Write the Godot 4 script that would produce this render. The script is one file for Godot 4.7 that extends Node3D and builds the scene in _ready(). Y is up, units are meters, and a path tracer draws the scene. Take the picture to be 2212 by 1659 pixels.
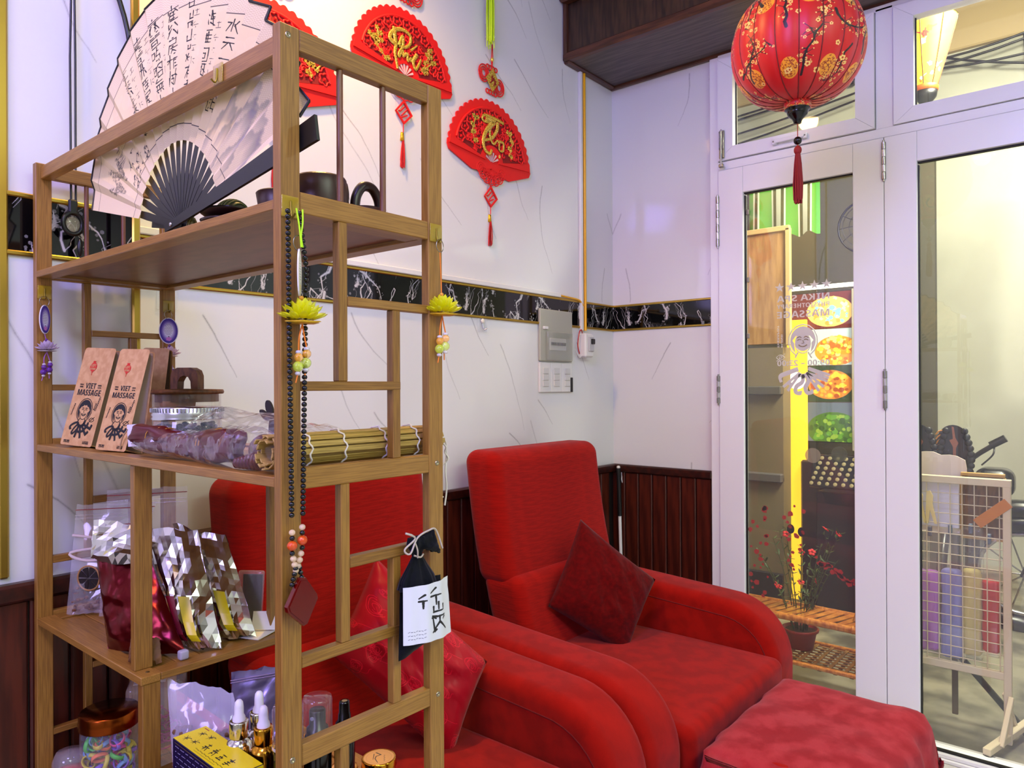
extends Node3D
# A small massage parlour seen from beside a bamboo shelf. Corner of the tiled walls at the origin:
# the fan wall lies in z = 0, the glass doors in x = 0, the room is x < 0, z > 0, the alley x > 0.

class Shape:
	var s := SurfaceTool.new()
	var x := Transform3D()
	func _init() -> void:
		s.begin(Mesh.PRIMITIVE_TRIANGLES)
		s.set_smooth_group(-1)
	func soft() -> Shape:
		s.set_smooth_group(0)
		return self
	func hard() -> Shape:
		s.set_smooth_group(-1)
		return self
	func at(t: Transform3D) -> Shape:
		x = t
		return self
	func tri(a: Vector3, b: Vector3, c: Vector3, out: Vector3, ua := Vector2(), ub := Vector2(), uc := Vector2()) -> void:
		if (a - c).cross(a - b).dot(out) < 0.0:
			var t := b
			b = c
			c = t
			var u := ub
			ub = uc
			uc = u
		s.set_uv(ua)
		s.add_vertex(x * a)
		s.set_uv(ub)
		s.add_vertex(x * b)
		s.set_uv(uc)
		s.add_vertex(x * c)
	func quad(a: Vector3, b: Vector3, c: Vector3, d: Vector3, out: Vector3, ua := Vector2(0, 1), ub := Vector2(1, 1), uc := Vector2(1, 0), ud := Vector2(0, 0)) -> void:
		tri(a, b, c, out, ua, ub, uc)
		tri(a, c, d, out, ua, uc, ud)
	func box(c: Vector3, size: Vector3, bev := 0.0) -> Shape:
		var h := size / 2.0
		bev = minf(bev, minf(h.x, minf(h.y, h.z)) * 0.9)
		var v := func(sx: int, sy: int, sz: int, ax: int) -> Vector3:
			var p := Vector3(sx * h.x, sy * h.y, sz * h.z)
			for k in 3:
				if k != ax:
					p[k] -= signf(p[k]) * bev
			return c + p
		for ax in 3:
			var b1 := (ax + 1) % 3
			var b2 := (ax + 2) % 3
			for sg in [-1, 1]:
				var q := []
				for e in [[-1, -1], [1, -1], [1, 1], [-1, 1]]:
					var i := [0, 0, 0]
					i[ax] = sg
					i[b1] = e[0]
					i[b2] = e[1]
					q.append(v.call(i[0], i[1], i[2], ax))
				var o := Vector3()
				o[ax] = sg
				quad(q[0], q[1], q[2], q[3], o)
		if bev > 0.0:
			for ax in 3:
				var b1 := (ax + 1) % 3
				var b2 := (ax + 2) % 3
				for s1 in [-1, 1]:
					for s2 in [-1, 1]:
						var i := [0, 0, 0]
						i[b1] = s1
						i[b2] = s2
						i[ax] = -1
						var p0: Vector3 = v.call(i[0], i[1], i[2], b1)
						var p1: Vector3 = v.call(i[0], i[1], i[2], b2)
						i[ax] = 1
						var p2: Vector3 = v.call(i[0], i[1], i[2], b2)
						var p3: Vector3 = v.call(i[0], i[1], i[2], b1)
						var o := Vector3()
						o[b1] = s1
						o[b2] = s2
						quad(p0, p1, p2, p3, o)
			for sx in [-1, 1]:
				for sy in [-1, 1]:
					for sz in [-1, 1]:
						tri(v.call(sx, sy, sz, 0), v.call(sx, sy, sz, 1), v.call(sx, sy, sz, 2), Vector3(sx, sy, sz))
		return self
	# a box with round edges of radius r; bend(Vector3) moves each point afterwards
	func rbox(c: Vector3, size: Vector3, r: float, n := 4, flat := 3, bend = null) -> Shape:
		s.set_smooth_group(0)
		var h := size / 2.0
		var inner := h - Vector3(r, r, r)
		var par := []
		for ax in 3:
			var l := []
			for i in n:
				l.append(-h[ax] + r * (1.0 - tan(PI / 4.0 * (1.0 - float(i) / n))))
			for i in flat + 1:
				l.append(-inner[ax] + 2.0 * inner[ax] * i / flat)
			for i in n:
				l.append(h[ax] - r * (1.0 - tan(PI / 4.0 * float(i + 1) / n)))
			par.append(l)
		for ax in 3:
			var b1 := (ax + 1) % 3
			var b2 := (ax + 2) % 3
			for sg in [-1, 1]:
				var rows := []
				for u in par[b1]:
					var row := []
					for w in par[b2]:
						var p := Vector3()
						p[ax] = sg * h[ax]
						p[b1] = u
						p[b2] = w
						var q := p.clamp(-inner, inner)
						var e := p - q
						p = q + (e.normalized() * r if e.length() > 1e-9 else Vector3())
						p += c
						row.append(bend.call(p) if bend != null else p)
					rows.append(row)
				var mid: Vector3 = bend.call(c) if bend != null else c
				for i in rows.size() - 1:
					for j in rows[0].size() - 1:
						var o := Vector3()
						o[ax] = sg
						var a: Vector3 = rows[i][j]
						var d: Vector3 = rows[i + 1][j + 1]
						var out: Vector3 = ((a + d) / 2.0 - mid) * 0.2 + o * 2.0 * size.length()
						quad(a, rows[i + 1][j], d, rows[i][j + 1], out)
		return self
	func lathe(prof: Array, seg := 24, wob = null) -> Shape:
		for i in prof.size() - 1:
			var p: Vector2 = prof[i]
			var q: Vector2 = prof[i + 1]
			var nrm := Vector2(q.y - p.y, p.x - q.x)
			for k in seg:
				var a0 := TAU * k / seg
				var a1 := TAU * (k + 1) / seg
				var f := func(r: Vector2, a: float) -> Vector3:
					var v := Vector3(cos(a) * r.x, r.y, sin(a) * r.x)
					return wob.call(v) if wob != null else v
				var am := (a0 + a1) / 2.0
				var out := Vector3(cos(am) * nrm.x, nrm.y, sin(am) * nrm.x)
				var ua := Vector2(float(k) / seg, 1.0 - float(i) / (prof.size() - 1))
				var ub := Vector2(float(k + 1) / seg, ua.y)
				var uc := Vector2(ub.x, 1.0 - float(i + 1) / (prof.size() - 1))
				var ud := Vector2(ua.x, uc.y)
				if p.x < 1e-6:
					tri(f.call(p, a0), f.call(q, a1), f.call(q, a0), out, ua, uc, ud)
				elif q.x < 1e-6:
					tri(f.call(p, a0), f.call(p, a1), f.call(q, a0), out, ua, ub, ud)
				else:
					quad(f.call(p, a0), f.call(p, a1), f.call(q, a1), f.call(q, a0), out, ua, ub, uc, ud)
		return self
	func ball(c: Vector3, r: Vector3, seg := 14, rings := 9) -> Shape:
		var keep := x
		x = x * Transform3D(Basis.from_scale(r), c)
		var pr := []
		for i in rings + 1:
			var a := -PI / 2 + PI * i / rings
			pr.append(Vector2(maxf(cos(a), 0.0) if i > 0 and i < rings else 0.0, sin(a)))
		soft()
		lathe(pr, seg)
		x = keep
		return self
	func tube(pts: Array, r0: float, seg := 8, r1 := -1.0, caps := true) -> Shape:
		if r1 < 0.0:
			r1 = r0
		var n := pts.size()
		var rings := []
		var side := Vector3()
		for i in n:
			var d: Vector3 = (pts[mini(i + 1, n - 1)] - pts[maxi(i - 1, 0)]).normalized()
			if i == 0:
				side = d.cross(Vector3.UP if absf(d.y) < 0.9 else Vector3.RIGHT).normalized()
			else:
				side = (side - d * side.dot(d)).normalized()
			var up := side.cross(d)
			var ring := []
			var r := lerpf(r0, r1, float(i) / maxi(n - 1, 1))
			for k in seg:
				var a := TAU * k / seg
				ring.append(pts[i] + (side * cos(a) + up * sin(a)) * r)
			rings.append(ring)
		s.set_smooth_group(0)
		for i in n - 1:
			for k in seg:
				var k1 := (k + 1) % seg
				var m: Vector3 = (rings[i][k] + rings[i + 1][k1]) / 2.0 - (pts[i] + pts[i + 1]) / 2.0
				quad(rings[i][k], rings[i][k1], rings[i + 1][k1], rings[i + 1][k], m, Vector2(float(k) / seg, float(i) / n), Vector2(float(k + 1) / seg, float(i) / n), Vector2(float(k + 1) / seg, float(i + 1) / n), Vector2(float(k) / seg, float(i + 1) / n))
		if caps:
			s.set_smooth_group(1)
			for e in [0, n - 1]:
				var o: Vector3 = pts[e] - pts[1 if e == 0 else n - 2]
				for k in range(1, seg - 1):
					tri(rings[e][0], rings[e][k], rings[e][k + 1], o)
		return self
	func cyl(a: Vector3, b: Vector3, r: float, r1 := -1.0, seg := 14) -> Shape:
		return tube([a, b], r, seg, r1)
	# a flat outline in x, y pushed from z0 to z1
	func prism(poly: PackedVector2Array, z0: float, z1: float) -> Shape:
		var n := poly.size()
		var area := 0.0
		var lo := poly[0]
		var hi := poly[0]
		for i in n:
			area += poly[i].cross(poly[(i + 1) % n])
			lo = lo.min(poly[i])
			hi = hi.max(poly[i])
		var sp := (hi - lo).max(Vector2(1e-6, 1e-6))
		var idx := Geometry2D.triangulate_polygon(poly)
		s.set_smooth_group(-1)
		for e in [[z0, signf(z0 - z1)], [z1, signf(z1 - z0)]]:
			for i in range(0, idx.size(), 3):
				var p := poly[idx[i]]
				var q := poly[idx[i + 1]]
				var r := poly[idx[i + 2]]
				tri(Vector3(p.x, p.y, e[0]), Vector3(q.x, q.y, e[0]), Vector3(r.x, r.y, e[0]), Vector3(0, 0, e[1]), uvof(p, lo, sp), uvof(q, lo, sp), uvof(r, lo, sp))
		for i in n:
			var p := poly[i]
			var q := poly[(i + 1) % n]
			var o := Vector2(q.y - p.y, p.x - q.x) * signf(area)
			quad(Vector3(p.x, p.y, z0), Vector3(q.x, q.y, z0), Vector3(q.x, q.y, z1), Vector3(p.x, p.y, z1), Vector3(o.x, o.y, 0), uvof(p, lo, sp), uvof(q, lo, sp), uvof(q, lo, sp), uvof(p, lo, sp))
		return self
	func uvof(p: Vector2, lo: Vector2, sp: Vector2) -> Vector2:
		return Vector2((p.x - lo.x) / sp.x, 1.0 - (p.y - lo.y) / sp.y)
	# a sheet f(u, v) -> Vector3
	func sheet(nu: int, nv: int, f: Callable, smooth := true, out := Vector3()) -> Shape:
		s.set_smooth_group(0 if smooth else -1)
		var p := []
		for i in nu + 1:
			var row := []
			for j in nv + 1:
				row.append(f.call(float(i) / nu, float(j) / nv))
			p.append(row)
		for i in nu:
			for j in nv:
				var a: Vector3 = p[i][j]
				var b: Vector3 = p[i + 1][j]
				var c: Vector3 = p[i + 1][j + 1]
				var d: Vector3 = p[i][j + 1]
				var o := out
				if o == Vector3():
					o = (a - c).cross(b - d)
				var u0 := float(i) / nu
				var u1 := float(i + 1) / nu
				var v0 := 1.0 - float(j) / nv
				var v1 := 1.0 - float(j + 1) / nv
				quad(a, b, c, d, o, Vector2(u0, v0), Vector2(u1, v0), Vector2(u1, v1), Vector2(u0, v1))
		return self
	func mesh() -> ArrayMesh:
		s.generate_normals()
		return s.commit()

var mats := {}
var rng := RandomNumberGenerator.new()

func S() -> Shape:
	return Shape.new()

func T(p := Vector3(), rot := Vector3(), sc := Vector3.ONE) -> Transform3D:
	return Transform3D(Basis.from_euler(rot * PI / 180.0) * Basis.from_scale(sc), p)

func obj(called: String, shape, m: Material, parent: Node3D = self, t := Transform3D()) -> MeshInstance3D:
	var o := MeshInstance3D.new()
	o.name = called
	o.mesh = shape.mesh() if shape is Shape else shape
	o.material_override = m
	o.transform = t
	parent.add_child(o, true)
	return o

func tag(o: Node3D, label: String, category: String, group := "") -> Node3D:
	o.set_meta("label", label)
	o.set_meta("category", category)
	if group:
		o.set_meta("group", group)
	return o

func thing(called: String, label: String, category: String, t := Transform3D(), group := "") -> Node3D:
	var o := Node3D.new()
	o.name = called
	o.transform = t
	add_child(o, true)
	return tag(o, label, category, group)

func struct(called: String, shape, m: Material, t := Transform3D()) -> MeshInstance3D:
	var o := obj(called, shape, m, self, t)
	o.set_meta("kind", "structure")
	return o

func copy(o: Node3D, t: Transform3D, label := "", group := "") -> Node3D:
	var c: Node3D = o.duplicate()
	add_child(c, true)
	c.transform = t
	if label:
		c.set_meta("label", label)
	if group:
		c.set_meta("group", group)
	return c

func mat(c: Color, rough := 0.6, metal := 0.0) -> StandardMaterial3D:
	var key := "%s %s %s" % [c, rough, metal]
	if not mats.has(key):
		var m := StandardMaterial3D.new()
		m.albedo_color = c
		m.roughness = rough
		m.metallic = metal
		mats[key] = m
	return mats[key]

func clear(c: Color, a: float, rough := 0.05) -> StandardMaterial3D:
	var key := "clear %s %s %s" % [c, a, rough]
	if not mats.has(key):
		var m := StandardMaterial3D.new()
		m.albedo_color = Color(c.r, c.g, c.b, a)
		m.transparency = BaseMaterial3D.TRANSPARENCY_ALPHA
		m.roughness = rough
		mats[key] = m
	return mats[key]

func glow(c: Color, e: float, base := Color.WHITE) -> StandardMaterial3D:
	var m := StandardMaterial3D.new()
	m.albedo_color = base
	m.emission_enabled = true
	m.emission = c
	m.emission_energy_multiplier = e
	m.roughness = 0.5
	return m

func noise(kind: int, freq: float, oct: int, seed_: int, ramp: Array, size := 512, normal := 0.0, warp := 0.0) -> NoiseTexture2D:
	var f := FastNoiseLite.new()
	f.noise_type = kind
	f.frequency = freq
	f.fractal_octaves = oct
	f.seed = seed_
	if warp > 0.0:
		f.domain_warp_enabled = true
		f.domain_warp_amplitude = warp
		f.domain_warp_frequency = freq
	var t := NoiseTexture2D.new()
	t.width = size
	t.height = size
	t.seamless = true
	t.noise = f
	if normal > 0.0:
		t.as_normal_map = true
		t.bump_strength = normal
	if ramp.size():
		var g := Gradient.new()
		g.offsets = PackedFloat32Array()
		g.colors = PackedColorArray()
		var offs := PackedFloat32Array()
		var cols := PackedColorArray()
		for e in ramp:
			offs.append(e[0])
			cols.append(e[1])
		g.offsets = offs
		g.colors = cols
		t.color_ramp = g
	return t

# grain runs along each member's own y axis
func wood(a: Color, b: Color, rough: float, scale: Vector3, seed_ := 1, world := false, kind := FastNoiseLite.TYPE_SIMPLEX_SMOOTH) -> StandardMaterial3D:
	var m := StandardMaterial3D.new()
	m.albedo_texture = noise(kind, 0.012, 4, seed_, [[0.25, a], [0.5, a.lerp(b, 0.55)], [0.72, b]], 512)
	m.uv1_triplanar = true
	m.uv1_world_triplanar = world
	m.uv1_scale = scale
	m.uv1_triplanar_sharpness = 4.0
	m.roughness = rough
	return m

func fabric(c: Color, c2: Color, rough: float, fine: float, coarse: float, bump := 0.05) -> StandardMaterial3D:
	var m := StandardMaterial3D.new()
	m.albedo_texture = noise(FastNoiseLite.TYPE_SIMPLEX_SMOOTH, 0.012, 5, 7, [[0.3, c], [0.7, c2]], 512)
	m.uv1_triplanar = true
	m.uv1_scale = Vector3.ONE * coarse
	m.roughness = rough
	m.detail_enabled = true
	m.detail_blend_mode = BaseMaterial3D.BLEND_MODE_MUL
	m.detail_albedo = noise(FastNoiseLite.TYPE_VALUE, 0.35, 2, 3, [[0.2, Color(0.84, 0.84, 0.84)], [0.8, Color(1, 1, 1)]], 256)
	m.detail_uv_layer = BaseMaterial3D.DETAIL_UV_2
	m.uv2_triplanar = true
	m.uv2_scale = Vector3.ONE * fine
	m.rim_enabled = true
	m.rim = 0.15
	m.rim_tint = 0.95
	m.metallic_specular = 0.2
	return m

func pic(w: int, h: int, c: Color) -> Image:
	var im := Image.create_empty(w, h, false, Image.FORMAT_RGBA8)
	im.fill(c)
	return im

func dot(im: Image, p: Vector2, r: float, c: Color) -> void:
	var r2 := maxf(r * r, 0.3)
	for yy in range(maxi(0, floori(p.y - r)), mini(im.get_height(), ceili(p.y + r) + 1)):
		for xx in range(maxi(0, floori(p.x - r)), mini(im.get_width(), ceili(p.x + r) + 1)):
			var d := (Vector2(xx, yy) - p).length_squared()
			if d <= r2:
				im.set_pixel(xx, yy, c if c.a >= 1.0 else im.get_pixel(xx, yy).lerp(Color(c.r, c.g, c.b, 1), c.a))

func line(im: Image, pts: Array, r0: float, c: Color, r1 := -1.0) -> void:
	if r1 < 0.0:
		r1 = r0
	var total := 0.0
	for i in pts.size() - 1:
		total += (pts[i + 1] - pts[i]).length()
	var gone := 0.0
	for i in pts.size() - 1:
		var a: Vector2 = pts[i]
		var b: Vector2 = pts[i + 1]
		var l := (b - a).length()
		var st := maxf(0.5, minf(r0, r1) * 0.6)
		var n := maxi(1, ceili(l / st))
		for k in n + 1:
			var t := float(k) / n
			dot(im, a.lerp(b, t), lerpf(r0, r1, (gone + l * t) / maxf(total, 0.001)), c)
		gone += l

func picmat(im: Image, rough := 0.5, emit := 0.0) -> StandardMaterial3D:
	var m := StandardMaterial3D.new()
	im.generate_mipmaps()
	var t := ImageTexture.create_from_image(im)
	m.albedo_texture = t
	m.roughness = rough
	if emit > 0.0:
		m.emission_enabled = true
		m.emission_texture = t
		m.emission = Color.BLACK
		m.emission_energy_multiplier = emit
	return m

# brush strokes on a ten by ten grid: "x y x y" digit pairs, strokes parted by blanks
func glyph(im: Image, code: String, o: Vector2, size: float, r: float, c: Color, turn := 0.0, squash := 1.0) -> void:
	for s in code.split(" ", false):
		var pts := []
		for i in range(0, s.length() - 1, 2):
			var p := Vector2((float(s[i]) - 4.5) / 9.0 * squash, (float(s[i + 1]) - 4.5) / 9.0) * size
			pts.append(o + p.rotated(turn))
		if pts.size() == 1:
			pts.append(pts[0] + Vector2(r, r))
		line(im, pts, r * 1.15, c, r * 0.7)

func words(called: String, text: String, size: float, depth: float, m: Material, parent: Node3D, t: Transform3D, face := "Droid Sans", bold := true) -> MeshInstance3D:
	var f := SystemFont.new()
	f.font_names = PackedStringArray([face])
	f.font_weight = 700 if bold else 400
	var tm := TextMesh.new()
	tm.text = text
	tm.font = f
	tm.font_size = 64
	tm.pixel_size = size / 64.0
	tm.depth = depth
	tm.curve_step = 2.0
	return obj(called, tm, m, parent, t)

var CAM := Vector3(-2.785, 1.25, 1.741)
const EXPOSURE := 1.40

func lamp_area(p: Vector3, to: Vector3, size: Vector2, c: Color, e: float) -> void:
	var l := AreaLight3D.new()
	l.area_size = size
	l.light_color = c
	l.light_energy = e
	l.area_range = 12.0
	l.area_attenuation = 2.0
	l.shadow_enabled = true
	add_child(l)
	l.look_at_from_position(p, to, Vector3.UP if absf((to - p).normalized().y) < 0.95 else Vector3.FORWARD)

func lamp_spot(p: Vector3, to: Vector3, angle: float, c: Color, e: float, size := 0.06) -> void:
	var l := SpotLight3D.new()
	l.spot_angle = angle
	l.spot_angle_attenuation = 0.8
	l.spot_range = 12.0
	l.spot_attenuation = 2.0
	l.light_size = size
	l.light_color = c
	l.light_energy = e
	l.shadow_enabled = true
	add_child(l)
	l.look_at_from_position(p, to, Vector3.UP if absf((to - p).normalized().y) < 0.95 else Vector3.FORWARD)

func lamp_omni(p: Vector3, c: Color, e: float, size := 0.05) -> void:
	var l := OmniLight3D.new()
	l.light_color = c
	l.light_energy = e
	l.light_size = size
	l.omni_range = 12.0
	l.omni_attenuation = 2.0
	l.shadow_enabled = true
	l.position = p
	add_child(l)

func downlight(p: Vector3, c: Color, e: float, label: String) -> void:
	var o := thing("ceiling_downlight", label, "ceiling light", T(p), "round ceiling downlights")
	obj("rim", S().soft().lathe([Vector2(0.072, 0.0), Vector2(0.078, -0.008), Vector2(0.062, -0.012), Vector2(0.058, -0.004)], 28), mat(Color(0.9, 0.9, 0.88), 0.4), o)
	obj("lamp_face", S().lathe([Vector2(0, -0.003), Vector2(0.058, -0.003)], 28), glow(c, 6.0), o)
	lamp_spot(p + Vector3(0, -0.02, 0), p + Vector3(0, -1, 0), 78.0, c, e, 0.055)

func _ready() -> void:
	rng.seed = 11
	# ---- camera -------------------------------------------------------------------------------
	var cam := Camera3D.new()
	cam.name = "camera"
	cam.fov = 55.68
	cam.near = 0.02
	cam.far = 60.0
	var yaw := deg_to_rad(39.9453)
	var pit := deg_to_rad(0.1263)
	var rol := deg_to_rad(-0.2790)
	var f := Vector3(cos(yaw), 0, -sin(yaw))
	var r := Vector3(sin(yaw), 0, cos(yaw))
	var f2 := f * cos(pit) + Vector3.UP * sin(pit)
	var u2 := Vector3.UP * cos(pit) - f * sin(pit)
	cam.transform = Transform3D(Basis(r * cos(rol) + u2 * sin(rol), u2 * cos(rol) - r * sin(rol), -f2), CAM)
	add_child(cam)
	cam.current = true
	# ---- night sky over the alley, exposure ---------------------------------------------------
	var we := WorldEnvironment.new()
	we.name = "world"
	var env := Environment.new()
	env.background_mode = Environment.BG_COLOR
	env.background_color = Color(0.03, 0.03, 0.05)
	env.tonemap_mode = Environment.TONE_MAPPER_LINEAR
	env.tonemap_exposure = EXPOSURE
	env.sdfgi_enabled = true
	env.ssao_enabled = true
	env.ssil_enabled = true
	we.environment = env
	add_child(we)
	# ---- lights of the room -------------------------------------------------------------------
	var warm := Color(1.0, 0.80, 0.48)
	var cool := Color(0.93, 1.0, 0.90)
	var lilac := Color(0.72, 0.66, 1.0)
	downlight(Vector3(-1.74, 2.858, 0.30), warm, 1.7, "round warm downlight close to the fan wall")
	downlight(Vector3(-3.27, 2.858, 1.0), warm, 1.0, "round warm downlight over the bamboo shelf end")
	downlight(Vector3(-0.8, 2.858, 3.1), cool, 2.0, "round white downlight over the footstools")
	lamp_area(Vector3(-2.6, 2.83, 3.2), Vector3(-2.4, 0, 2.6), Vector2(1.6, 1.2), cool, 6.5)
	lamp_area(Vector3(-5.10, 2.35, 1.6), Vector3(0, 1.6, 1.1), Vector2(0.8, 0.9), lilac, 4.0)
	lamp_area(Vector3(-3.1, 2.82, 1.5), Vector3(-2.35, 1.5, 0.2), Vector2(0.4, 0.4), Color(0.56, 0.52, 1.0), 3.2)
	tag(obj("lilac_ceiling_lamp", S().at(Transform3D(Basis.looking_at(Vector3(0.75, -1.32, -1.3), Vector3.UP), Vector3(-3.108, 2.834, 1.514))).box(Vector3(), Vector3(0.4, 0.4, 0.02), 0.004), glow(lilac, 1.2)), "square lilac ceiling lamp turned towards the tiled pier", "lamp")
	# the glowing faces that go with the two wide lights
	tag(obj("ceiling_light_panel", S().box(Vector3(-2.6, 2.85, 3.2), Vector3(1.6, 0.02, 1.2), 0.004), glow(cool, 1.2)), "wide white light panel in the ceiling behind the camera", "light panel")
	tag(obj("lilac_light_box", S().at(Transform3D(Basis.looking_at(Vector3(5.1, -0.75, -0.5), Vector3.UP), Vector3(-5.13, 2.354, 1.603))).box(Vector3(), Vector3(0.8, 0.9, 0.03), 0.004), glow(lilac, 1.2)), "lilac light box on the far side of the room", "light box")
	# ---- alley --------------------------------------------------------------------------------
	lamp_area(Vector3(0.72, 3.12, 1.5), Vector3(2.3, 1.2, 1.0), Vector2(0.5, 1.6), Color(1.0, 1.0, 0.90), 17.0)
	build_setting()
	build_doors()
	build_shelf()
	build_chairs()
	build_decor()
	build_goods()
	build_alley()

# ================================ the setting ==================================================
func marble(seed_: int) -> StandardMaterial3D:
	var im := pic(1024, 1024, Color(0.86, 0.865, 0.855))
	var g := RandomNumberGenerator.new()
	g.seed = seed_
	for k in 26:
		var p := Vector2(g.randf() * 1024, g.randf() * 1024)
		var dir := deg_to_rad(g.randf_range(35, 75))
		if g.randf() < 0.25:
			dir = deg_to_rad(g.randf_range(95, 130))
		var pts := [p]
		for j in g.randi_range(6, 17):
			dir += g.randf_range(-0.16, 0.16) - (dir - 0.95) * 0.12
			p += Vector2(cos(dir), sin(dir)) * g.randf_range(10, 22)
			pts.append(p)
		var tone := Color(0.44, 0.44, 0.45, g.randf_range(0.05, 0.17))
		line(im, pts, 3.0, Color(0.66, 0.66, 0.67, 0.035), 1.5)
		line(im, pts, g.randf_range(0.6, 1.3), tone, 0.5)
	var m := picmat(im, 0.07)
	m.uv1_triplanar = true
	m.uv1_world_triplanar = true
	m.uv1_scale = Vector3.ONE * 0.62
	m.uv1_triplanar_sharpness = 8.0
	m.metallic_specular = 0.5
	return m

func black_marble() -> StandardMaterial3D:
	var im := pic(1024, 512, Color(0.03, 0.03, 0.034))
	var g := RandomNumberGenerator.new()
	g.seed = 5
	for k in 84:
		var p := Vector2(g.randf() * 1024, g.randf() * 512)
		var dir := g.randf_range(0.5, 2.3) + (PI if g.randf() < 0.5 else 0.0)
		var web := g.randf() < 0.35
		for b in (5 if web else 2):
			var pts := [p]
			var q := p
			var d := dir + g.randf_range(-0.9, 0.9)
			for j in g.randi_range(3, 9):
				d = dir + g.randf_range(-0.8, 0.8)
				q += Vector2(cos(d), sin(d)) * g.randf_range(8, 26)
				pts.append(q)
			var w := g.randf_range(1.5, 5.5) if b == 0 else g.randf_range(0.5, 1.4)
			line(im, pts, w * 2.0, Color(0.55, 0.55, 0.54, 0.05), 1.0)
			line(im, pts, w, Color(0.78, 0.77, 0.76, g.randf_range(0.35, 0.9)), 0.5)
			if b == 0 and w > 3.0:
				for j in 26:
					dot(im, pts[g.randi_range(0, pts.size() - 1)] + Vector2(g.randf_range(-14, 14), g.randf_range(-14, 14)), g.randf_range(1.0, 5.0), Color(0.74, 0.73, 0.72, 0.55))
	var m := picmat(im, 0.05)
	m.uv1_triplanar = true
	m.uv1_world_triplanar = true
	m.uv1_scale = Vector3(1.15, 2.3, 1.15)
	return m

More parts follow.
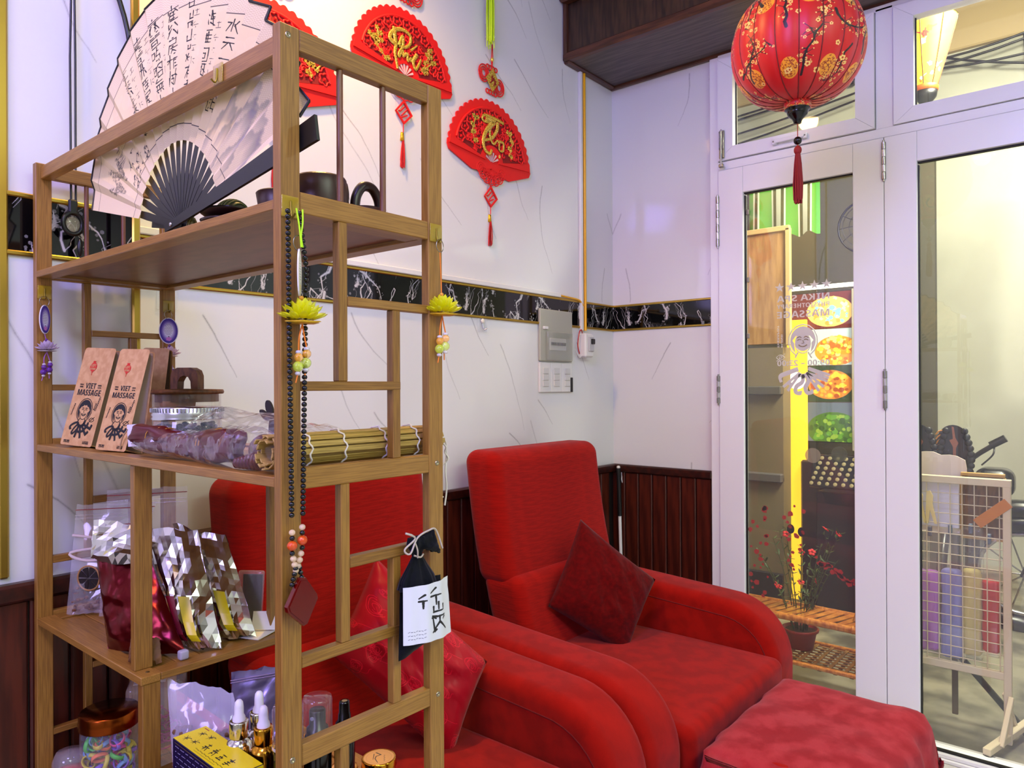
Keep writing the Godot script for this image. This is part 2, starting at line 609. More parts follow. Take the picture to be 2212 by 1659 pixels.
func build_setting() -> void:
	var tile := marble(3)
	var black := black_marble()
	var gold := mat(Color(0.74, 0.62, 0.26), 0.3, 0.95)
	var wains := wood(Color(0.22, 0.070, 0.036), Color(0.32, 0.115, 0.060), 0.35, Vector3(7, 0.55, 7), 4)
	var cap := wood(Color(0.15, 0.05, 0.03), Color(0.25, 0.09, 0.05), 0.35, Vector3(4, 4, 4), 4)
	var white := mat(Color(0.78, 0.78, 0.76), 0.6)
	# tiled walls with their black band, gold strips and plank wainscot
	var wl := struct("wall_left", S().box(Vector3(-1.0685, 1.45, -0.06), Vector3(2.137, 2.9, 0.12)), tile)
	var wp := struct("wall_pier", S().box(Vector3(-3.6685, 1.45, 0.045), Vector3(3.063, 2.9, 0.33)), tile)
	var wf := struct("wall_front", S().box(Vector3(0.06, 1.45, 0.1775), Vector3(0.12, 2.9, 0.595)), tile)
	for e in [[wl, Vector3(-1.0685, 0, 0), 2.137, 0.0], [wp, Vector3(-3.6685, 0, 0.21), 3.063, 0.0], [wf, Vector3(0, 0, 0.2375), 0.475, 1.0]]:
		var w: Node3D = e[0]
		var c: Vector3 = e[1]
		var long: float = e[2]
		var b := Basis() if e[3] == 0.0 else Basis(Vector3.UP, -PI / 2)
		var t := Transform3D(b, c)
		obj("marble_band", S().at(t).box(Vector3(0, 1.547, 0.001), Vector3(long, 0.098, 0.004)), black, w)
		for y in [1.494, 1.600]:
			obj("gold_strip", S().at(t).box(Vector3(0, y, 0.002), Vector3(long, 0.009, 0.010), 0.002), gold, w)
		var board: Node3D = obj("wainscot", S().at(t).box(Vector3(0, 0.44, 0.003), Vector3(long, 0.88, 0.006)), mat(Color(0.05, 0.015, 0.01), 0.6), w)
		obj("cap_rail", S().box(Vector3(), Vector3(0.034, long, 0.026), 0.005), cap, board, t * T(Vector3(0, 0.884, 0.013), Vector3(0, 0, 90)))
		var n := int(long / 0.067)
		if w == wp:
			n = 9
		var plank := S().box(Vector3(), Vector3(0.064, 0.868, 0.012), 0.0035).mesh()
		for k in n:
			var px := -long / 2 + 0.0335 + k * 0.067
			if w == wp:
				px = long / 2 - 0.0335 - k * 0.067
			obj("plank", plank, wains, board, t * T(Vector3(px, 0.434, 0.010)))
	for e in [Vector3(-2.145, 1.9, 0.212), Vector3(-2.374, 1.9, 0.212)]:
		struct("trim_1" if e.x > -2.2 else "trim_2", S().box(e, Vector3(0.016, 1.98, 0.012), 0.003), gold)
	struct("trim_3", S().box(Vector3(-0.003, 1.737, 0.472), Vector3(0.010, 1.674, 0.009), 0.002), gold)
	# the rest of the closed room
	struct("floor", S().box(Vector3(-2.55, -0.06, 2.1), Vector3(5.34, 0.12, 4.5)), mat(Color(0.75, 0.74, 0.72), 0.25))
	struct("ceiling", S().box(Vector3(-2.55, 2.92, 2.1), Vector3(5.34, 0.12, 4.5)), white)
	struct("wall_back", S().box(Vector3(-5.26, 1.45, 2.1), Vector3(0.12, 2.9, 4.5)), white)
	struct("wall_right", S().box(Vector3(-2.55, 1.45, 4.26), Vector3(5.34, 2.9, 0.12)), white)
	struct("wall_front", S().box(Vector3(0.06, 2.73, 2.338), Vector3(0.12, 0.34, 3.725)), tile)
	struct("wall_front", S().box(Vector3(0.06, 1.45, 3.02), Vector3(0.12, 2.9, 2.36)), tile)
	# the wooden bulkhead over the doors
	var bw := wood(Color(0.16, 0.105, 0.065), Color(0.27, 0.18, 0.11), 0.4, Vector3(9, 0.7, 9), 9)
	var bt := wood(Color(0.25, 0.14, 0.085), Color(0.36, 0.21, 0.13), 0.35, Vector3(9, 0.7, 9), 12)
	var soff := wood(Color(0.27, 0.23, 0.21), Color(0.36, 0.31, 0.29), 0.45, Vector3(9, 0.7, 9), 15)
	var bh := struct("ceiling_bulkhead", S().box(Vector3(-0.183, 2.74, 2.1), Vector3(0.360, 0.32, 4.2)), bw)
	obj("soffit_panel", S().box(Vector3(), Vector3(0.32, 4.19, 0.008)), soff, bh, T(Vector3(-0.185, 2.578, 2.1), Vector3(90, 0, 0)))
	obj("edge_trim", S().box(Vector3(), Vector3(0.034, 4.2, 0.034), 0.006), bt, bh, T(Vector3(-0.361, 2.588, 2.1), Vector3(90, 0, 0)))
	obj("edge_trim", S().box(Vector3(), Vector3(0.022, 4.2, 0.030), 0.005), bt, bh, T(Vector3(-0.012, 2.577, 2.1), Vector3(90, 0, 0)))
	obj("edge_trim", S().box(Vector3(), Vector3(0.026, 0.36, 0.030), 0.005), bt, bh, T(Vector3(-0.186, 2.577, 0.012), Vector3(0, 0, 90)))
	obj("edge_trim", S().box(Vector3(), Vector3(0.026, 0.27, 0.018), 0.005), bt, bh, T(Vector3(-0.366, 2.722, 0.012)))
	obj("cornice", S().box(Vector3(), Vector3(0.05, 4.2, 0.05), 0.012), bt, bh, T(Vector3(-0.382, 2.825, 2.1), Vector3(90, 0, 0)))
	# alley: ground, far walls
	struct("alley_ground", S().box(Vector3(4.05, -0.08, 0.5), Vector3(7.86, 0.12, 13.0)), concrete())

func concrete() -> StandardMaterial3D:
	var m := StandardMaterial3D.new()
	m.albedo_texture = noise(FastNoiseLite.TYPE_SIMPLEX_SMOOTH, 0.01, 6, 21, [[0.25, Color(0.32, 0.30, 0.25)], [0.5, Color(0.46, 0.44, 0.37)], [0.75, Color(0.56, 0.53, 0.45)]], 512)
	m.uv1_triplanar = true
	m.uv1_world_triplanar = true
	m.uv1_scale = Vector3.ONE * 0.6
	m.roughness = 0.55
	m.heightmap_enabled = false
	return m

func alu() -> StandardMaterial3D:
	return mat(Color(0.90, 0.90, 0.91), 0.22)

# a frame of four mitred bars round an opening, in the plane x = const: z0..z1, y0..y1 outside, bar widths
func frame_bars(parent: Node3D, called: String, x: float, depth: float, z0: float, z1: float, y0: float, y1: float, wl: float, wr: float, wb: float, wt: float, m: Material) -> void:
	var q := [[Vector2(z0, y0), Vector2(z1, y0), Vector2(z1 - wr, y0 + wb), Vector2(z0 + wl, y0 + wb)], [Vector2(z1, y0), Vector2(z1, y1), Vector2(z1 - wr, y1 - wt), Vector2(z1 - wr, y0 + wb)],
		[Vector2(z1, y1), Vector2(z0, y1), Vector2(z0 + wl, y1 - wt), Vector2(z1 - wr, y1 - wt)], [Vector2(z0, y1), Vector2(z0, y0), Vector2(z0 + wl, y0 + wb), Vector2(z0 + wl, y1 - wt)]]
	var t := Transform3D(Basis(Vector3(0, 0, 1), Vector3(0, 1, 0), Vector3(-1, 0, 0)), Vector3(x, 0, 0))
	for p in q:
		var c: Vector2 = (p[0] + p[1] + p[2] + p[3]) / 4.0
		var sh := PackedVector2Array()
		for v in p:
			sh.append(v + (c - v).normalized() * 0.0004)
		obj(called, S().at(t).prism(sh, 0.0, depth), m, parent)

func build_doors() -> void:
	var al := alu()
	var gap := mat(Color(0.03, 0.03, 0.03), 0.6)
	var pane := clear(Color(0.92, 0.96, 0.93), 0.03, 0.01)
	var chrome := mat(Color(0.62, 0.61, 0.58), 0.25, 1.0)
	# fixed frame
	for e in [["trim_4", Vector3(0.01, 1.28, 0.493), Vector3(0.07, 2.56, 0.036)], ["trim_5", Vector3(0.01, 2.12, 1.12), Vector3(0.07, 0.034, 1.22)], ["trim_6", Vector3(0.01, 2.345, 1.118), Vector3(0.07, 0.42, 0.056)], ["trim_7", Vector3(0.01, 1.28, 1.785), Vector3(0.07, 2.56, 0.11)], ["trim_8", Vector3(0.01, 2.555, 1.12), Vector3(0.07, 0.02, 1.22)], ["trim_9", Vector3(0.02, 0.006, 1.12), Vector3(0.12, 0.012, 1.22)]]:
		struct(e[0], S().box(e[1], e[2], 0.002), al)
	# two transom windows
	for k in 2:
		var z0: float = 0.514 if k == 0 else 1.148
		var z1: float = 1.088 if k == 0 else 1.728
		var w := struct("window_%d" % (k + 1), S().box(Vector3(0.0, 2.343, (z0 + z1) / 2), Vector3(0.006, 0.36, z1 - z0 - 0.08)), pane)
		frame_bars(w, "window_frame", 0.012, 0.045 + 0.004 * (1 - k), z0, z1, 2.139, 2.543, 0.062, 0.062, 0.05, 0.05, al)
		obj("gasket", S().box(Vector3(-0.004, 2.345, z0 + 0.064), Vector3(0.008, 0.30, 0.004)), gap, w)
	# two tall glazed leaves
	for k in 2:
		var z0: float = 0.513 if k == 0 else 1.1175
		var z1: float = 1.1155 if k == 0 else 1.728
		var d := struct("door_%d" % (k + 1), S().box(Vector3(0.0, 1.02, (z0 + z1) / 2), Vector3(0.006, 1.96, z1 - z0 - 0.19)), pane)
		var wt := 0.1
		frame_bars_butt(d, z0, z1, 0.014, 2.101, 0.1, wt, al)
		for e in [[Vector3(-0.008, 1.0, z0 + 0.101), Vector3(0.016, 1.98, 0.005)], [Vector3(-0.008, 1.0, z1 - 0.101), Vector3(0.016, 1.98, 0.003)], [Vector3(-0.008, 2.0, (z0 + z1) / 2), Vector3(0.016, 0.008, z1 - z0 - 0.2)], [Vector3(-0.008, 0.027, (z0 + z1) / 2), Vector3(0.016, 0.008, z1 - z0 - 0.2)]]:
			obj("gasket", S().box(e[0], e[1]), gap, d)
	# hinges
	for e in [[Vector3(-0.034, 1.90, 0.511), 0.20], [Vector3(-0.034, 1.23, 0.511), 0.11], [Vector3(-0.034, 2.02, 1.1165), 0.13], [Vector3(-0.034, 1.23, 1.1165), 0.13]]:
		var where := "at the left door edge" if e[0].z < 0.8 else "between the glass doors"
		var o := thing("door_hinge", "%s steel barrel hinge %s, %s" % ["long" if e[1] > 0.15 else "short", where, "high up" if e[0].y > 1.5 else "at light switch height"], "hinge", T(e[0]), "door hinges")
		var n := 5 if e[1] < 0.15 else 7
		for j in n:
			var seg: float = e[1] / n
			obj("knuckle", S().cyl(Vector3(0, -e[1] / 2 + seg * j + 0.001, 0), Vector3(0, -e[1] / 2 + seg * (j + 1) - 0.001, 0), 0.0075, -1.0, 12), chrome if j % 2 == 0 else mat(Color(0.75, 0.74, 0.72), 0.3, 0.8), o)
		obj("pin", S().cyl(Vector3(0, -e[1] / 2 - 0.006, 0), Vector3(0, e[1] / 2 + 0.006, 0), 0.004), chrome, o)
	# flush bolt beside the small transom and its pull handle
	var b := thing("slide_bolt", "steel slide bolt at the lower left corner of the transom window", "bolt", T(Vector3(-0.044, 2.20, 0.534)))
	obj("plate", S().box(Vector3(0, 0, 0), Vector3(0.006, 0.11, 0.022), 0.002), chrome, b)
	obj("rod", S().cyl(Vector3(-0.008, -0.09, 0), Vector3(-0.008, 0.05, 0), 0.004), chrome, b)
	obj("loop", S().tube([Vector3(-0.006, -0.02, -0.008), Vector3(-0.006, 0.05, -0.008), Vector3(-0.006, 0.058, 0), Vector3(-0.006, 0.05, 0.008), Vector3(-0.006, -0.02, 0.008)], 0.002, 6), chrome, b)
	obj("keeper", S().box(Vector3(-0.004, -0.085, 0), Vector3(0.012, 0.014, 0.02), 0.002), chrome, b)
	var h := thing("pull_handle", "small white pull handle under the transom window", "handle", T(Vector3(-0.044, 2.163, 0.80)))
	obj("grip", S().box(Vector3(-0.012, 0, 0), Vector3(0.006, 0.014, 0.11), 0.002), al, h)
	for sg in [-1, 1]:
		obj("foot", S().box(Vector3(-0.002, 0, 0.056 * sg), Vector3(0.016, 0.02, 0.016), 0.002), al, h)
		obj("screw", S().ball(Vector3(-0.011, 0.0, 0.058 * sg), Vector3(0.002, 0.003, 0.003), 8, 5), chrome, h)

func frame_bars_butt(d: Node3D, z0: float, z1: float, y0: float, y1: float, ws: float, wt: float, m: Material) -> void:
	var dx := 0.044
	obj("stile", S().box(Vector3(-0.01, (y0 + y1) / 2, z0 + ws / 2), Vector3(dx, y1 - y0, ws), 0.0015), m, d)
	obj("stile", S().box(Vector3(-0.01, (y0 + y1) / 2, z1 - ws / 2), Vector3(dx, y1 - y0, ws), 0.0015), m, d)
	obj("top_rail", S().box(Vector3(-0.0095, y1 - wt / 2, (z0 + z1) / 2), Vector3(dx - 0.001, wt, z1 - z0 - 2 * ws - 0.001), 0.001), m, d)
	obj("bottom_rail", S().box(Vector3(-0.0095, y0 + 0.005, (z0 + z1) / 2), Vector3(dx - 0.001, 0.012, z1 - z0 - 2 * ws - 0.001), 0.001), m, d)

# ================================ bamboo shelf =================================================
const FX := -2.335
const BX := -2.085
const Z0 := 0.241
const Z1 := 1.032

func bar(parent: Node3D, called: String, m: Material, a: Vector3, b: Vector3, w: float, d: float, bev := 0.0012) -> void:
	# a bar from a to b; w is measured along the first free axis (x, then y), d along the other
	var dir := (b - a)
	var l := dir.length()
	var c := (a + b) / 2.0
	if absf(dir.y) > 0.5 * l:
		obj(called, S().box(Vector3(), Vector3(w, l, d), bev), m, parent, T(c))
	elif absf(dir.x) > 0.5 * l:
		obj(called, S().box(Vector3(), Vector3(w, l, d), bev), m, parent, T(c, Vector3(0, 0, 90)))
	else:
		obj(called, S().box(Vector3(), Vector3(w, l, d), bev), m, parent, T(c, Vector3(90, 0, 0)))

func build_shelf() -> void:
	var bam := []
	for k in 3:
		bam.append(wood([Color(0.48, 0.325, 0.11), Color(0.51, 0.35, 0.125), Color(0.46, 0.305, 0.10)][k], [Color(0.57, 0.405, 0.155), Color(0.60, 0.43, 0.175), Color(0.55, 0.385, 0.145)][k], 0.42, Vector3(60, 2.2, 60), 31 + k))
	var under := wood(Color(0.40, 0.25, 0.14), Color(0.46, 0.29, 0.17), 0.42, Vector3(6, 2, 6), 41)
	var o := thing("bamboo_shelf", "tall open bamboo shelf with lattice ends standing beside the red armchairs", "shelf", T(Vector3(FX, 0, Z0)))
	var org := Vector3(-FX, 0, -Z0)
	var steel := mat(Color(0.62, 0.58, 0.48), 0.3, 1.0)
	var levels := [1.446, 1.134, 0.822, 0.510, 0.198]
	for e in 2:
		var z: float = Z1 - 0.00725 if e == 1 else Z0 + 0.00725
		for x in [FX + 0.013, BX - 0.013]:
			bar(o, "post", bam[0 if x < -2.2 else 1], org + Vector3(x, 0.0, z), org + Vector3(x, 1.654, z), 0.026, 0.0145)
		var xa := FX + 0.026
		var xb := BX - 0.026
		var rail := func(y0: float, y1: float, x0: float, x1: float, k: int) -> void:
			obj("rail", S().box(Vector3(), Vector3(y1 - y0, x1 - x0, 0.0135), 0.001), bam[k], o, T(org + Vector3((x0 + x1) / 2, (y0 + y1) / 2, z), Vector3(0, 0, 90)))
		var up := func(x0: float, y0: float, y1: float, k: int) -> void:
			obj("lattice_bar", S().box(Vector3(), Vector3(0.013, y1 - y0, 0.0125), 0.001), bam[k], o, T(org + Vector3(x0 + 0.0065, (y0 + y1) / 2, z)))
		rail.call(1.629, 1.654, xa, xb, 2)
		for y in levels:
			rail.call(y, y + 0.024, xa, xb, 1)
		for x in [-2.249, -2.183]:
			obj("dowel", S().cyl(org + Vector3(x, 1.47, z), org + Vector3(x, 1.629, z), 0.004, -1.0, 12), mat(Color(0.42, 0.25, 0.15), 0.4), o)
		for k in 2:
			var dy := -0.624 * k
			up.call(-2.256, 1.256 + dy, 1.446 + dy, 0)
			rail.call(1.245 + dy, 1.256 + dy, xa, -2.160, 2)
			rail.call(1.347 + dy, 1.358 + dy, -2.243, xb, 1)
			up.call(-2.173, 1.158 + dy, 1.347 + dy, 2)
			up.call(-2.173, 1.256 + dy, 1.2561 + dy, 2)
			up.call(-2.254, 0.945 + dy, 1.134 + dy, 1)
			rail.call(0.932 + dy, 0.945 + dy, xa, -2.161, 0)
			rail.call(1.032 + dy, 1.045 + dy, -2.241, xb, 2)
			up.call(-2.174, 0.846 + dy, 1.032 + dy, 1)
		if e == 1:
			for p in [Vector2(-2.324, 1.642), Vector2(-2.097, 1.146), Vector2(-2.097, 0.834), Vector2(-2.322, 0.834)]:
				obj("screw", S().soft().at(T(org + Vector3(p.x, p.y, z + 0.0072), Vector3(90, 0, 0))).lathe([Vector2(0.0, 0.0002), Vector2(0.0012, 0.0002), Vector2(0.0014, 0.0012), Vector2(0.0032, 0.0012), Vector2(0.0036, 0.0)], 14), steel, o)
	# front rail at the top
	bar(o, "top_rail", bam[1], org + Vector3(FX + 0.017, 1.6365, Z0 + 0.0145), org + Vector3(FX + 0.017, 1.6365, Z1 - 0.0145), 0.018, 0.023)
	# the three full boards: a frame of four rails and a thin panel between
	var board := func(y: float, z0: float, z1: float, slats: int) -> void:
		var d := 0.028
		var h := 0.0115
		for x in [FX + d / 2 + 0.0005, BX - d / 2 - 0.0005]:
			obj("board_rail", S().box(Vector3(), Vector3(d, z1 - z0, h), 0.001), bam[1], o, T(org + Vector3(x, y - h / 2, (z0 + z1) / 2), Vector3(90, 0, 0)))
		for z in [z0 + d / 2, z1 - d / 2]:
			obj("board_rail", S().box(Vector3(), Vector3(h - 0.0004, BX - FX - 2 * d - 0.002, d), 0.001), bam[2], o, T(org + Vector3((FX + BX) / 2, y - h / 2, z), Vector3(0, 0, 90)))
		if slats == 0:
			obj("board_panel", S().box(Vector3(), Vector3(BX - FX - 2 * d, z1 - z0 - 2 * d, 0.004)), under, o, T(org + Vector3((FX + BX) / 2, y - 0.004, (z0 + z1) / 2), Vector3(90, 0, 0)))
		for k in slats:
			var w := (BX - FX - 2 * d) / slats
			obj("slat", S().box(Vector3(), Vector3(w - 0.0012, z1 - z0 - 2 * d - 0.001, 0.006), 0.001), bam[k % 3], o, T(org + Vector3(FX + d + w * (k + 0.5), y - 0.0065, (z0 + z1) / 2), Vector3(90, 0, 0)))
	board.call(1.459, Z0 + 0.0148, Z1 - 0.0148, 0)
	board.call(1.149, Z0 + 0.0148, Z1 - 0.0148, 5)
	board.call(0.8385, Z0 + 0.0148, 0.677, 5)
	board.call(0.690, 0.650, Z1 - 0.0148, 5)
	board.call(0.525, Z0 + 0.0148, Z1 - 0.0148, 5)
	board.call(0.213, Z0 + 0.0148, Z1 - 0.0148, 5)
	obj("panel_screw", S().at(T(org + Vector3(-2.318, 0.8387, 0.660))).soft().lathe([Vector2(0, 0.0004), Vector2(0.002, 0.0006), Vector2(0.003, 0.0)], 12), steel, o)
	# inner posts of the stepped part
	for x in [FX + 0.018, BX - 0.013]:
		bar(o, "inner_post", bam[0], org + Vector3(x, 0.8385, 0.639), org + Vector3(x, 1.137, 0.639), 0.026, 0.0135)
		bar(o, "inner_post", bam[2], org + Vector3(FX + 0.016 if x < -2.2 else x, 0.525, 0.668), org + Vector3(FX + 0.016 if x < -2.2 else x, 0.827, 0.668), 0.026, 0.015)

# ================================ armchairs ====================================================
func make_chair(label: String, cx: float, s0: float, s1: float, b0: float, b1: float, lw: float) -> void:
	var red: Material = mats["plush"]
	var ribbed: Material = mats["ribbed"]
	var dark := mat(Color(0.10, 0.02, 0.015), 0.6)
	var o := thing("armchair", label, "armchair", T(Vector3(cx, 0, 0.45)), "red massage armchairs")
	s0 -= cx
	s1 -= cx
	b0 -= cx
	b1 -= cx
	# back cushions lean towards the wall (z smaller with height)
	var lean := func(p: Vector3) -> Vector3:
		var hgt := clampf((p.y - 0.40) / 0.64, 0.0, 1.2)
		p.z -= 0.13 * hgt + 0.02 * sin(hgt * 3.0)
		return p
	obj("backrest", S().rbox(Vector3((b0 + b1) / 2, 0.825, -0.17), Vector3(b1 - b0, 0.43, 0.15), 0.045, 5, 5, lean), ribbed, o)
	obj("lumbar_cushion", S().rbox(Vector3((b0 + b1) / 2 - 0.015, 0.515, -0.145), Vector3(b1 - b0 - 0.03, 0.28, 0.16), 0.04, 5, 5, lean), ribbed, o)
	obj("seat_cushion", S().rbox(Vector3((s0 + s1) / 2, 0.345, 0.18), Vector3(s1 - s0 - 0.004, 0.16, 0.66), 0.03, 5, 5, func(p: Vector3) -> Vector3:
		p.y += 0.012 * cos((p.x - (s0 + s1) / 2) * 4.5) * cos((p.z - 0.17) * 4.0) if p.y > 0.36 else 0.0
		return p), red, o)
	obj("base", S().rbox(Vector3((s0 + s1) / 2, 0.16, 0.17), Vector3(s1 - s0 - 0.002, 0.22, 0.62), 0.02, 3, 2), red, o)
	for sg in [-1, 1]:
		var w := lw if sg < 0 else 0.152
		var x0: float = s0 - w / 2 if sg < 0 else s1 + w / 2
		var arm := obj("arm", arm_mesh(w), red, o, T(Vector3(x0, 0, 0)))
		if w > 0.1:
			for side in [-1, 1]:
				obj("seam", S().tube(arm_line(0.548, -(w / 2 - 0.0008) * side), 0.0022, 5), mats["seam"], arm)
		for z in [-0.2, 0.42]:
			obj("foot", S().cyl(Vector3(x0, 0.0, z), Vector3(x0, 0.055, z), 0.018, 0.022), dark, o)

func build_chairs() -> void:
	mats["plush"] = fabric(Color(0.57, 0.046, 0.018), Color(0.64, 0.064, 0.026), 0.9, 30.0, 2.2)
	mats["ribbed"] = fabric(Color(0.57, 0.046, 0.018), Color(0.65, 0.066, 0.028), 0.9, 30.0, 2.2)
	mats["ribbed"].uv1_scale = Vector3(2.0, 26.0, 2.0)
	mats["seam"] = mat(Color(0.42, 0.018, 0.012), 0.95)
	make_chair("red plush armchair next to the glass doors, dark red cushion on its seat", -0.885, -1.193, -0.575, -1.062, -0.455, 0.152)
	make_chair("red plush armchair behind the bamboo shelf, crimson satin cushion on its seat", -1.74, -2.035, -1.50, -1.94, -1.35, 0.045)

func arm_line(y: float, x: float) -> Array:
	var pts := []
	for i in 9:
		var z := lerpf(-0.32, 0.30, i / 8.0)
		pts.append(Vector3(x, y - 0.035 * (z + 0.32) / 0.62, z))
	for i in 9:
		var a := PI / 2 * (1.0 - (i + 1) / 9.0)
		pts.append(Vector3(x, 0.375 + 0.138 * sin(a), 0.30 + 0.155 * cos(a)))
	pts.append(Vector3(x, 0.12, 0.455))
	return pts

func arm_mesh(w: float) -> ArrayMesh:
	# side outline swept across the width with rounded shoulders
	var out := PackedVector2Array()
	for i in 8:
		var z := lerpf(-0.33, 0.30, i / 7.0)
		out.append(Vector2(z, 0.60 - 0.035 * (z + 0.33) / 0.63))
	for i in 12:
		var a := PI / 2 * (1.0 - (i + 1) / 12.0)
		out.append(Vector2(0.30 + 0.19 * cos(a), 0.375 + 0.19 * sin(a)))
	out.append(Vector2(0.488, 0.2))
	out.append(Vector2(0.48, 0.05))
	out.append(Vector2(-0.33, 0.05))
	var mid := Vector2(0.1, 0.3)
	var sh := S().soft()
	var rr := 0.034
	var ring := []
	for k in 7:
		var a := PI / 2 * k / 6.0
		ring.append([w / 2 - rr + rr * sin(a), rr * (1.0 - cos(a))])
	var rows := []
	for sg in [-1, 1]:
		for k in 7:
			var kk: int = 6 - k if sg < 0 else k
			var e: Array = ring[kk]
			var row := []
			for p in out:
				var d := Vector2(signf(p.x - mid.x) * minf(1.0, absf(p.x - mid.x) / 0.35), signf(p.y - mid.y) * minf(1.0, absf(p.y - mid.y) / 0.2))
				var q: Vector2 = p - d.limit_length(1.0) * e[1]
				row.append(Vector3(sg * e[0], q.y, q.x))
			rows.append(row)
	for i in rows.size() - 1:
		for j in out.size():
			var j1 := (j + 1) % out.size()
			var a: Vector3 = rows[i][j]
			var c: Vector3 = rows[i + 1][j1]
			var m := (a + c) / 2.0
			sh.quad(a, rows[i][j1], c, rows[i + 1][j], Vector3(m.x * 2.0, m.y - 0.3, m.z - 0.1))
	for r in [0, rows.size() - 1]:
		var row: Array = rows[r]
		var poly := PackedVector2Array()
		for v in row:
			poly.append(Vector2(v.z, v.y))
		var idx := Geometry2D.triangulate_polygon(poly)
		for i in range(0, idx.size(), 3):
			sh.tri(row[idx[i]], row[idx[i + 1]], row[idx[i + 2]], Vector3(row[0].x, 0, 0))
	return sh.mesh()

# ================================ wall decorations, lantern, cushions ===========================
func star(c: Vector2, r0: float, r1: float, n: int, turn := 0.0) -> PackedVector2Array:
	var p := PackedVector2Array()
	for i in n * 2:
		var a := turn + PI * i / n
		p.append(c + Vector2(sin(a), cos(a)) * (r0 if i % 2 == 0 else r1))
	return p

func petals(c: Vector2, r: float, n: int, steps := 6) -> PackedVector2Array:
	var p := PackedVector2Array()
	for i in n * steps:
		var a := TAU * i / (n * steps)
		p.append(c + Vector2(cos(a), sin(a)) * r * (0.62 + 0.38 * absf(cos(a * n / 2.0))))
	return p

func mm(list: Array, z: float) -> Array:
	var o := []
	for i in range(0, list.size(), 2):
		o.append(Vector3(list[i] * 0.001, list[i + 1] * 0.001, z))
	return o

func curve(pts: Array, n := 6) -> Array:
	if pts.size() < 3:
		return pts
	var o := []
	for i in pts.size() - 1:
		var a: Vector3 = pts[maxi(i - 1, 0)]
		var d: Vector3 = pts[mini(i + 2, pts.size() - 1)]
		for k in n:
			o.append(pts[i].cubic_interpolate(pts[i + 1], a, d, float(k) / n))
	o.append(pts[-1])
	return o

# brush lettering: flattened tubes that swell and thin
func brush(sh: Shape, pts: Array, w: float, flat := 0.35) -> void:
	var keep := sh.x
	sh.x = keep * Transform3D(Basis.from_scale(Vector3(1, 1, flat)), Vector3(0, 0, pts[0].z * (1.0 - flat)))
	sh.tube(curve(pts), w, 7, w * 0.55)
	sh.x = keep

func tassel(parent: Node3D, p: Vector3, length: float, r: float, m: Material, seed_: int, n := 26) -> void:
	var g := RandomNumberGenerator.new()
	g.seed = seed_
	var sh := S()
	for k in n:
		var a := g.randf() * TAU
		var q := r * sqrt(g.randf())
		var d := Vector3(cos(a) * q, 0, sin(a) * q)
		var l := length * g.randf_range(0.9, 1.0)
		sh.tube([p + d * 0.4, p + d * 0.9 + Vector3(0, -l * 0.3, 0), p + d * 1.25 + Vector3(0, -l * 0.7, 0), p + d * 1.1 + Vector3(g.randf_range(-1, 1), 0, 0) * 0.002 + Vector3(0, -l, 0)], r * 0.16, 4)
	var o := obj("fringe", sh, m, parent)
	o.set_meta("kind", "stuff")

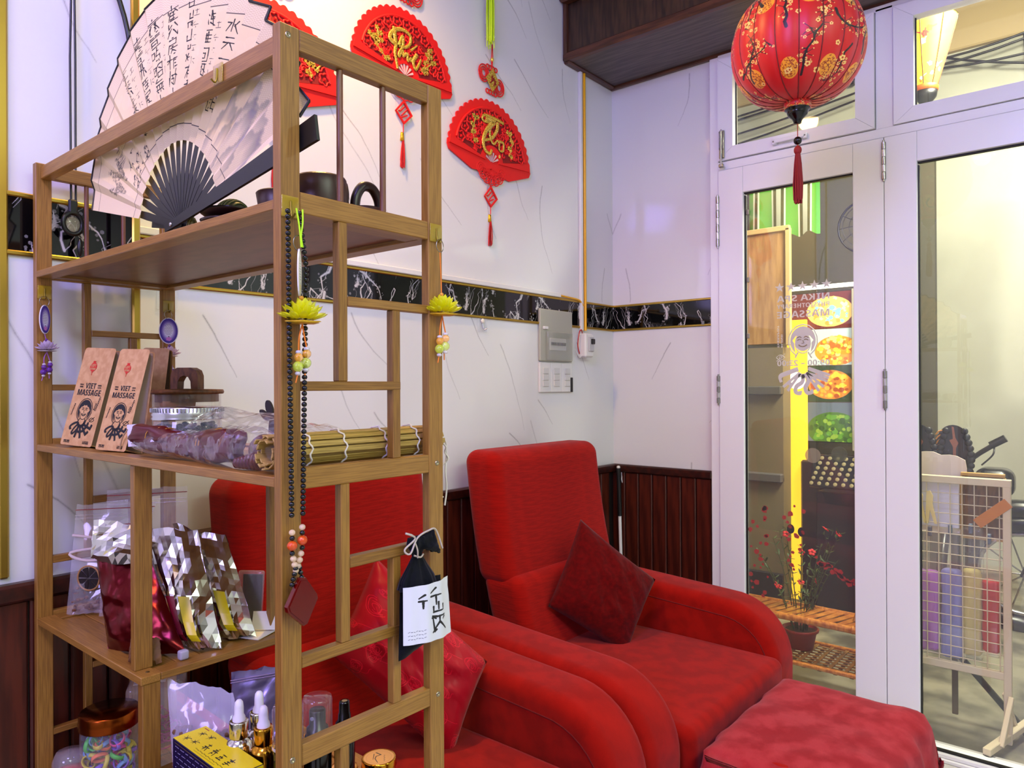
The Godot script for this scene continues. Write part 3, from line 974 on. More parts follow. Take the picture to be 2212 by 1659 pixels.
func fan_plaque(label: String, at_: Vector3, r: float, tilt: float, strokes: Array, sprigs: Array, seed_: int) -> void:
	var red := mat(Color(0.86, 0.03, 0.03), 0.65)
	var deep := mat(Color(0.50, 0.010, 0.014), 0.8)
	var gold: Material = mats["glitter"]
	var o := thing("fan_plaque", label, "wall decoration", T(at_, Vector3(0, 0, tilt)), "red felt fan plaques on the tiled wall")
	var g := RandomNumberGenerator.new()
	g.seed = seed_
	# scalloped back plate
	var a0 := deg_to_rad(8.0)
	var a1 := deg_to_rad(172.0)
	var out := PackedVector2Array()
	var n := 21
	for i in n:
		for k in 6:
			var a := lerpf(a0, a1, (i + k / 6.0) / n)
			var q := r * (0.955 + 0.045 * sin(PI * (k + 0.5) / 6.0))
			out.append(Vector2(cos(a), sin(a)) * q)
	out.append(Vector2(cos(a1), sin(a1)) * r)
	out.append(Vector2(-r * 1.0, r * 0.06))
	out.append(Vector2(-r * 0.96, -r * 0.02))
	out.append(Vector2(-r * 0.45, -r * 0.20))
	out.append(Vector2(0, -r * 0.16))
	out.append(Vector2(r * 0.45, -r * 0.20))
	out.append(Vector2(r * 0.96, -r * 0.02))
	out.append(Vector2(r * 1.0, r * 0.06))
	obj("plate", S().prism(out, 0.004, 0.009), red, o)
	var sector := func(q0: float, q1: float, b0: float, b1: float) -> PackedVector2Array:
		var p := PackedVector2Array()
		for i in 25:
			var a := deg_to_rad(lerpf(b0, b1, i / 24.0))
			p.append(Vector2(cos(a), sin(a)) * q1)
		for i in 25:
			var a := deg_to_rad(lerpf(b1, b0, i / 24.0))
			p.append(Vector2(cos(a), sin(a)) * q0)
		return p
	obj("ground", S().prism(sector.call(r * 0.24, r * 0.83, 13.0, 167.0), 0.009, 0.0105), deep, o)
	obj("collar", S().prism(sector.call(r * 0.17, r * 0.27, 10.0, 170.0), 0.009, 0.0125), red, o)
	for b in [[4.5, 12.0], [168.0, 175.5]]:
		obj("guard", S().prism(sector.call(r * 0.16, r * 0.97, b[0], b[1]), 0.009, 0.013), red, o)
	for b in [24.0, 48.0, 72.0, 96.0, 120.0, 144.0]:
		obj("rib", S().prism(sector.call(r * 0.02, r * 0.2, b, b + 12.0), 0.008, 0.0115), mat(Color(0.85, 0.72, 0.70), 0.7), o)
	# cut felt relief: a border of blossoms and a field of curls
	var rel := S()
	for i in 11:
		var a := deg_to_rad(lerpf(18.0, 162.0, i / 10.0))
		var c := Vector2(cos(a), sin(a)) * r * 0.76
		var loop := []
		for p in petals(c, r * 0.085, 5, 5):
			loop.append(Vector3(p.x, p.y, 0.0118))
		loop.append(loop[0])
		rel.tube(loop, r * 0.014, 5)
		rel.tube([Vector3(c.x - 0.003, c.y, 0.0115), Vector3(c.x + 0.003, c.y, 0.0115)], r * 0.022, 5)
	for i in 120:
		var a := deg_to_rad(g.randf_range(17.0, 163.0))
		var q := r * sqrt(g.randf_range(0.10, 0.44))
		var c := Vector2(cos(a), sin(a)) * q
		var s0 := g.randf() * TAU
		var hand := -1.0 if g.randf() < 0.5 else 1.0
		var pts := []
		for k in 7:
			var w := s0 + hand * k * 0.75
			pts.append(Vector3(c.x + cos(w) * r * 0.045 * (1.0 - k * 0.09), c.y + sin(w) * r * 0.045 * (1.0 - k * 0.09), 0.0116))
		rel.tube(pts, r * 0.017, 5, r * 0.009)
	var band := []
	for i in 31:
		var a := deg_to_rad(lerpf(14.0, 166.0, i / 30.0))
		band.append(Vector3(cos(a) * r * 0.845, sin(a) * r * 0.845, 0.011))
	rel.tube(band, r * 0.02, 6)
	var ro := obj("felt_relief", rel, red, o)
	ro.set_meta("kind", "stuff")
	var word := S()
	for s in strokes:
		brush(word, mm(s[1], 0.0155), s[0] * 0.00128)
	obj("gold_word", word, gold, o)
	for s in sprigs:
		var sp := S()
		brush(sp, mm(s, 0.0135), 0.0035, 0.5)
		for i in range(0, s.size(), 2):
			for e in [Vector2(0, 0), Vector2(0.010, 0.004), Vector2(-0.009, 0.005)]:
				if e == Vector2() or g.randf() < 0.6:
					sp.prism(petals(Vector2(s[i], s[i + 1]) * 0.001 + e, 0.009, 5, 4), 0.012, 0.0145)
		obj("gold_sprig", sp, gold, o)
	# lace scallop, lozenge and tassel underneath; butterfly knot and loop on top
	var lace := S()
	for k in 7:
		var a := deg_to_rad(lerpf(200.0, 340.0, k / 6.0))
		for rr in [0.012, 0.02]:
			var loop := []
			for j in 13:
				var w := TAU * j / 12.0
				loop.append(Vector3(cos(a) * r * 0.27 + cos(w) * rr, -r * 0.06 + sin(a) * r * 0.22 + sin(w) * rr, 0.008))
			lace.tube(loop, 0.0022, 5)
	for k in 13:
		var a := deg_to_rad(lerpf(205.0, 335.0, k / 12.0))
		lace.tube([Vector3(0, -r * 0.1, 0.008), Vector3(cos(a) * r * 0.24, -r * 0.06 + sin(a) * r * 0.2, 0.008)], 0.0022, 5)
	obj("lace_scallop", lace, red, o)
	var dy := -r * 0.56
	var loz := S().prism(PackedVector2Array([Vector2(0, 0.042), Vector2(0.036, 0), Vector2(0, -0.036), Vector2(-0.036, 0), Vector2(-0.03, 0.0), Vector2(0, -0.028), Vector2(0.028, 0), Vector2(0, 0.033), Vector2(-0.028, 0.002), Vector2(-0.034, 0.002)]), 0.004, 0.009)
	for s in ["1525", "3377", "7432", "2558"]:
		var pts := []
		for i in range(0, s.length(), 2):
			pts.append(Vector3((float(s[i]) - 4.5) * 0.006, (float(s[i + 1]) - 4.5) * 0.006, 0.006))
		loz.tube(pts, 0.0025, 5)
	obj("lozenge", loz, red, o, T(Vector3(0, dy, 0), Vector3(0, 0, -tilt)))
	obj("cord", S().tube([Vector3(0, dy - 0.036, 0.006), Vector3(0, dy - 0.06, 0.006)], 0.0016, 5), red, o)
	obj("gold_sleeve", S().soft().lathe([Vector2(0, dy - 0.06), Vector2(0.006, dy - 0.061), Vector2(0.0065, dy - 0.07), Vector2(0.008, dy - 0.088), Vector2(0, dy - 0.088)], 12), mat(Color(0.85, 0.66, 0.15), 0.3, 0.8), o)
	tassel(o, Vector3(0, dy - 0.086, 0.006), 0.09, 0.0065, mat(Color(0.72, 0.02, 0.025), 0.7), seed_)
	var ky := r + 0.075
	var knot := S()
	for sg in [-1, 1]:
		for rr in [0.016, 0.026, 0.036]:
			var loop := []
			for j in 17:
				var w := TAU * j / 16.0
				loop.append(Vector3(sg * (0.042 + cos(w) * rr * 0.72), ky + sin(w) * rr * 0.85 - sg * 0.014, 0.006))
			knot.tube(loop, 0.0024, 5)
		for k in 4:
			var loop := []
			for j in 11:
				var w := TAU * j / 10.0
				loop.append(Vector3(lerpf(-0.022, 0.022, k / 3.0) + cos(w) * 0.008, ky + sg * 0.044 + sin(w) * 0.008, 0.006))
			knot.tube(loop, 0.0024, 5)
	obj("butterfly_knot", knot, red, o)
	obj("gold_square", S().prism(PackedVector2Array([Vector2(0, ky + 0.042), Vector2(0.034, ky), Vector2(0, ky - 0.042), Vector2(-0.034, ky)]), 0.009, 0.013), gold, o)
	var sq := S()
	for s in ["2255", "3674", "4733", "5163", "7256"]:
		sq.tube([Vector3((float(s[0]) - 4.5) * 0.006, ky + (float(s[1]) - 4.5) * 0.006, 0.0135), Vector3((float(s[2]) - 4.5) * 0.006, ky + (float(s[3]) - 4.5) * 0.006, 0.0135)], 0.0024, 5)
	obj("square_emblem", sq, deep, o)
	obj("hanging_loop", S().tube([Vector3(0, ky + 0.042, 0.007), Vector3(-0.004, ky + 0.08, 0.008), Vector3(-0.002, ky + 0.15, 0.01), Vector3(0.004, ky + 0.08, 0.008), Vector3(0, ky + 0.044, 0.007)], 0.0018, 5), red, o)
	obj("gold_bead", S().ball(Vector3(0, ky + 0.075, 0.008), Vector3(0.006, 0.008, 0.006)), mat(Color(0.9, 0.78, 0.3), 0.35, 0.6), o)

func build_decor() -> void:
	var gl := StandardMaterial3D.new()
	gl.albedo_texture = noise(FastNoiseLite.TYPE_CELLULAR, 0.12, 1, 8, [[0.2, Color(0.62, 0.50, 0.10)], [0.6, Color(0.92, 0.82, 0.36)], [0.9, Color(1.0, 0.97, 0.70)]], 256)
	gl.uv1_triplanar = true
	gl.uv1_scale = Vector3.ONE * 9.0
	gl.roughness = 0.4
	gl.metallic = 0.35
	mats["glitter"] = gl
	var phuc := [[7.0, [-54, 133, -52, 109, -46, 82, -49, 55, -44, 35, -37, 8]], [6.5, [-49, 81, -70, 91, -65, 111, -41, 131, -12, 138, 12, 129, 12, 106, -8, 86, -34, 82]], [5.0, [-34, 82, -20, 117, -17, 88, -32, 61, -32, 48, -17, 74, -15, 52]], [5.0, [-18, 55, 2, 69, 4, 48, 17, 61, 19, 49]], [3.5, [15, 85, 42, 111]], [6.0, [42, 81, 27, 55, 39, 33, 60, 72]]]
	var psp := [[-139, 73, -121, 55, -103, 40, -84, 25], [-121, 105, -116, 89, -112, 69], [96, 115, 96, 94, 80, 70, 78, 37], [78, 48, 112, 80]]
	var tho := [[5.0, [57, 156, 15, 160, -46, 158, -57, 139, -31, 136, 15, 154]], [10.0, [-40, 148, -15, 150, 10, 152]], [8.0, [-6, 139, -37, 104, -52, 66, -42, 35, -17, 27, -7, 44]], [6.5, [25, 150, 20, 119, -11, 83, -16, 116, 12, 145]], [4.5, [-47, 67, -17, 78, 4, 67, 25, 86, 35, 71]], [4.5, [35, 85, 57, 83, 56, 56, 35, 54, 35, 81]], [5.0, [38, 34, 35, 23]]]
	var tsp := [[-91, 136, -101, 106, -106, 82, -94, 55], [89, 127, 111, 101, 100, 70, 105, 46]]
	var loc := [[8.0, [-50, 140, -55, 90, -50, 40, -20, 35, 0, 50]], [6.0, [0, 80, -12, 55, 5, 40, 20, 60, 2, 80]], [6.0, [60, 82, 35, 70, 38, 42, 66, 50]], [4.0, [0, 100, 12, 112, 24, 100]]]
	fan_plaque("red fan plaque with gold script Thọ, lowest and nearest the corner", Vector3(-0.825, 2.052, 0.0), 0.224, -1.0, tho, tsp, 3)
	fan_plaque("red fan plaque with gold script Phúc, seen above the shelf's end rail", Vector3(-1.236, 2.232, 0.0), 0.212, -2.0, phuc, psp, 4)
	fan_plaque("red fan plaque mostly hidden behind the near shelf post and paper fan", Vector3(-1.700, 2.070, 0.0), 0.216, 0.0, loc, [[120, 140, 118, 110, 105, 80, 110, 50], [130, 70, 150, 95]], 5)
	# plum sprig of the hidden plaque shows beside the post; the lemon tassel hangs from above
	var lem := thing("lemon_tassel", "lemon yellow silk tassel hanging before the tiled wall", "tassel", T(Vector3(-0.852, 2.45, 0.03)))
	tassel(lem, Vector3(0, 0.385, 0), 0.385, 0.012, mat(Color(0.80, 0.95, 0.06), 0.5), 9, 34)
	obj("cord", S().cyl(Vector3(0, 0.38, 0), Vector3(0, 0.41, 0), 0.002), mat(Color(0.80, 0.95, 0.06), 0.5), lem)
	var wh := mat(Color(0.86, 0.86, 0.84), 0.3)
	var clr := clear(Color(0.95, 0.96, 0.97), 0.12, 0.1)
	var steel := mat(Color(0.7, 0.7, 0.7), 0.25, 1.0)
	for e in [[Vector3(-0.872, 1.468, 0.0), "clear adhesive hook on the tiles left of the fuse box"], [Vector3(-1.985, 1.462, 0.0), "clear adhesive hook on the tiles behind the shelf's back post"], [Vector3(-0.822, 2.52, 0.0), "clear adhesive hook high on the wall over the lowest plaque"]]:
		var h := thing("adhesive_hook", e[1], "hook", T(e[0]), "clear adhesive hooks")
		obj("plate", S().rbox(Vector3(0, 0, 0.002), Vector3(0.05, 0.055, 0.003), 0.0014, 2, 1), clr, h)
		obj("hook_wire", S().tube([Vector3(0, 0.012, 0.005), Vector3(0, -0.012, 0.006), Vector3(0.002, -0.02, 0.012), Vector3(0.008, -0.014, 0.018)], 0.0022, 7), steel, h)
		obj("boss", S().ball(Vector3(0, 0.012, 0.005), Vector3(0.009, 0.009, 0.004)), mat(Color(0.9, 0.88, 0.82), 0.3), h)
	# electrics
	var box := thing("fuse_box", "grey flush fuse box with a smoked cover below the black band", "fuse box", T(Vector3(-0.4395, 1.448, 0.0)))
	obj("door_frame", S().box(Vector3(0, 0, 0.006), Vector3(0.217, 0.205, 0.012), 0.003), mat(Color(0.66, 0.66, 0.60), 0.4), box)
	obj("breakers", S().box(Vector3(0.005, -0.035, 0.013), Vector3(0.11, 0.05, 0.006), 0.002), mat(Color(0.78, 0.78, 0.76), 0.4), box)
	for k in 7:
		obj("switch_lever", S().box(Vector3(-0.040 + k * 0.0145, -0.033, 0.018), Vector3(0.009, 0.012, 0.006), 0.001), mat(Color(0.16, 0.18, 0.22), 0.4), box)
	obj("cover", S().rbox(Vector3(0.01, -0.042, 0.019), Vector3(0.168, 0.115, 0.012), 0.004, 2, 1), clear(Color(0.72, 0.74, 0.68), 0.30, 0.1), box)
	obj("latch", S().box(Vector3(-0.077, 0.028, 0.014), Vector3(0.03, 0.012, 0.008), 0.002), wh, box)
	var sw := thing("switch_panel", "white triple light switch panel below the fuse box", "light switch", T(Vector3(-0.4395, 1.282, 0.0)))
	for k in 3:
		var cx := -0.0727 + k * 0.0727
		obj("plate", S().box(Vector3(cx, 0, 0.005), Vector3(0.0715, 0.118, 0.010), 0.002), wh, sw)
		for j in 3:
			obj("rocker", S().box(Vector3(cx, 0.025 - j * 0.025, 0.011), Vector3(0.036, 0.0235, 0.005), 0.0015), mat(Color(0.80, 0.80, 0.78), 0.35), sw)
	obj("black_tab", S().box(Vector3(0.101, -0.03, 0.012), Vector3(0.014, 0.06, 0.004), 0.001), mat(Color(0.06, 0.06, 0.06), 0.5), sw)
	var br := thing("circuit_breaker", "small white circuit breaker at the foot of the cable duct", "breaker", T(Vector3(-0.252, 1.416, 0.0)))
	obj("body", S().box(Vector3(0, 0, 0.022), Vector3(0.062, 0.10, 0.044), 0.006), wh, br)
	obj("face", S().box(Vector3(0.006, 0.005, 0.047), Vector3(0.036, 0.06, 0.008), 0.002), mat(Color(0.72, 0.72, 0.72), 0.4), br)
	obj("lever", S().box(Vector3(0.01, 0.016, 0.053), Vector3(0.02, 0.022, 0.012), 0.002), mat(Color(0.05, 0.05, 0.05), 0.4), br)
	obj("red_wire", S().tube(curve([Vector3(-0.02, 0.05, 0.02), Vector3(-0.03, 0.065, 0.022), Vector3(-0.045, 0.05, 0.022), Vector3(-0.05, 0.0, 0.018), Vector3(-0.035, -0.035, 0.016)]), 0.0022, 6), mat(Color(0.7, 0.04, 0.03), 0.4), br)
	obj("white_wire", S().tube(curve([Vector3(-0.025, -0.04, 0.02), Vector3(-0.04, -0.05, 0.02), Vector3(-0.06, -0.02, 0.015)]), 0.0022, 6), wh, br)
	var du := thing("cable_duct", "white upright cable duct running from the bulkhead to the breaker", "cable duct", T(Vector3(-0.259, 1.48, 0.0)))
	obj("channel", S().box(Vector3(0, 0.545, 0.007), Vector3(0.017, 1.09, 0.014), 0.002), wh, du)
	var ye := thing("yellow_cable", "yellow cable beside the upright white duct", "cable", T(Vector3(-0.2365, 1.48, 0.0045)))
	obj("sheath", S().tube([Vector3(0, 0, 0.006), Vector3(0, 0.4, 0.006), Vector3(0.001, 0.8, 0.006), Vector3(0, 1.09, 0.006)], 0.0068, 8), mat(Color(0.92, 0.68, 0.03), 0.4), ye)
	var hd := thing("cable_duct", "white level cable duct lying just above the black band", "cable duct", T(Vector3(-0.41, 1.613, 0.0)))
	obj("channel", S().box(Vector3(-0.85, 0, 0.007), Vector3(1.70, 0.017, 0.014), 0.002), wh, hd)
	obj("cable_end", S().tube(curve([Vector3(0, 0.0, 0.008), Vector3(0.06, -0.003, 0.008), Vector3(0.13, -0.008, 0.009), Vector3(0.158, -0.03, 0.012)]), 0.004, 7), mat(Color(0.92, 0.68, 0.03), 0.4), hd)
	tag(obj("screw_hook", S().at(T(Vector3(-0.006, 1.503, 0.893 - 0.46))).box(Vector3(), Vector3(0.008, 0.016, 0.012), 0.002), mat(Color(0.5, 0.5, 0.5), 0.4, 0.5)), "small grey clip on the tiles beside the glass door frame", "clip")
	# white cane in the corner
	var cane := thing("white_cane", "folding white cane leaning in the corner behind the armchair", "cane", T(Vector3(-0.022, 0.0, 0.062), Vector3(-1.2, 0, 0.6)))
	obj("tip", S().cyl(Vector3(0, 0.0, 0), Vector3(0, 0.05, 0), 0.008), mat(Color(0.8, 0.1, 0.08), 0.4), cane)
	obj("shaft", S().cyl(Vector3(0, 0.05, 0), Vector3(0, 0.675, 0), 0.0072), mat(Color(0.92, 0.92, 0.92), 0.3), cane)
	obj("grip", S().cyl(Vector3(0, 0.675, 0), Vector3(0, 0.885, 0), 0.0095), mat(Color(0.025, 0.025, 0.03), 0.6), cane)
	obj("cap", S().ball(Vector3(0, 0.888, 0), Vector3(0.0085, 0.008, 0.0085)), wh, cane)
	obj("wrist_cord", S().tube(curve([Vector3(0.006, 0.885, 0.004), Vector3(0.014, 0.872, 0.006), Vector3(0.016, 0.85, 0.006), Vector3(0.011, 0.835, 0.008), Vector3(0.016, 0.82, 0.008)]), 0.0025, 6), mat(Color(0.85, 0.85, 0.85), 0.8), cane)
	build_lantern()
	build_soft()

func build_lantern() -> void:
	var im := pic(1024, 512, Color(0.80, 0.045, 0.05))
	var g := RandomNumberGenerator.new()
	g.seed = 77
	var gold := Color(0.93, 0.62, 0.14)
	var pale := Color(0.97, 0.80, 0.42)
	for k in 9:
		for row in 2:
			var c := Vector2(k * 1024.0 / 9 + (30 if row == 0 else 84), 175 if row == 0 else 385)
			for yy in range(-34, 35):
				for xx in range(-26, 27):
					if pow(xx / 26.0, 2) + pow(yy / 34.0, 2) < 1.0:
						im.set_pixel(posmod(int(c.x) + xx, 1024), int(c.y) + yy, gold)
			for j in 90:
				var a := g.randf() * TAU
				var q := g.randf_range(0.35, 0.95)
				var p := c + Vector2(cos(a) * 26, sin(a) * 34) * q
				line(im, [p, p + Vector2(g.randf_range(-4, 4), g.randf_range(-4, 4))], 0.9, Color(0.55, 0.13, 0.03))
			for s in ["2277", "3366", "4482", "5228", "3663", "1515"]:
				glyph(im, s.substr(0, 4), c, 22, 0.8, Color(0.45, 0.10, 0.02))
	var bloom := func(p: Vector2, r: float) -> void:
		for j in 5:
			dot(im, p + Vector2.from_angle(j * TAU / 5 + p.x) * r, r * 0.72, pale)
		dot(im, p, r * 0.6, Color(0.70, 0.20, 0.04))
	for k in 40:
		var p := Vector2(g.randf() * 1024, g.randf_range(50, 470))
		var d := g.randf_range(0.6, 2.4) * (1 if g.randf() < 0.5 else -1)
		var pts := [p]
		for j in 9:
			d += g.randf_range(-0.7, 0.7)
			p += Vector2(cos(d), sin(d)) * 15
			pts.append(p)
			if j > 1:
				for q in 5:
					var o := p + Vector2(g.randf_range(-22, 22), g.randf_range(-18, 18))
					line(im, [p, o], 0.8, Color(0.16, 0.05, 0.03))
					if g.randf() < 0.5:
						bloom.call(o, g.randf_range(2.0, 3.6))
					else:
						dot(im, o, g.randf_range(1.4, 2.4), pale)
		line(im, pts, g.randf_range(2.5, 5.0), Color(0.10, 0.05, 0.04), 1.0)
	for k in 44:
		bloom.call(Vector2(g.randf() * 1024, g.randf_range(40, 480)), g.randf_range(4, 7))
	var silk := picmat(im, 0.42)
	silk.rim_enabled = true
	silk.rim = 0.3
	var o := thing("silk_lantern", "round red silk lantern with gold plum blossoms hanging before the doors", "lantern", T(Vector3(-0.849, 2.127, 1.097), Vector3(0, 20, 0)))
	var prof := []
	for i in 25:
		var a := -PI / 2 + PI * i / 24.0
		prof.append(Vector2(0.030 + 0.136 * pow(maxf(cos(a), 0.0), 0.82), 0.142 * sin(a)))
	var ribs := func(v: Vector3) -> Vector3:
		var a := atan2(v.z, v.x)
		var q := 1.0 - 0.028 * pow(absf(cos(a * 9.0)), 6.0)
		return Vector3(v.x * q, v.y, v.z * q)
	obj("silk_shade", S().soft().lathe(prof, 108, ribs), silk, o)
	var wire := S()
	for k in 18:
		var a := TAU * (k + 0.5) / 18.0 + PI / 18.0
		var pts := []
		for i in 19:
			var b := -PI / 2 + PI * i / 18.0
			var rr := (0.030 + 0.136 * pow(maxf(cos(b), 0.0), 0.82)) * 0.972
			pts.append(Vector3(cos(a) * rr, 0.142 * sin(b), sin(a) * rr))
		wire.tube(pts, 0.0018, 5)
	obj("rib_wires", wire, mat(Color(0.45, 0.02, 0.02), 0.5), o)
	obj("collar", S().soft().lathe([Vector2(0.030, -0.138), Vector2(0.034, -0.141), Vector2(0.033, -0.158), Vector2(0.0, -0.158)], 28), silk, o)
	var blk := mat(Color(0.015, 0.015, 0.02), 0.15)
	obj("finial", S().soft().lathe([Vector2(0.0, -0.156), Vector2(0.031, -0.157), Vector2(0.032, -0.160), Vector2(0.026, -0.163), Vector2(0.0265, -0.168), Vector2(0.024, -0.175), Vector2(0.014, -0.184), Vector2(0.011, -0.190), Vector2(0.0095, -0.196), Vector2(0.0, -0.197)], 24), blk, o)
	obj("crown", S().soft().lathe([Vector2(0.0, 0.17), Vector2(0.02, 0.168), Vector2(0.03, 0.15), Vector2(0.031, 0.14), Vector2(0.0, 0.139)], 24), blk, o)
	obj("hanging_cord", S().cyl(Vector3(0, 0.168, 0), Vector3(0, 0.733, 0), 0.002), mat(Color(0.4, 0.05, 0.03), 0.7), o)
	obj("cord", S().cyl(Vector3(0, -0.197, 0), Vector3(0, -0.258, 0), 0.0012), mat(Color(0.6, 0.2, 0.1), 0.7), o)
	obj("black_bead", S().ball(Vector3(0, -0.241, 0), Vector3(0.0105, 0.0105, 0.0105)), blk, o)
	var tr := mat(Color(0.52, 0.012, 0.025), 0.7)
	obj("tassel_head", S().ball(Vector3(0, -0.266, 0), Vector3(0.010, 0.012, 0.010)), tr, o)
	tassel(o, Vector3(0, -0.262, 0), 0.145, 0.0095, tr, 31, 60)

# a stuffed square: corners t, r, b, l and thickness
func pillow(t: Vector3, r: Vector3, b: Vector3, l: Vector3, th: float, seed_: int, crease: float) -> Shape:
	var n := (r - t).cross(l - t).normalized()
	var fn := FastNoiseLite.new()
	fn.seed = seed_
	fn.frequency = 5.0
	fn.fractal_octaves = 3
	var sh := S()
	for side in [-1.0, 1.0]:
		sh.sheet(30, 30, func(u: float, v: float) -> Vector3:
			var a := 2.0 * u - 1.0
			var c := 2.0 * v - 1.0
			var k := pow(maxf((1.0 - pow(absf(a), 2.6)) * (1.0 - pow(absf(c), 2.6)), 0.0), 0.55)
			# edges pull in between the corners
			var uu := 0.5 + 0.5 * a * (1.0 - 0.035 * (1.0 - c * c))
			var vv := 0.5 + 0.5 * c * (1.0 - 0.035 * (1.0 - a * a))
			var p := t.lerp(r, uu).lerp(l.lerp(b, uu), vv)
			var w := fn.get_noise_3d(u * 0.9 + side, v * 0.9, 0.0) * crease * k
			var edge := 1.0 - k
			w += sin((a + c) * 16.0 + side) * crease * 0.25 * edge * k
			return p + n * side * (th * k * 0.5 + w), true, n * side)
	return sh

func build_soft() -> void:
	# cushions
	var velvet := fabric(Color(0.33, 0.004, 0.008), Color(0.42, 0.008, 0.014), 0.85, 30.0, 9.0)
	var c1 := thing("velvet_cushion", "dark red velvet cushion standing on one corner against the chair arm", "cushion", T())
	obj("cover", pillow(Vector3(-0.787, 0.805, 0.362), Vector3(-0.617, 0.600, 0.546), Vector3(-0.79, 0.392, 0.535), Vector3(-0.955, 0.553, 0.352), 0.13, 4, 0.014), velvet, c1)
	var im := pic(512, 512, Color(0.62, 0.006, 0.095))
	var g := RandomNumberGenerator.new()
	g.seed = 6
	for k in 26:
		var c := Vector2(g.randf(), g.randf()) * 512
		var r0 := g.randf_range(14, 40)
		for j in 4:
			var pts := []
			var s0 := g.randf() * TAU
			for q in 14:
				pts.append(c + Vector2.from_angle(s0 + q * 0.33) * r0 * (1.0 - j * 0.22) * (1.0 + 0.12 * sin(q)))
			line(im, pts, 1.1, Color(0.84, 0.08, 0.19))
		var tail := [c]
		for q in 8:
			tail.append(c + Vector2(sin(q * 0.8 + r0) * 14 + q * 9, q * 8 - 20))
		line(im, tail, 1.0, Color(0.82, 0.07, 0.18))
	var satin := picmat(im, 0.38)
	satin.rim_enabled = true
	satin.rim = 0.15
	satin.rim_tint = 1.0
	satin.metallic_specular = 0.3
	var c2 := thing("satin_cushion", "crimson satin cushion with a swirling pattern seen through the shelf end", "cushion", T())
	obj("cover", pillow(Vector3(-1.672, 0.845, 0.385), Vector3(-1.49, 0.590, 0.575), Vector3(-1.615, 0.395, 0.575), Vector3(-1.80, 0.650, 0.385), 0.14, 9, 0.02), satin, c2)
	# footstool with a towel over it
	var fs := thing("footstool", "low red footstool in front of the armchair, under a towel", "footstool", T(Vector3(-0.945, 0, 1.172)))
	var wood_red := wood(Color(0.42, 0.05, 0.03), Color(0.58, 0.10, 0.06), 0.35, Vector3(12, 1, 12), 17)
	obj("cushion", S().rbox(Vector3(0, 0.355, 0), Vector3(0.51, 0.11, 0.33), 0.03, 4, 3), mats["plush"], fs)
	obj("apron", S().box(Vector3(0, 0.27, 0), Vector3(0.48, 0.07, 0.30), 0.004), wood_red, fs)
	for sx in [-1, 1]:
		for sz in [-1, 1]:
			obj("leg", S().box(Vector3(0.235 * sx, 0.15, 0.145 * sz), Vector3(0.035, 0.30, 0.03), 0.004), wood_red, fs)
	var towel := fabric(Color(0.60, 0.12, 0.15), Color(0.70, 0.21, 0.24), 0.95, 26.0, 1.6)
	var fn := FastNoiseLite.new()
	fn.seed = 12
	fn.frequency = 3.0
	var tw := S()
	for layer in 2:
		tw.sheet(44, 44, func(u: float, v: float) -> Vector3:
			var hx := 0.268
			var hz := 0.177
			var a := (u - 0.5) * 2.0 * 0.44
			var c := (v - 0.5) * 2.0 * 0.36
			var p := Vector3(a, 0.418, c)
			var drop := 0.0
			if absf(a) > hx:
				drop += absf(a) - hx
				p.x = signf(a) * (hx + 0.012 * (1.0 - exp(-(absf(a) - hx) * 60.0)) + (absf(a) - hx) * 0.10)
			if absf(c) > hz:
				drop += absf(c) - hz
				p.z = signf(c) * (hz + 0.012 * (1.0 - exp(-(absf(c) - hz) * 60.0)) + (absf(c) - hz) * 0.12)
			drop = minf(drop, 0.17 + 0.05 * sin(a * 9.0))
			p.y -= drop
			var soften := smoothstep(0.0, 0.03, drop)
			p.x += fn.get_noise_2d(c * 2.0, 9.0) * 0.03 * soften
			p.z += fn.get_noise_2d(a * 2.0, 5.0) * 0.03 * soften
			p.y += fn.get_noise_2d(a * 1.4, c * 1.4) * 0.008 - 0.012 * pow(maxf(absf(a) / hx, absf(c) / hz), 6.0) * (1.0 - soften)
			return p + Vector3(0, -0.004 * layer, 0), true, Vector3(0, 1 - 2 * layer, 0))
	var t := thing("towel", "rose pink towel draped over the footstool in front of the armchair", "towel", T(Vector3(-0.945, 0, 1.172)))
	obj("cloth", tw, towel, t)

# ================================ goods on the shelf ============================================
func V(x: float, y: float, z: float) -> Vector3:
	return Vector3(x, y, z)

# a bag between four corners; th is how far it bellies, crk how crumpled it is
func pouch(bl: Vector3, br: Vector3, tr: Vector3, tl: Vector3, th: float, crk: float, seed_: int, nu := 18, nv := 26, smooth := true, fq := 3.0, back := true) -> Shape:
	var n := (br - bl).cross(tl - bl).normalized()
	var fn := FastNoiseLite.new()
	fn.seed = seed_
	fn.frequency = fq
	fn.fractal_octaves = 3
	fn.noise_type = FastNoiseLite.TYPE_SIMPLEX_SMOOTH
	var sh := S()
	for side in ([1.0, -1.0] if back else [1.0]):
		sh.sheet(nu, nv, func(u: float, v: float) -> Vector3:
			var e := pow(4.0 * u * (1.0 - u), 0.6)
			var b := e * minf(1.0, v * 7.0 + 0.25) * clampf((1.02 - v) * 1.25, 0.0, 1.0)
			var p := bl.lerp(br, u).lerp(tl.lerp(tr, u), v)
			var w := fn.get_noise_3d(u * 1.2 + side * 3.0, v * 1.6, 0.5)
			var w2 := fn.get_noise_3d(u * 1.2, v * 1.6, 7.5)
			p += (tl - bl).normalized() * w2 * crk * 1.2 * (1.0 if v > 0.97 or v < 0.03 else 0.4)
			return p + n * (side * th * 0.5 * b + crk * w * (0.5 + b)), smooth, n * side)
	return sh

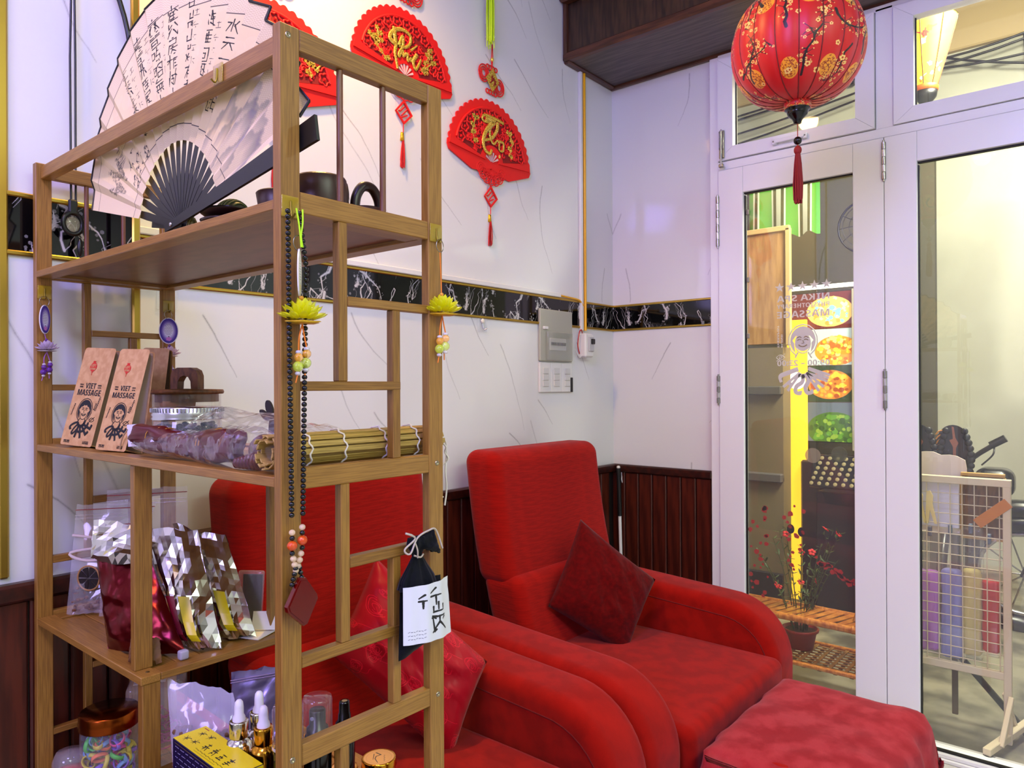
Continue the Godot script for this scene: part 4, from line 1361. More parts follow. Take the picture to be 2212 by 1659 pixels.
func word_fit(called: String, text: String, w: float, h: float, m: Material, parent: Node3D, t: Transform3D, bold := true, face := "Droid Sans") -> void:
	var o := words(called, text, 0.01, 0.0006, m, parent, T(), face, bold)
	var bb: AABB = o.mesh.get_aabb()
	if bb.size.x < 1e-6:
		return
	var sc := Vector3(w / bb.size.x, h / bb.size.y, 0.4)
	o.transform = t * Transform3D(Basis.from_scale(sc), -(bb.position + bb.size / 2.0) * sc)

# letters set like rays round a point, feet outwards
func ray_word(text: String, r0: float, r1: float, a0: float, a1: float, m: Material, parent: Node3D, t: Transform3D) -> void:
	for i in text.length():
		var a := deg_to_rad(lerpf(a0, a1, (i + 0.5) / text.length()))
		var up := Vector3(-sin(a), cos(a), 0)
		var c := -up * (r0 + r1) / 2.0
		var wd := absf(a1 - a0) / text.length() * PI / 180.0 * (r0 * 0.3 + r1 * 0.7) * 0.95
		for q in [-1.0, 0.0, 1.0]:
			word_fit("letter", text[i], wd * 0.86, r1 - r0, m, parent, t * Transform3D(Basis(Vector3(cos(a), sin(a), 0), up, Vector3(0, 0, 1)), c + Vector3(cos(a), sin(a), 0) * wd * 0.06 * q + Vector3(0, 0, 0.0002 * (q + 1.0))))

func build_goods() -> void:
	build_fan()
	build_teaware()
	build_middle()
	build_charms()
	build_pouches()
	build_bottles()

func build_fan() -> void:
	var W := 1536
	var H := 512
	var im := pic(W, H, Color(0.88, 0.80, 0.60))
	var g := RandomNumberGenerator.new()
	g.seed = 19
	var ink := Color(0.07, 0.065, 0.06)
	var ux := func(ang: float) -> float: return (167.0 - ang) / 153.0 * W
	var vy := func(r: float) -> float: return (0.345 - r) / (0.345 - 0.118) * H
	# mottled silk, borders with a fine key pattern
	for k in 260:
		dot(im, Vector2(g.randf() * W, g.randf() * H), g.randf_range(10, 34), Color(0.95, 0.90, 0.74, 0.10))
	for yy in H:
		for xx in W:
			if yy < 74 or yy > 456 or xx < 110 or xx > W - 190:
				var q := 0.05 if ((xx / 4 + yy / 4) % 2 == 0) != ((xx / 9) % 3 == 0) else -0.02
				im.set_pixel(xx, yy, Color(0.84 + q, 0.77 + q, 0.60 + q))
	line(im, [Vector2(0, 74), Vector2(W, 74)], 1.4, Color(0.3, 0.27, 0.22))
	line(im, [Vector2(0, 456), Vector2(W, 456)], 1.4, Color(0.25, 0.22, 0.2))
	var cols := [[123.0, 0.304, "喜鵲登枝", 0.0235], [112.5, 0.311, "黃鶯跳舞展", 0.0235], [102.0, 0.309, "夜鶯鳴唱無上", 0.0235], [91.5, 0.307, "雀兒房檐做小", 0.0235], [80.0, 0.312, "山崗山嶺有秀", 0.0235], [68.0, 0.296, "鴻雁回歸人", 0.025], [55.5, 0.296, "水天一三梅鷗", 0.023]]
	var code := {"喜": "4043 2161 1383 3565 3537 6567 3767 1888 3959", "鵲": "1131 1333 1539 5055 5585 5589 7282 7474", "登": "2042 3324 5064 7084 3555 2777 3757 1989", "枝": "2029 0343 2305 6064 4383 4575 7549 5589",
		"黃": "1282 3033 6063 1585 2637 6637 2777 4547 3819 6889", "鶯": "2030 6070 1242 5282 1383 2565 2528 6568 2767 2989", "跳": "1232 1215 3235 1535 2528 1838 5049 6069 4364 7463 8875", "舞": "3012 1282 1484 2224 4244 6264 2619 3649 5686 7578 5888", "展": "1181 1119 8183 1383 3339 5339 3464 3666 5668 5889",
		"夜": "4041 1282 3419 2529 6354 5489 6459 5668", "鳴": "1232 1216 3236 1636 5045 4575 7578 4858 5262 6869", "唱": "1232 1217 3237 1737 5181 5115 8185 5385 4686 4649 8689 4989", "無": "3012 2272 1484 1787 2427 4447 6467 7477 2839 5859 7889", "上": "4148 4474 1888",
		"雀": "4043 2325 6385 3429 3464 3666 3868 3989 5459", "兒": "2124 4224 6184 2644 3519 5589 8987", "房": "4050 2171 2141 7174 2474 2419 4555 3686 4739 4779", "檐": "2029 0343 2305 6050 5383 5359 6474 6676 6888", "做": "2018 1419 3363 4345 3555 5559 3759 7063 6384 7369", "小": "4148 2537 6588",
		"山": "4147 1417 1777 7377", "崗": "4043 2124 2474 7174 1619 1676 7679 3757 4749 3858", "嶺": "4042 2022 2262 6062 1539 3519 5489 5587 5787 7459 2747", "有": "1383 5119 3535 3575 7579 3539 3757", "秀": "5131 1383 4146 4216 4286 2777 7759 4739",
		"鴻": "1023 0426 0728 3333 3053 3058 6065 6585 6089 7282 7484 6799", "雁": "1181 1119 3425 3555 5358 4484 4686 4888 6268", "回": "1181 1119 8189 1989 3464 3437 6467 3767", "歸": "1012 2152 2125 2555 5155 1639 5060 6080 6385 7079 5688", "人": "4145 4519 4589",
		"水": "4148 1333 3318 7255 5489", "天": "2272 1585 4555 4519 5589", "一": "1585", "三": "2272 3565 1888", "梅": "2029 0343 2305 5063 5182 4489 4484 6576", "鷗": "1141 1118 3333 3637 1848 5052 5282 5256 5686 8688"}
	for c in cols:
		for i in c[2].length():
			var ch: String = c[2][i]
			var r: float = c[1] - i * c[3]
			var o := Vector2(ux.call(c[0]), vy.call(r))
			glyph(im, code[ch], o, 48.0, 1.9, ink, 0.0, 1.15)
	# small seal columns beside each
	for c in cols:
		for i in 5:
			var o := Vector2(ux.call(c[0] - 4.2), vy.call(c[1] - 0.01 - i * 0.017))
			glyph(im, ["2272 4148 1888", "1331 1585 4749", "2525 3363 5858", "1181 4448 2767", "2028 5383 5689"][i], o, 24.0, 0.9, Color(0.28, 0.26, 0.22), 0.0, 1.0)
	# bamboo, birds and bushes on the left, washed hills on the right
	for k in 34:
		var o := Vector2(ux.call(g.randf_range(118, 150)), vy.call(g.randf_range(0.145, 0.21)))
		for j in 5:
			var d := Vector2.from_angle(g.randf_range(-0.6, 2.8))
			line(im, [o, o + d * g.randf_range(10, 24)], 2.2, Color(0.25, 0.22, 0.19, 0.8), 0.5)
	for k in 7:
		var o := Vector2(ux.call(g.randf_range(134, 148)), vy.call(g.randf_range(0.22, 0.26)))
		line(im, [o + Vector2(-16, -6), o, o + Vector2(18, 5), o + Vector2(26, -4)], 2.0, Color(0.36, 0.33, 0.30), 0.8)
		line(im, [o + Vector2(-30, 14), o + Vector2(30, 8)], 0.9, Color(0.42, 0.38, 0.33))
	for k in 520:
		var a := g.randf_range(146, 159)
		var o := Vector2(ux.call(a), vy.call(0.205 + 0.055 * g.randf() * (1.0 - absf(a - 153) / 14.0) + 0.02 * sin(a)))
		dot(im, o, g.randf_range(1.5, 5.0), Color(0.22, 0.20, 0.17, 0.28))
	for k in 5:
		var top: float = [0.30, 0.26, 0.285, 0.23, 0.25][k]
		var ca: float = [34.0, 30.0, 24.0, 40.0, 20.0][k]
		for j in 46:
			var a := ca + (j - 23) * 0.42
			var hgt := top - pow(absf(j - 23.0) / 23.0, 1.4) * 0.10 + 0.006 * sin(j * 0.9)
			line(im, [Vector2(ux.call(a), vy.call(hgt)), Vector2(ux.call(a), vy.call(hgt - 0.05))], 5.0, Color(0.52, 0.51, 0.50, 0.022), 1.0)
	var paper := picmat(im, 0.62)
	paper.backlight_enabled = true
	paper.backlight = Color(0.12, 0.10, 0.07)
	var black := mat(Color(0.035, 0.033, 0.032), 0.4)
	var o := thing("folding_fan", "large open paper folding fan with black ribs and brush writing, on the top shelf", "folding fan", Transform3D(Basis(Vector3(0, 0, 1), Vector3(0, 1, 0), Vector3(-1, 0, 0)), Vector3(-2.3005, 1.480, 0.713)))
	var R := func(ang: float) -> float: return 0.333 + 0.024 * exp(-pow((ang - 110.0) / 26.0, 2)) - 0.03 * smoothstep(150.0, 168.0, ang)
	var n := 17
	var panel_pt := func(ang: float, k: float, v: float) -> Vector3:
		var a := deg_to_rad(ang)
		var r := lerpf(0.118, R.call(ang) - 0.012 * absf(k), v)
		return Vector3(cos(a) * r, sin(a) * r, 0.0085 * (k - 0.5) * (0.3 + 0.7 * v))
	var edge := S()
	for i in n:
		var aa := 167.0 - 153.0 * i / n
		var ab := 167.0 - 153.0 * (i + 1) / n
		var mid := lerpf(aa, ab, 0.68)
		for half in 2:
			var p0 := aa if half == 0 else mid
			var p1 := mid if half == 0 else ab
			var k0 := 1.0 if half == 0 else 0.0
			var sh := S().hard()
			var m := 8
			for j in m:
				var v0 := float(j) / m
				var v1 := float(j + 1) / m
				var uv := func(ang: float, v: float) -> Vector2: return Vector2((167.0 - ang) / 153.0, 1.0 - v)
				sh.quad(panel_pt.call(p0, k0, v0), panel_pt.call(p1, 1.0 - k0, v0), panel_pt.call(p1, 1.0 - k0, v1), panel_pt.call(p0, k0, v1), Vector3(0, 0, 1), uv.call(p0, v0), uv.call(p1, v0), uv.call(p1, v1), uv.call(p0, v1))
			obj("paper_fold", sh, paper, o)
			edge.tube([panel_pt.call(p0, k0, 1.0), panel_pt.call(p1, 1.0 - k0, 1.0)], 0.0019, 5)
	obj("black_edge", edge, black, o)
	for i in n:
		var a := deg_to_rad(167.0 - 153.0 * (i + 0.35) / n)
		var d := Vector3(cos(a), sin(a), 0)
		var s := Vector3(-d.y, d.x, 0)
		var z := -0.004 - 0.00035 * i
		obj("fan_rib", S().prism(PackedVector2Array([Vector2(d.x, d.y) * -0.012 + Vector2(s.x, s.y) * 0.004, Vector2(d.x, d.y) * -0.012 - Vector2(s.x, s.y) * 0.004, Vector2(d.x, d.y) * 0.10 - Vector2(s.x, s.y) * 0.0062, Vector2(d.x, d.y) * 0.125 - Vector2(s.x, s.y) * 0.0055, Vector2(d.x, d.y) * 0.125 + Vector2(s.x, s.y) * 0.0055, Vector2(d.x, d.y) * 0.10 + Vector2(s.x, s.y) * 0.0062]), z, z + 0.0004), black, o)
	for e in [[9.8, 0.350, 0.0165], [170.0, 0.10, 0.006]]:
		var a := deg_to_rad(e[0])
		var d := Vector2(cos(a), sin(a))
		var s := Vector2(-d.y, d.x)
		obj("guard_stick", S().prism(PackedVector2Array([d * -0.02 + s * 0.005, d * -0.02 - s * 0.005, d * e[1] - s * e[2], d * e[1] + s * e[2] * 0.8]), 0.002 if e[0] < 90.0 else -0.012, 0.006 if e[0] < 90.0 else -0.011), black, o)
	obj("rivet", S().ball(Vector3(0, 0, 0.0065), Vector3(0.0032, 0.0032, 0.0018), 12, 7), mat(Color(0.75, 0.75, 0.75), 0.2, 1.0), o)
	# its little stand
	var st := thing("fan_stand", "small black stand holding up the paper folding fan", "stand", T(V(-2.297, 1.4592, 0.69)))
	for k in 2:
		obj("leg", S().tube(curve([V(0.004, 0.002, -0.02 + 0.05 * k), V(0.010, 0.018, -0.018 + 0.046 * k), V(0.010, 0.05, -0.018 + 0.04 * k)]), 0.0022, 6), black, st)
	obj("ledge", S().box(V(0.008, 0.003, 0.004), V(0.012, 0.004, 0.06), 0.001), black, st)
	# adhesive hook on the top rail in front of the fan
	var brass := mat(Color(0.50, 0.42, 0.12), 0.3, 0.7)
	mats["amber"] = clear(Color(0.72, 0.60, 0.12), 0.5, 0.12)
	for e in [[Transform3D(Basis(Vector3.UP, -PI / 2), V(-2.3275, 1.637, 0.888)), "amber adhesive hook on the front top rail of the shelf"], [T(V(-2.3235, 1.450, 1.0325)), "amber adhesive hook on the near shelf post, carrying the bead necklace"], [T(V(-2.099, 1.456, 1.0325)), "amber adhesive hook on the far post, carrying the lone lotus charm"],
			[T(V(-2.322, 1.422, 0.2560)), "amber adhesive hook on the front post of the shelf's far end"], [T(V(-2.100, 1.414, 0.2560)), "amber adhesive hook on the back post of the shelf's far end"]]:
		var h := thing("post_hook", e[1], "hook", e[0], "amber adhesive hooks on the shelf")
		obj("plate", S().rbox(V(0, 0, 0.0014), V(0.022, 0.024, 0.0022), 0.001, 2, 1), mats["amber"], h)
		obj("hook_wire", S().tube(curve([V(0, 0.006, 0.003), V(0, -0.006, 0.0035), V(0, -0.012, 0.006), V(0, -0.009, 0.011)]), 0.0012, 6), brass, h)
	# black plumb pendant hanging before the pier, and a black cable arc
	var pm := mat(Color(0.03, 0.03, 0.03), 0.3)
	var pd := thing("hanging_pendant", "black ring pendant hanging on a doubled black cord before the left wall", "pendant", T(V(-2.268, 1.57, 0.236)))
	for k in 2:
		obj("cord", S().tube([V(-0.003 + 0.008 * k, 0.03, 0), V(-0.004 + 0.009 * k, 0.3, 0), V(0.002, 0.62, 0)], 0.002, 6), pm, pd)
	obj("clip", S().box(V(0, 0.018, 0), V(0.016, 0.03, 0.008), 0.003), pm, pd)
	var ring := []
	for k in 25:
		ring.append(V(cos(TAU * k / 24.0) * 0.0165, -0.012 + sin(TAU * k / 24.0) * 0.02, 0))
	obj("ring", S().tube(ring, 0.0045, 8), pm, pd)
	obj("lens", S().ball(V(0, -0.014, 0), V(0.013, 0.015, 0.003)), clear(Color(0.75, 0.75, 0.6), 0.35, 0.05), pd)
	obj("drop", S().ball(V(0.012, -0.055, 0), V(0.005, 0.018, 0.005)), pm, pd)
	var arc := []
	for k in 12:
		var a := deg_to_rad(8.0 + 50.0 * k / 11.0)
		arc.append(V(-0.30 + cos(a) * 0.30, -0.10 + sin(a) * 0.34, 0))
	tag(obj("black_cable", S().tube(arc, 0.005, 8), pm, self, T(V(-2.158, 1.985, 0.228))), "black cable bowing down the left wall behind the fan", "cable")

func build_teaware() -> void:
	var clay := mat(Color(0.20, 0.075, 0.045), 0.38)
	var dark := mat(Color(0.13, 0.05, 0.035), 0.35)
	var tp := thing("clay_teapot", "brown clay teapot with a pointed spout behind the shelf's end rail", "teapot", T(V(-2.213, 1.4592, 0.935)))
	obj("body", S().soft().lathe([Vector2(0, 0), Vector2(0.026, 0.001), Vector2(0.034, 0.012), Vector2(0.037, 0.032), Vector2(0.035, 0.052), Vector2(0.0335, 0.062), Vector2(0.032, 0.0645), Vector2(0.030, 0.062), Vector2(0.030, 0.045), Vector2(0, 0.045)], 32), clay, tp)
	obj("spout", S().tube(curve([V(0.028, 0.02, 0.0), V(0.036, 0.032, 0.0), V(0.041, 0.05, 0.0), V(0.0405, 0.066, 0.0)]), 0.0085, 10, 0.0025), dark, tp)
	var mg := thing("clay_cup", "brown clay cup showing its ribbed arched handle above the end rail", "cup", T(V(-2.146, 1.4592, 0.945)))
	obj("handle", S().tube(curve([V(-0.024, 0.028, 0.006), V(-0.021, 0.048, 0.006), V(-0.010, 0.0625, 0.006), V(0.006, 0.0625, 0.006), V(0.017, 0.048, 0.006), V(0.019, 0.028, 0.006)]), 0.0068, 9), dark, mg)
	obj("body", S().soft().lathe([Vector2(0, 0), Vector2(0.02, 0.001), Vector2(0.024, 0.012), Vector2(0.024, 0.033), Vector2(0.022, 0.035), Vector2(0.021, 0.02), Vector2(0, 0.018)], 24), clay, mg)
	var bw := thing("clay_bowl", "brown clay bowl half hidden by the near shelf post", "bowl", T(V(-2.262, 1.4592, 0.918)))
	obj("body", S().soft().lathe([Vector2(0, 0), Vector2(0.02, 0.001), Vector2(0.026, 0.012), Vector2(0.030, 0.036), Vector2(0.028, 0.038), Vector2(0.025, 0.02), Vector2(0, 0.014)], 28), clay, bw)
	var sa := thing("clay_saucer", "dark brown clay saucer stack at the front of the top shelf", "saucer", T(V(-2.262, 1.4592, 0.80)))
	for k in 2:
		obj("dish", S().soft().lathe([Vector2(0, 0.002 + k * 0.013), Vector2(0.022, 0.002 + k * 0.013), Vector2(0.040 + 0.002 * k, 0.016 + k * 0.013), Vector2(0.042 + 0.002 * k, 0.0185 + k * 0.013), Vector2(0.038, 0.017 + k * 0.013), Vector2(0, 0.008 + k * 0.013)], 32), dark, sa)
	var tt := thing("green_shell", "green ridged shell ornament resting on the dark saucers", "ornament", T(V(-2.258, 1.487, 0.792)))
	obj("dome", S().ball(V(0, 0.0, 0), V(0.022, 0.0235, 0.028), 20, 12), mat(Color(0.12, 0.16, 0.07), 0.5), tt)
	for k in 9:
		var z := -0.022 + k * 0.0055
		var pts := []
		var s := sqrt(maxf(0.0, 1.0 - pow(z / 0.028, 2)))
		for j in 11:
			var a := PI * j / 10.0
			pts.append(V(cos(a) * 0.0222 * s, sin(a) * 0.0238 * s, z))
		obj("ridge", S().tube(pts, 0.0012, 5), mat(Color(0.25, 0.30, 0.13), 0.5), tt)
	var tf := thing("gold_tuft", "tuft of gold green fringe beside the fan's rivet", "tassel", T(V(-2.295, 1.4592, 0.752)))
	tassel(tf, V(0, 0.026, 0), 0.026, 0.008, mat(Color(0.42, 0.40, 0.12), 0.5), 41, 24)

func coffee_bag(label: String, at_: Vector3, yaw: float, lean: float, roll: float, w: float, h: float, printed: bool) -> void:
	var nrm := Vector3(-cos(yaw), 0, sin(yaw))
	var right := Vector3(sin(yaw), 0, cos(yaw))
	var b := Basis(right, Vector3.UP, nrm) * Basis(Vector3.RIGHT, -lean) * Basis(Vector3(0, 0, 1), -roll)
	var o := thing("coffee_bag", label, "coffee bag", Transform3D(b, at_ + Vector3(0, w * 0.5 * sin(absf(roll)) + 0.001, 0)), "kraft coffee bags on the middle shelf")
	var kraft: Material = mats["kraft"]
	var th := 0.032
	# front and back panels with rounded corners, pleated sides between
	var face := PackedVector2Array()
	for c in [[w / 2 - 0.006, h - 0.006, 0.0], [-w / 2 + 0.006, h - 0.006, 90.0], [-w / 2 + 0.004, 0.004, 180.0], [w / 2 - 0.004, 0.004, 270.0]]:
		for k in 5:
			var a := deg_to_rad(c[2] + 90.0 * k / 4.0)
			var rr := 0.006 if c[1] > 0.01 else 0.004
			face.append(Vector2(c[0] + cos(a) * rr, c[1] + sin(a) * rr))
	obj("front_panel", S().prism(face, -0.0006, 0.0), kraft, o)
	obj("back_panel", S().prism(face, -0.0006, 0.0), kraft, o, Transform3D(Basis(Vector3.RIGHT, atan2(th - 0.010, h)), V(0, 0, -th)))
	for sg in [-1.0, 1.0]:
		var sh := S()
		sh.sheet(2, 12, func(u: float, v: float) -> Vector3:
			var dz := lerpf(th, 0.010, v)
			return V(sg * (w / 2 - 0.004 - 0.012 * sin(PI * u)), v * (h - 0.006) + 0.002, -dz * u), false, V(sg, 0, 0))
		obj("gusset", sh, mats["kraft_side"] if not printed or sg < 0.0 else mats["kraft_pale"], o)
	obj("bottom", S().box(V(0, 0.003, -th / 2), V(w - 0.008, 0.002, th - 0.002)), kraft, o)
	if not printed:
		return
	var f := T(V(0, 0, 0.0003))
	var blk := mat(Color(0.035, 0.04, 0.06), 0.7)
	var red := mat(Color(0.75, 0.13, 0.07), 0.7)
	var s := w / 0.076
	# little lantern emblem
	var lan := S()
	var ov := PackedVector2Array()
	for k in 20:
		ov.append(Vector2(cos(TAU * k / 20), sin(TAU * k / 20)) * 0.0082 * s + Vector2(-0.006, h * 0.80))
	lan.prism(ov, 0.0, 0.0003)
	lan.box(V(-0.006, h * 0.80 + 0.0094 * s, 0.00015), V(0.006, 0.0022, 0.0003))
	lan.box(V(-0.006, h * 0.80 - 0.0092 * s, 0.00015), V(0.004, 0.0012, 0.0003))
	lan.box(V(-0.006, h * 0.80 - 0.0122 * s, 0.00015), V(0.0008, 0.005, 0.0003))
	obj("lantern_emblem", lan, red, o, f)
	word_fit("emblem_words", "GIFT", 0.0125 * s, 0.0052 * s, kraft, o, f * T(V(-0.006, h * 0.80 + 0.0026 * s, 0.0005)))
	word_fit("emblem_words", "VIETNAM", 0.0125 * s, 0.004 * s, kraft, o, f * T(V(-0.006, h * 0.80 - 0.0034 * s, 0.0005)))
	word_fit("print_words", "VIET", 0.025 * s, 0.0095 * s, blk, o, f * T(V(0.0, h * 0.605, 0)))
	word_fit("print_words", "MASSAGE", 0.056 * s, 0.0105 * s, blk, o, f * T(V(0.0, h * 0.535, 0)))
	for e in [["NHA", -0.0225, 0.615], ["TRANG", -0.0225, 0.592], ["NIKA", 0.0215, 0.612], ["SPA", 0.0215, 0.589]]:
		word_fit("small_print", e[0], 0.0085 * s, 0.0026 * s, blk, o, f * T(V(e[1] * s, h * e[2], 0)))
	word_fit("small_print", "BLIND", 0.012 * s, 0.003 * s, blk, o, f * T(V(0.023 * s, h * 0.40, 0), V(0, 0, 78)))
	word_fit("small_print", "THERAPIST", 0.026 * s, 0.003 * s, blk, o, f * T(V(0.028 * s, h * 0.43, 0), V(0, 0, 78)))
	word_fit("small_print", "MASSAGE", 0.02 * s, 0.0024 * s, blk, o, f * T(V(-0.028 * s, h * 0.36, 0), V(0, 0, 78)))
	for e in [["DRIP BAG", -0.024, 0.045], ["COFFEE", -0.024, 0.03], ["COFFEE", 0.022, 0.045], ["VIETNAM", 0.022, 0.03]]:
		word_fit("small_print", e[0], 0.014 * s, 0.0024 * s, blk, o, f * T(V(e[1] * s, h * e[2], 0)))
	# portrait in ink: hair arcs, fringe, brows, eyes, nose, smile
	face_ink(o, f * T(V(0.0, h * 0.355, 0)), 0.0175 * s, blk)
	var eye := S()
	eye.tube(curve([V(-0.006, 0, 0), V(0, 0.0035, 0), V(0.006, 0, 0), V(0, -0.0035, 0), V(-0.006, 0, 0)]), 0.0005, 5)
	eye.tube([V(-0.006, -0.005, 0), V(0.006, 0.005, 0)], 0.0005, 5)
	obj("eye_emblem", eye, blk, o, f * T(V(0.0225 * s, h * 0.265, 0)))
	ray_word("COFFEE", 0.006 * s, 0.029 * s, -78.0, 84.0, blk, o, f * T(V(0.0, h * 0.245, 0)))

# a laughing woman's head in ink, about 2.4 r tall: hair, face line, brows, eyes, nose, smile
func face_ink(parent: Node3D, t: Transform3D, r: float, m: Material) -> void:
	var sh := S()
	var arc := func(cx: float, cy: float, rx: float, ry: float, a0: float, a1: float, w: float) -> void:
		var pts := []
		for k in 13:
			var a := deg_to_rad(lerpf(a0, a1, k / 12.0))
			pts.append(V((cx + cos(a) * rx) * r, (cy + sin(a) * ry) * r, 0))
		sh.tube(pts, w * r, 5)
	var flat := Transform3D(Basis.from_scale(V(1, 1, 0.12)), Vector3())
	sh.x = flat
	arc.call(0, 0, 1.02, 1.18, -62, 242, 0.04)
	# hair as a filled crescent, with a notched fringe
	var hair := PackedVector2Array()
	for k in 19:
		var a := deg_to_rad(lerpf(-52.0, 232.0, k / 18.0))
		hair.append(Vector2(cos(a) * 0.90, sin(a) * 1.04) * r)
	for k in 15:
		var a := deg_to_rad(lerpf(215.0, -35.0, k / 14.0))
		var q := 0.60 + (0.10 if k % 2 == 0 else 0.0) - (0.12 if k > 3 and k < 11 else 0.0)
		hair.append(Vector2(cos(a) * (q + 0.04), sin(a) * q * 0.92 + 0.02) * r)
	sh.prism(hair, -0.0003, 0.0003)
	sh.x = flat
	arc.call(0, -0.10, 0.55, 0.80, 185, 355, 0.035)
	for s in [-1, 1]:
		arc.call(0.24 * s, 0.14, 0.15, 0.08, 30, 150, 0.04)
		arc.call(0.24 * s, 0.0, 0.12, 0.07, 15, 165, 0.035)
	sh.tube([V(0.0, 0.02 * r, 0), V(-0.09 * r, -0.20 * r, 0), V(0.07 * r, -0.22 * r, 0)], 0.028 * r, 5)
	arc.call(0, -0.30, 0.30, 0.22, 190, 350, 0.045)
	arc.call(0, -0.30, 0.30, 0.08, 190, 350, 0.028)
	sh.tube([V(-0.35 * r, -0.82 * r, 0), V(-0.62 * r, -1.25 * r, 0)], 0.05 * r, 5)
	sh.tube([V(0.35 * r, -0.82 * r, 0), V(0.55 * r, -1.22 * r, 0)], 0.05 * r, 5)
	obj("portrait", sh, m, parent, t)

func build_middle() -> void:
	var kr := StandardMaterial3D.new()
	kr.albedo_texture = noise(FastNoiseLite.TYPE_SIMPLEX_SMOOTH, 0.03, 4, 51, [[0.3, Color(0.72, 0.55, 0.35)], [0.7, Color(0.77, 0.61, 0.41)]], 256)
	kr.uv1_triplanar = true
	kr.uv1_scale = V(8, 8, 8)
	kr.roughness = 0.75
	mats["kraft"] = kr
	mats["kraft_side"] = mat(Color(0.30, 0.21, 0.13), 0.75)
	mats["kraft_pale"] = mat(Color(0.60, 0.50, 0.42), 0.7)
	coffee_bag("kraft coffee bag with black print, the farther left of the printed pair", V(-2.318, 1.1494, 0.388), 0.30, 0.25, 0.05, 0.077, 0.172, true)
	coffee_bag("kraft coffee bag with black print, right next to the brown unprinted bag", V(-2.318, 1.1494, 0.530), 0.31, 0.26, 0.035, 0.066, 0.166, true)
	coffee_bag("plain brown coffee bag seen edge on, behind the printed pair", V(-2.185, 1.1494, 0.345), 0.55, 0.14, 0.04, 0.055, 0.175, false)
	# jars
	var glass := clear(Color(0.93, 0.96, 0.95), 0.08, 0.03)
	var jwood := wood(Color(0.33, 0.20, 0.09), Color(0.47, 0.30, 0.15), 0.5, V(14, 5, 14), 61)
	var j2 := thing("glass_jar", "glass jar under a wooden lid with an arched wooden handle", "jar", T(V(-2.150, 1.1494, 0.438)))
	obj("glass", S().soft().lathe([Vector2(0, 0.001), Vector2(0.054, 0.001), Vector2(0.058, 0.005), Vector2(0.058, 0.088)], 36), glass, j2)
	obj("lid", S().soft().lathe([Vector2(0, 0.074), Vector2(0.0535, 0.074), Vector2(0.0535, 0.0885), Vector2(0.061, 0.0885), Vector2(0.063, 0.092), Vector2(0.061, 0.0965), Vector2(0, 0.098)], 36), jwood, j2)
	var hd := PackedVector2Array()
	for e in [[0.028, 0.0], [0.028, 0.024], [0.024, 0.034], [0.014, 0.039], [-0.014, 0.039], [-0.024, 0.034], [-0.028, 0.024], [-0.028, 0.0], [-0.014, 0.0], [-0.013, 0.014], [-0.008, 0.022], [0.0, 0.025], [0.008, 0.022], [0.013, 0.014], [0.014, 0.0]]:
		hd.append(Vector2(e[0], e[1]))
	obj("lid_handle", S().prism(hd, -0.009, 0.009), jwood, j2, T(V(0, 0.097, 0), V(0, -62, 0)))
	obj("cork", S().soft().lathe([Vector2(0, 0.062), Vector2(0.028, 0.062), Vector2(0.030, 0.080), Vector2(0, 0.080)], 24), mat(Color(0.50, 0.33, 0.18), 0.8), j2, T(V(-0.022, -0.004, 0.01)))
	var j1 := thing("bean_jar", "clear jar of dark coffee beans with a ribbed silver screw lid", "jar", T(V(-2.240, 1.1494, 0.624)))
	obj("glass", S().soft().lathe([Vector2(0, 0.001), Vector2(0.046, 0.001), Vector2(0.050, 0.006), Vector2(0.050, 0.048), Vector2(0.047, 0.053)], 36), glass, j1)
	obj("silver_lid", S().soft().lathe([Vector2(0.0525, 0.051), Vector2(0.0530, 0.053), Vector2(0.0515, 0.056), Vector2(0.0532, 0.059), Vector2(0.0515, 0.062), Vector2(0.0520, 0.068), Vector2(0.051, 0.070), Vector2(0, 0.071)], 48), mat(Color(0.80, 0.80, 0.82), 0.22, 1.0), j1)
	var kn := S()
	for k in 60:
		var a := TAU * k / 60.0
		kn.box(V(cos(a) * 0.0522, 0.0655, sin(a) * 0.0522), V(0.0016, 0.006, 0.0016))
	obj("knurling", kn, mat(Color(0.70, 0.70, 0.72), 0.25, 1.0), j1)
	var beans := S()
	for k in 240:
		var a := rng.randf() * TAU
		var q := 0.043 * sqrt(rng.randf_range(0.45, 1.0))
		beans.ball(V(cos(a) * q, rng.randf_range(0.006, 0.044), sin(a) * q), V(rng.randf_range(0.004, 0.006), 0.0034, rng.randf_range(0.003, 0.005)), 7, 4)
	var be := tag(obj("coffee_beans", beans, mat(Color(0.06, 0.035, 0.02), 0.35), self, j1.transform), "dark roasted beans filling the jar with the silver lid", "beans")
	be.set_meta("kind", "stuff")
	var tg := thing("price_tag", "small white paper tag on a string beside the bean jar", "tag", T(V(-2.300, 1.176, 0.572), V(0, -62, 4)))
	obj("card", S().box(V(0, 0, 0), V(0.020, 0.034, 0.0008)), mat(Color(0.82, 0.80, 0.84), 0.7), tg)
	for k in 4:
		obj("print_line", S().box(V(0, -0.002 - k * 0.0035, 0.0006), V([0.011, 0.007, 0.012, 0.009][k], 0.0009, 0.0003)), mat(Color(0.35, 0.35, 0.38), 0.7), tg)
	obj("string", S().tube(curve([V(-0.009, 0.010, 0), V(-0.018, -0.002, 0.002), V(-0.024, -0.02, 0.002)]), 0.0011, 5), mat(Color(0.62, 0.50, 0.36), 0.8), tg)
	# maroon carved pieces in a crackling bag
	var mar := mat(Color(0.30, 0.012, 0.035), 0.3)
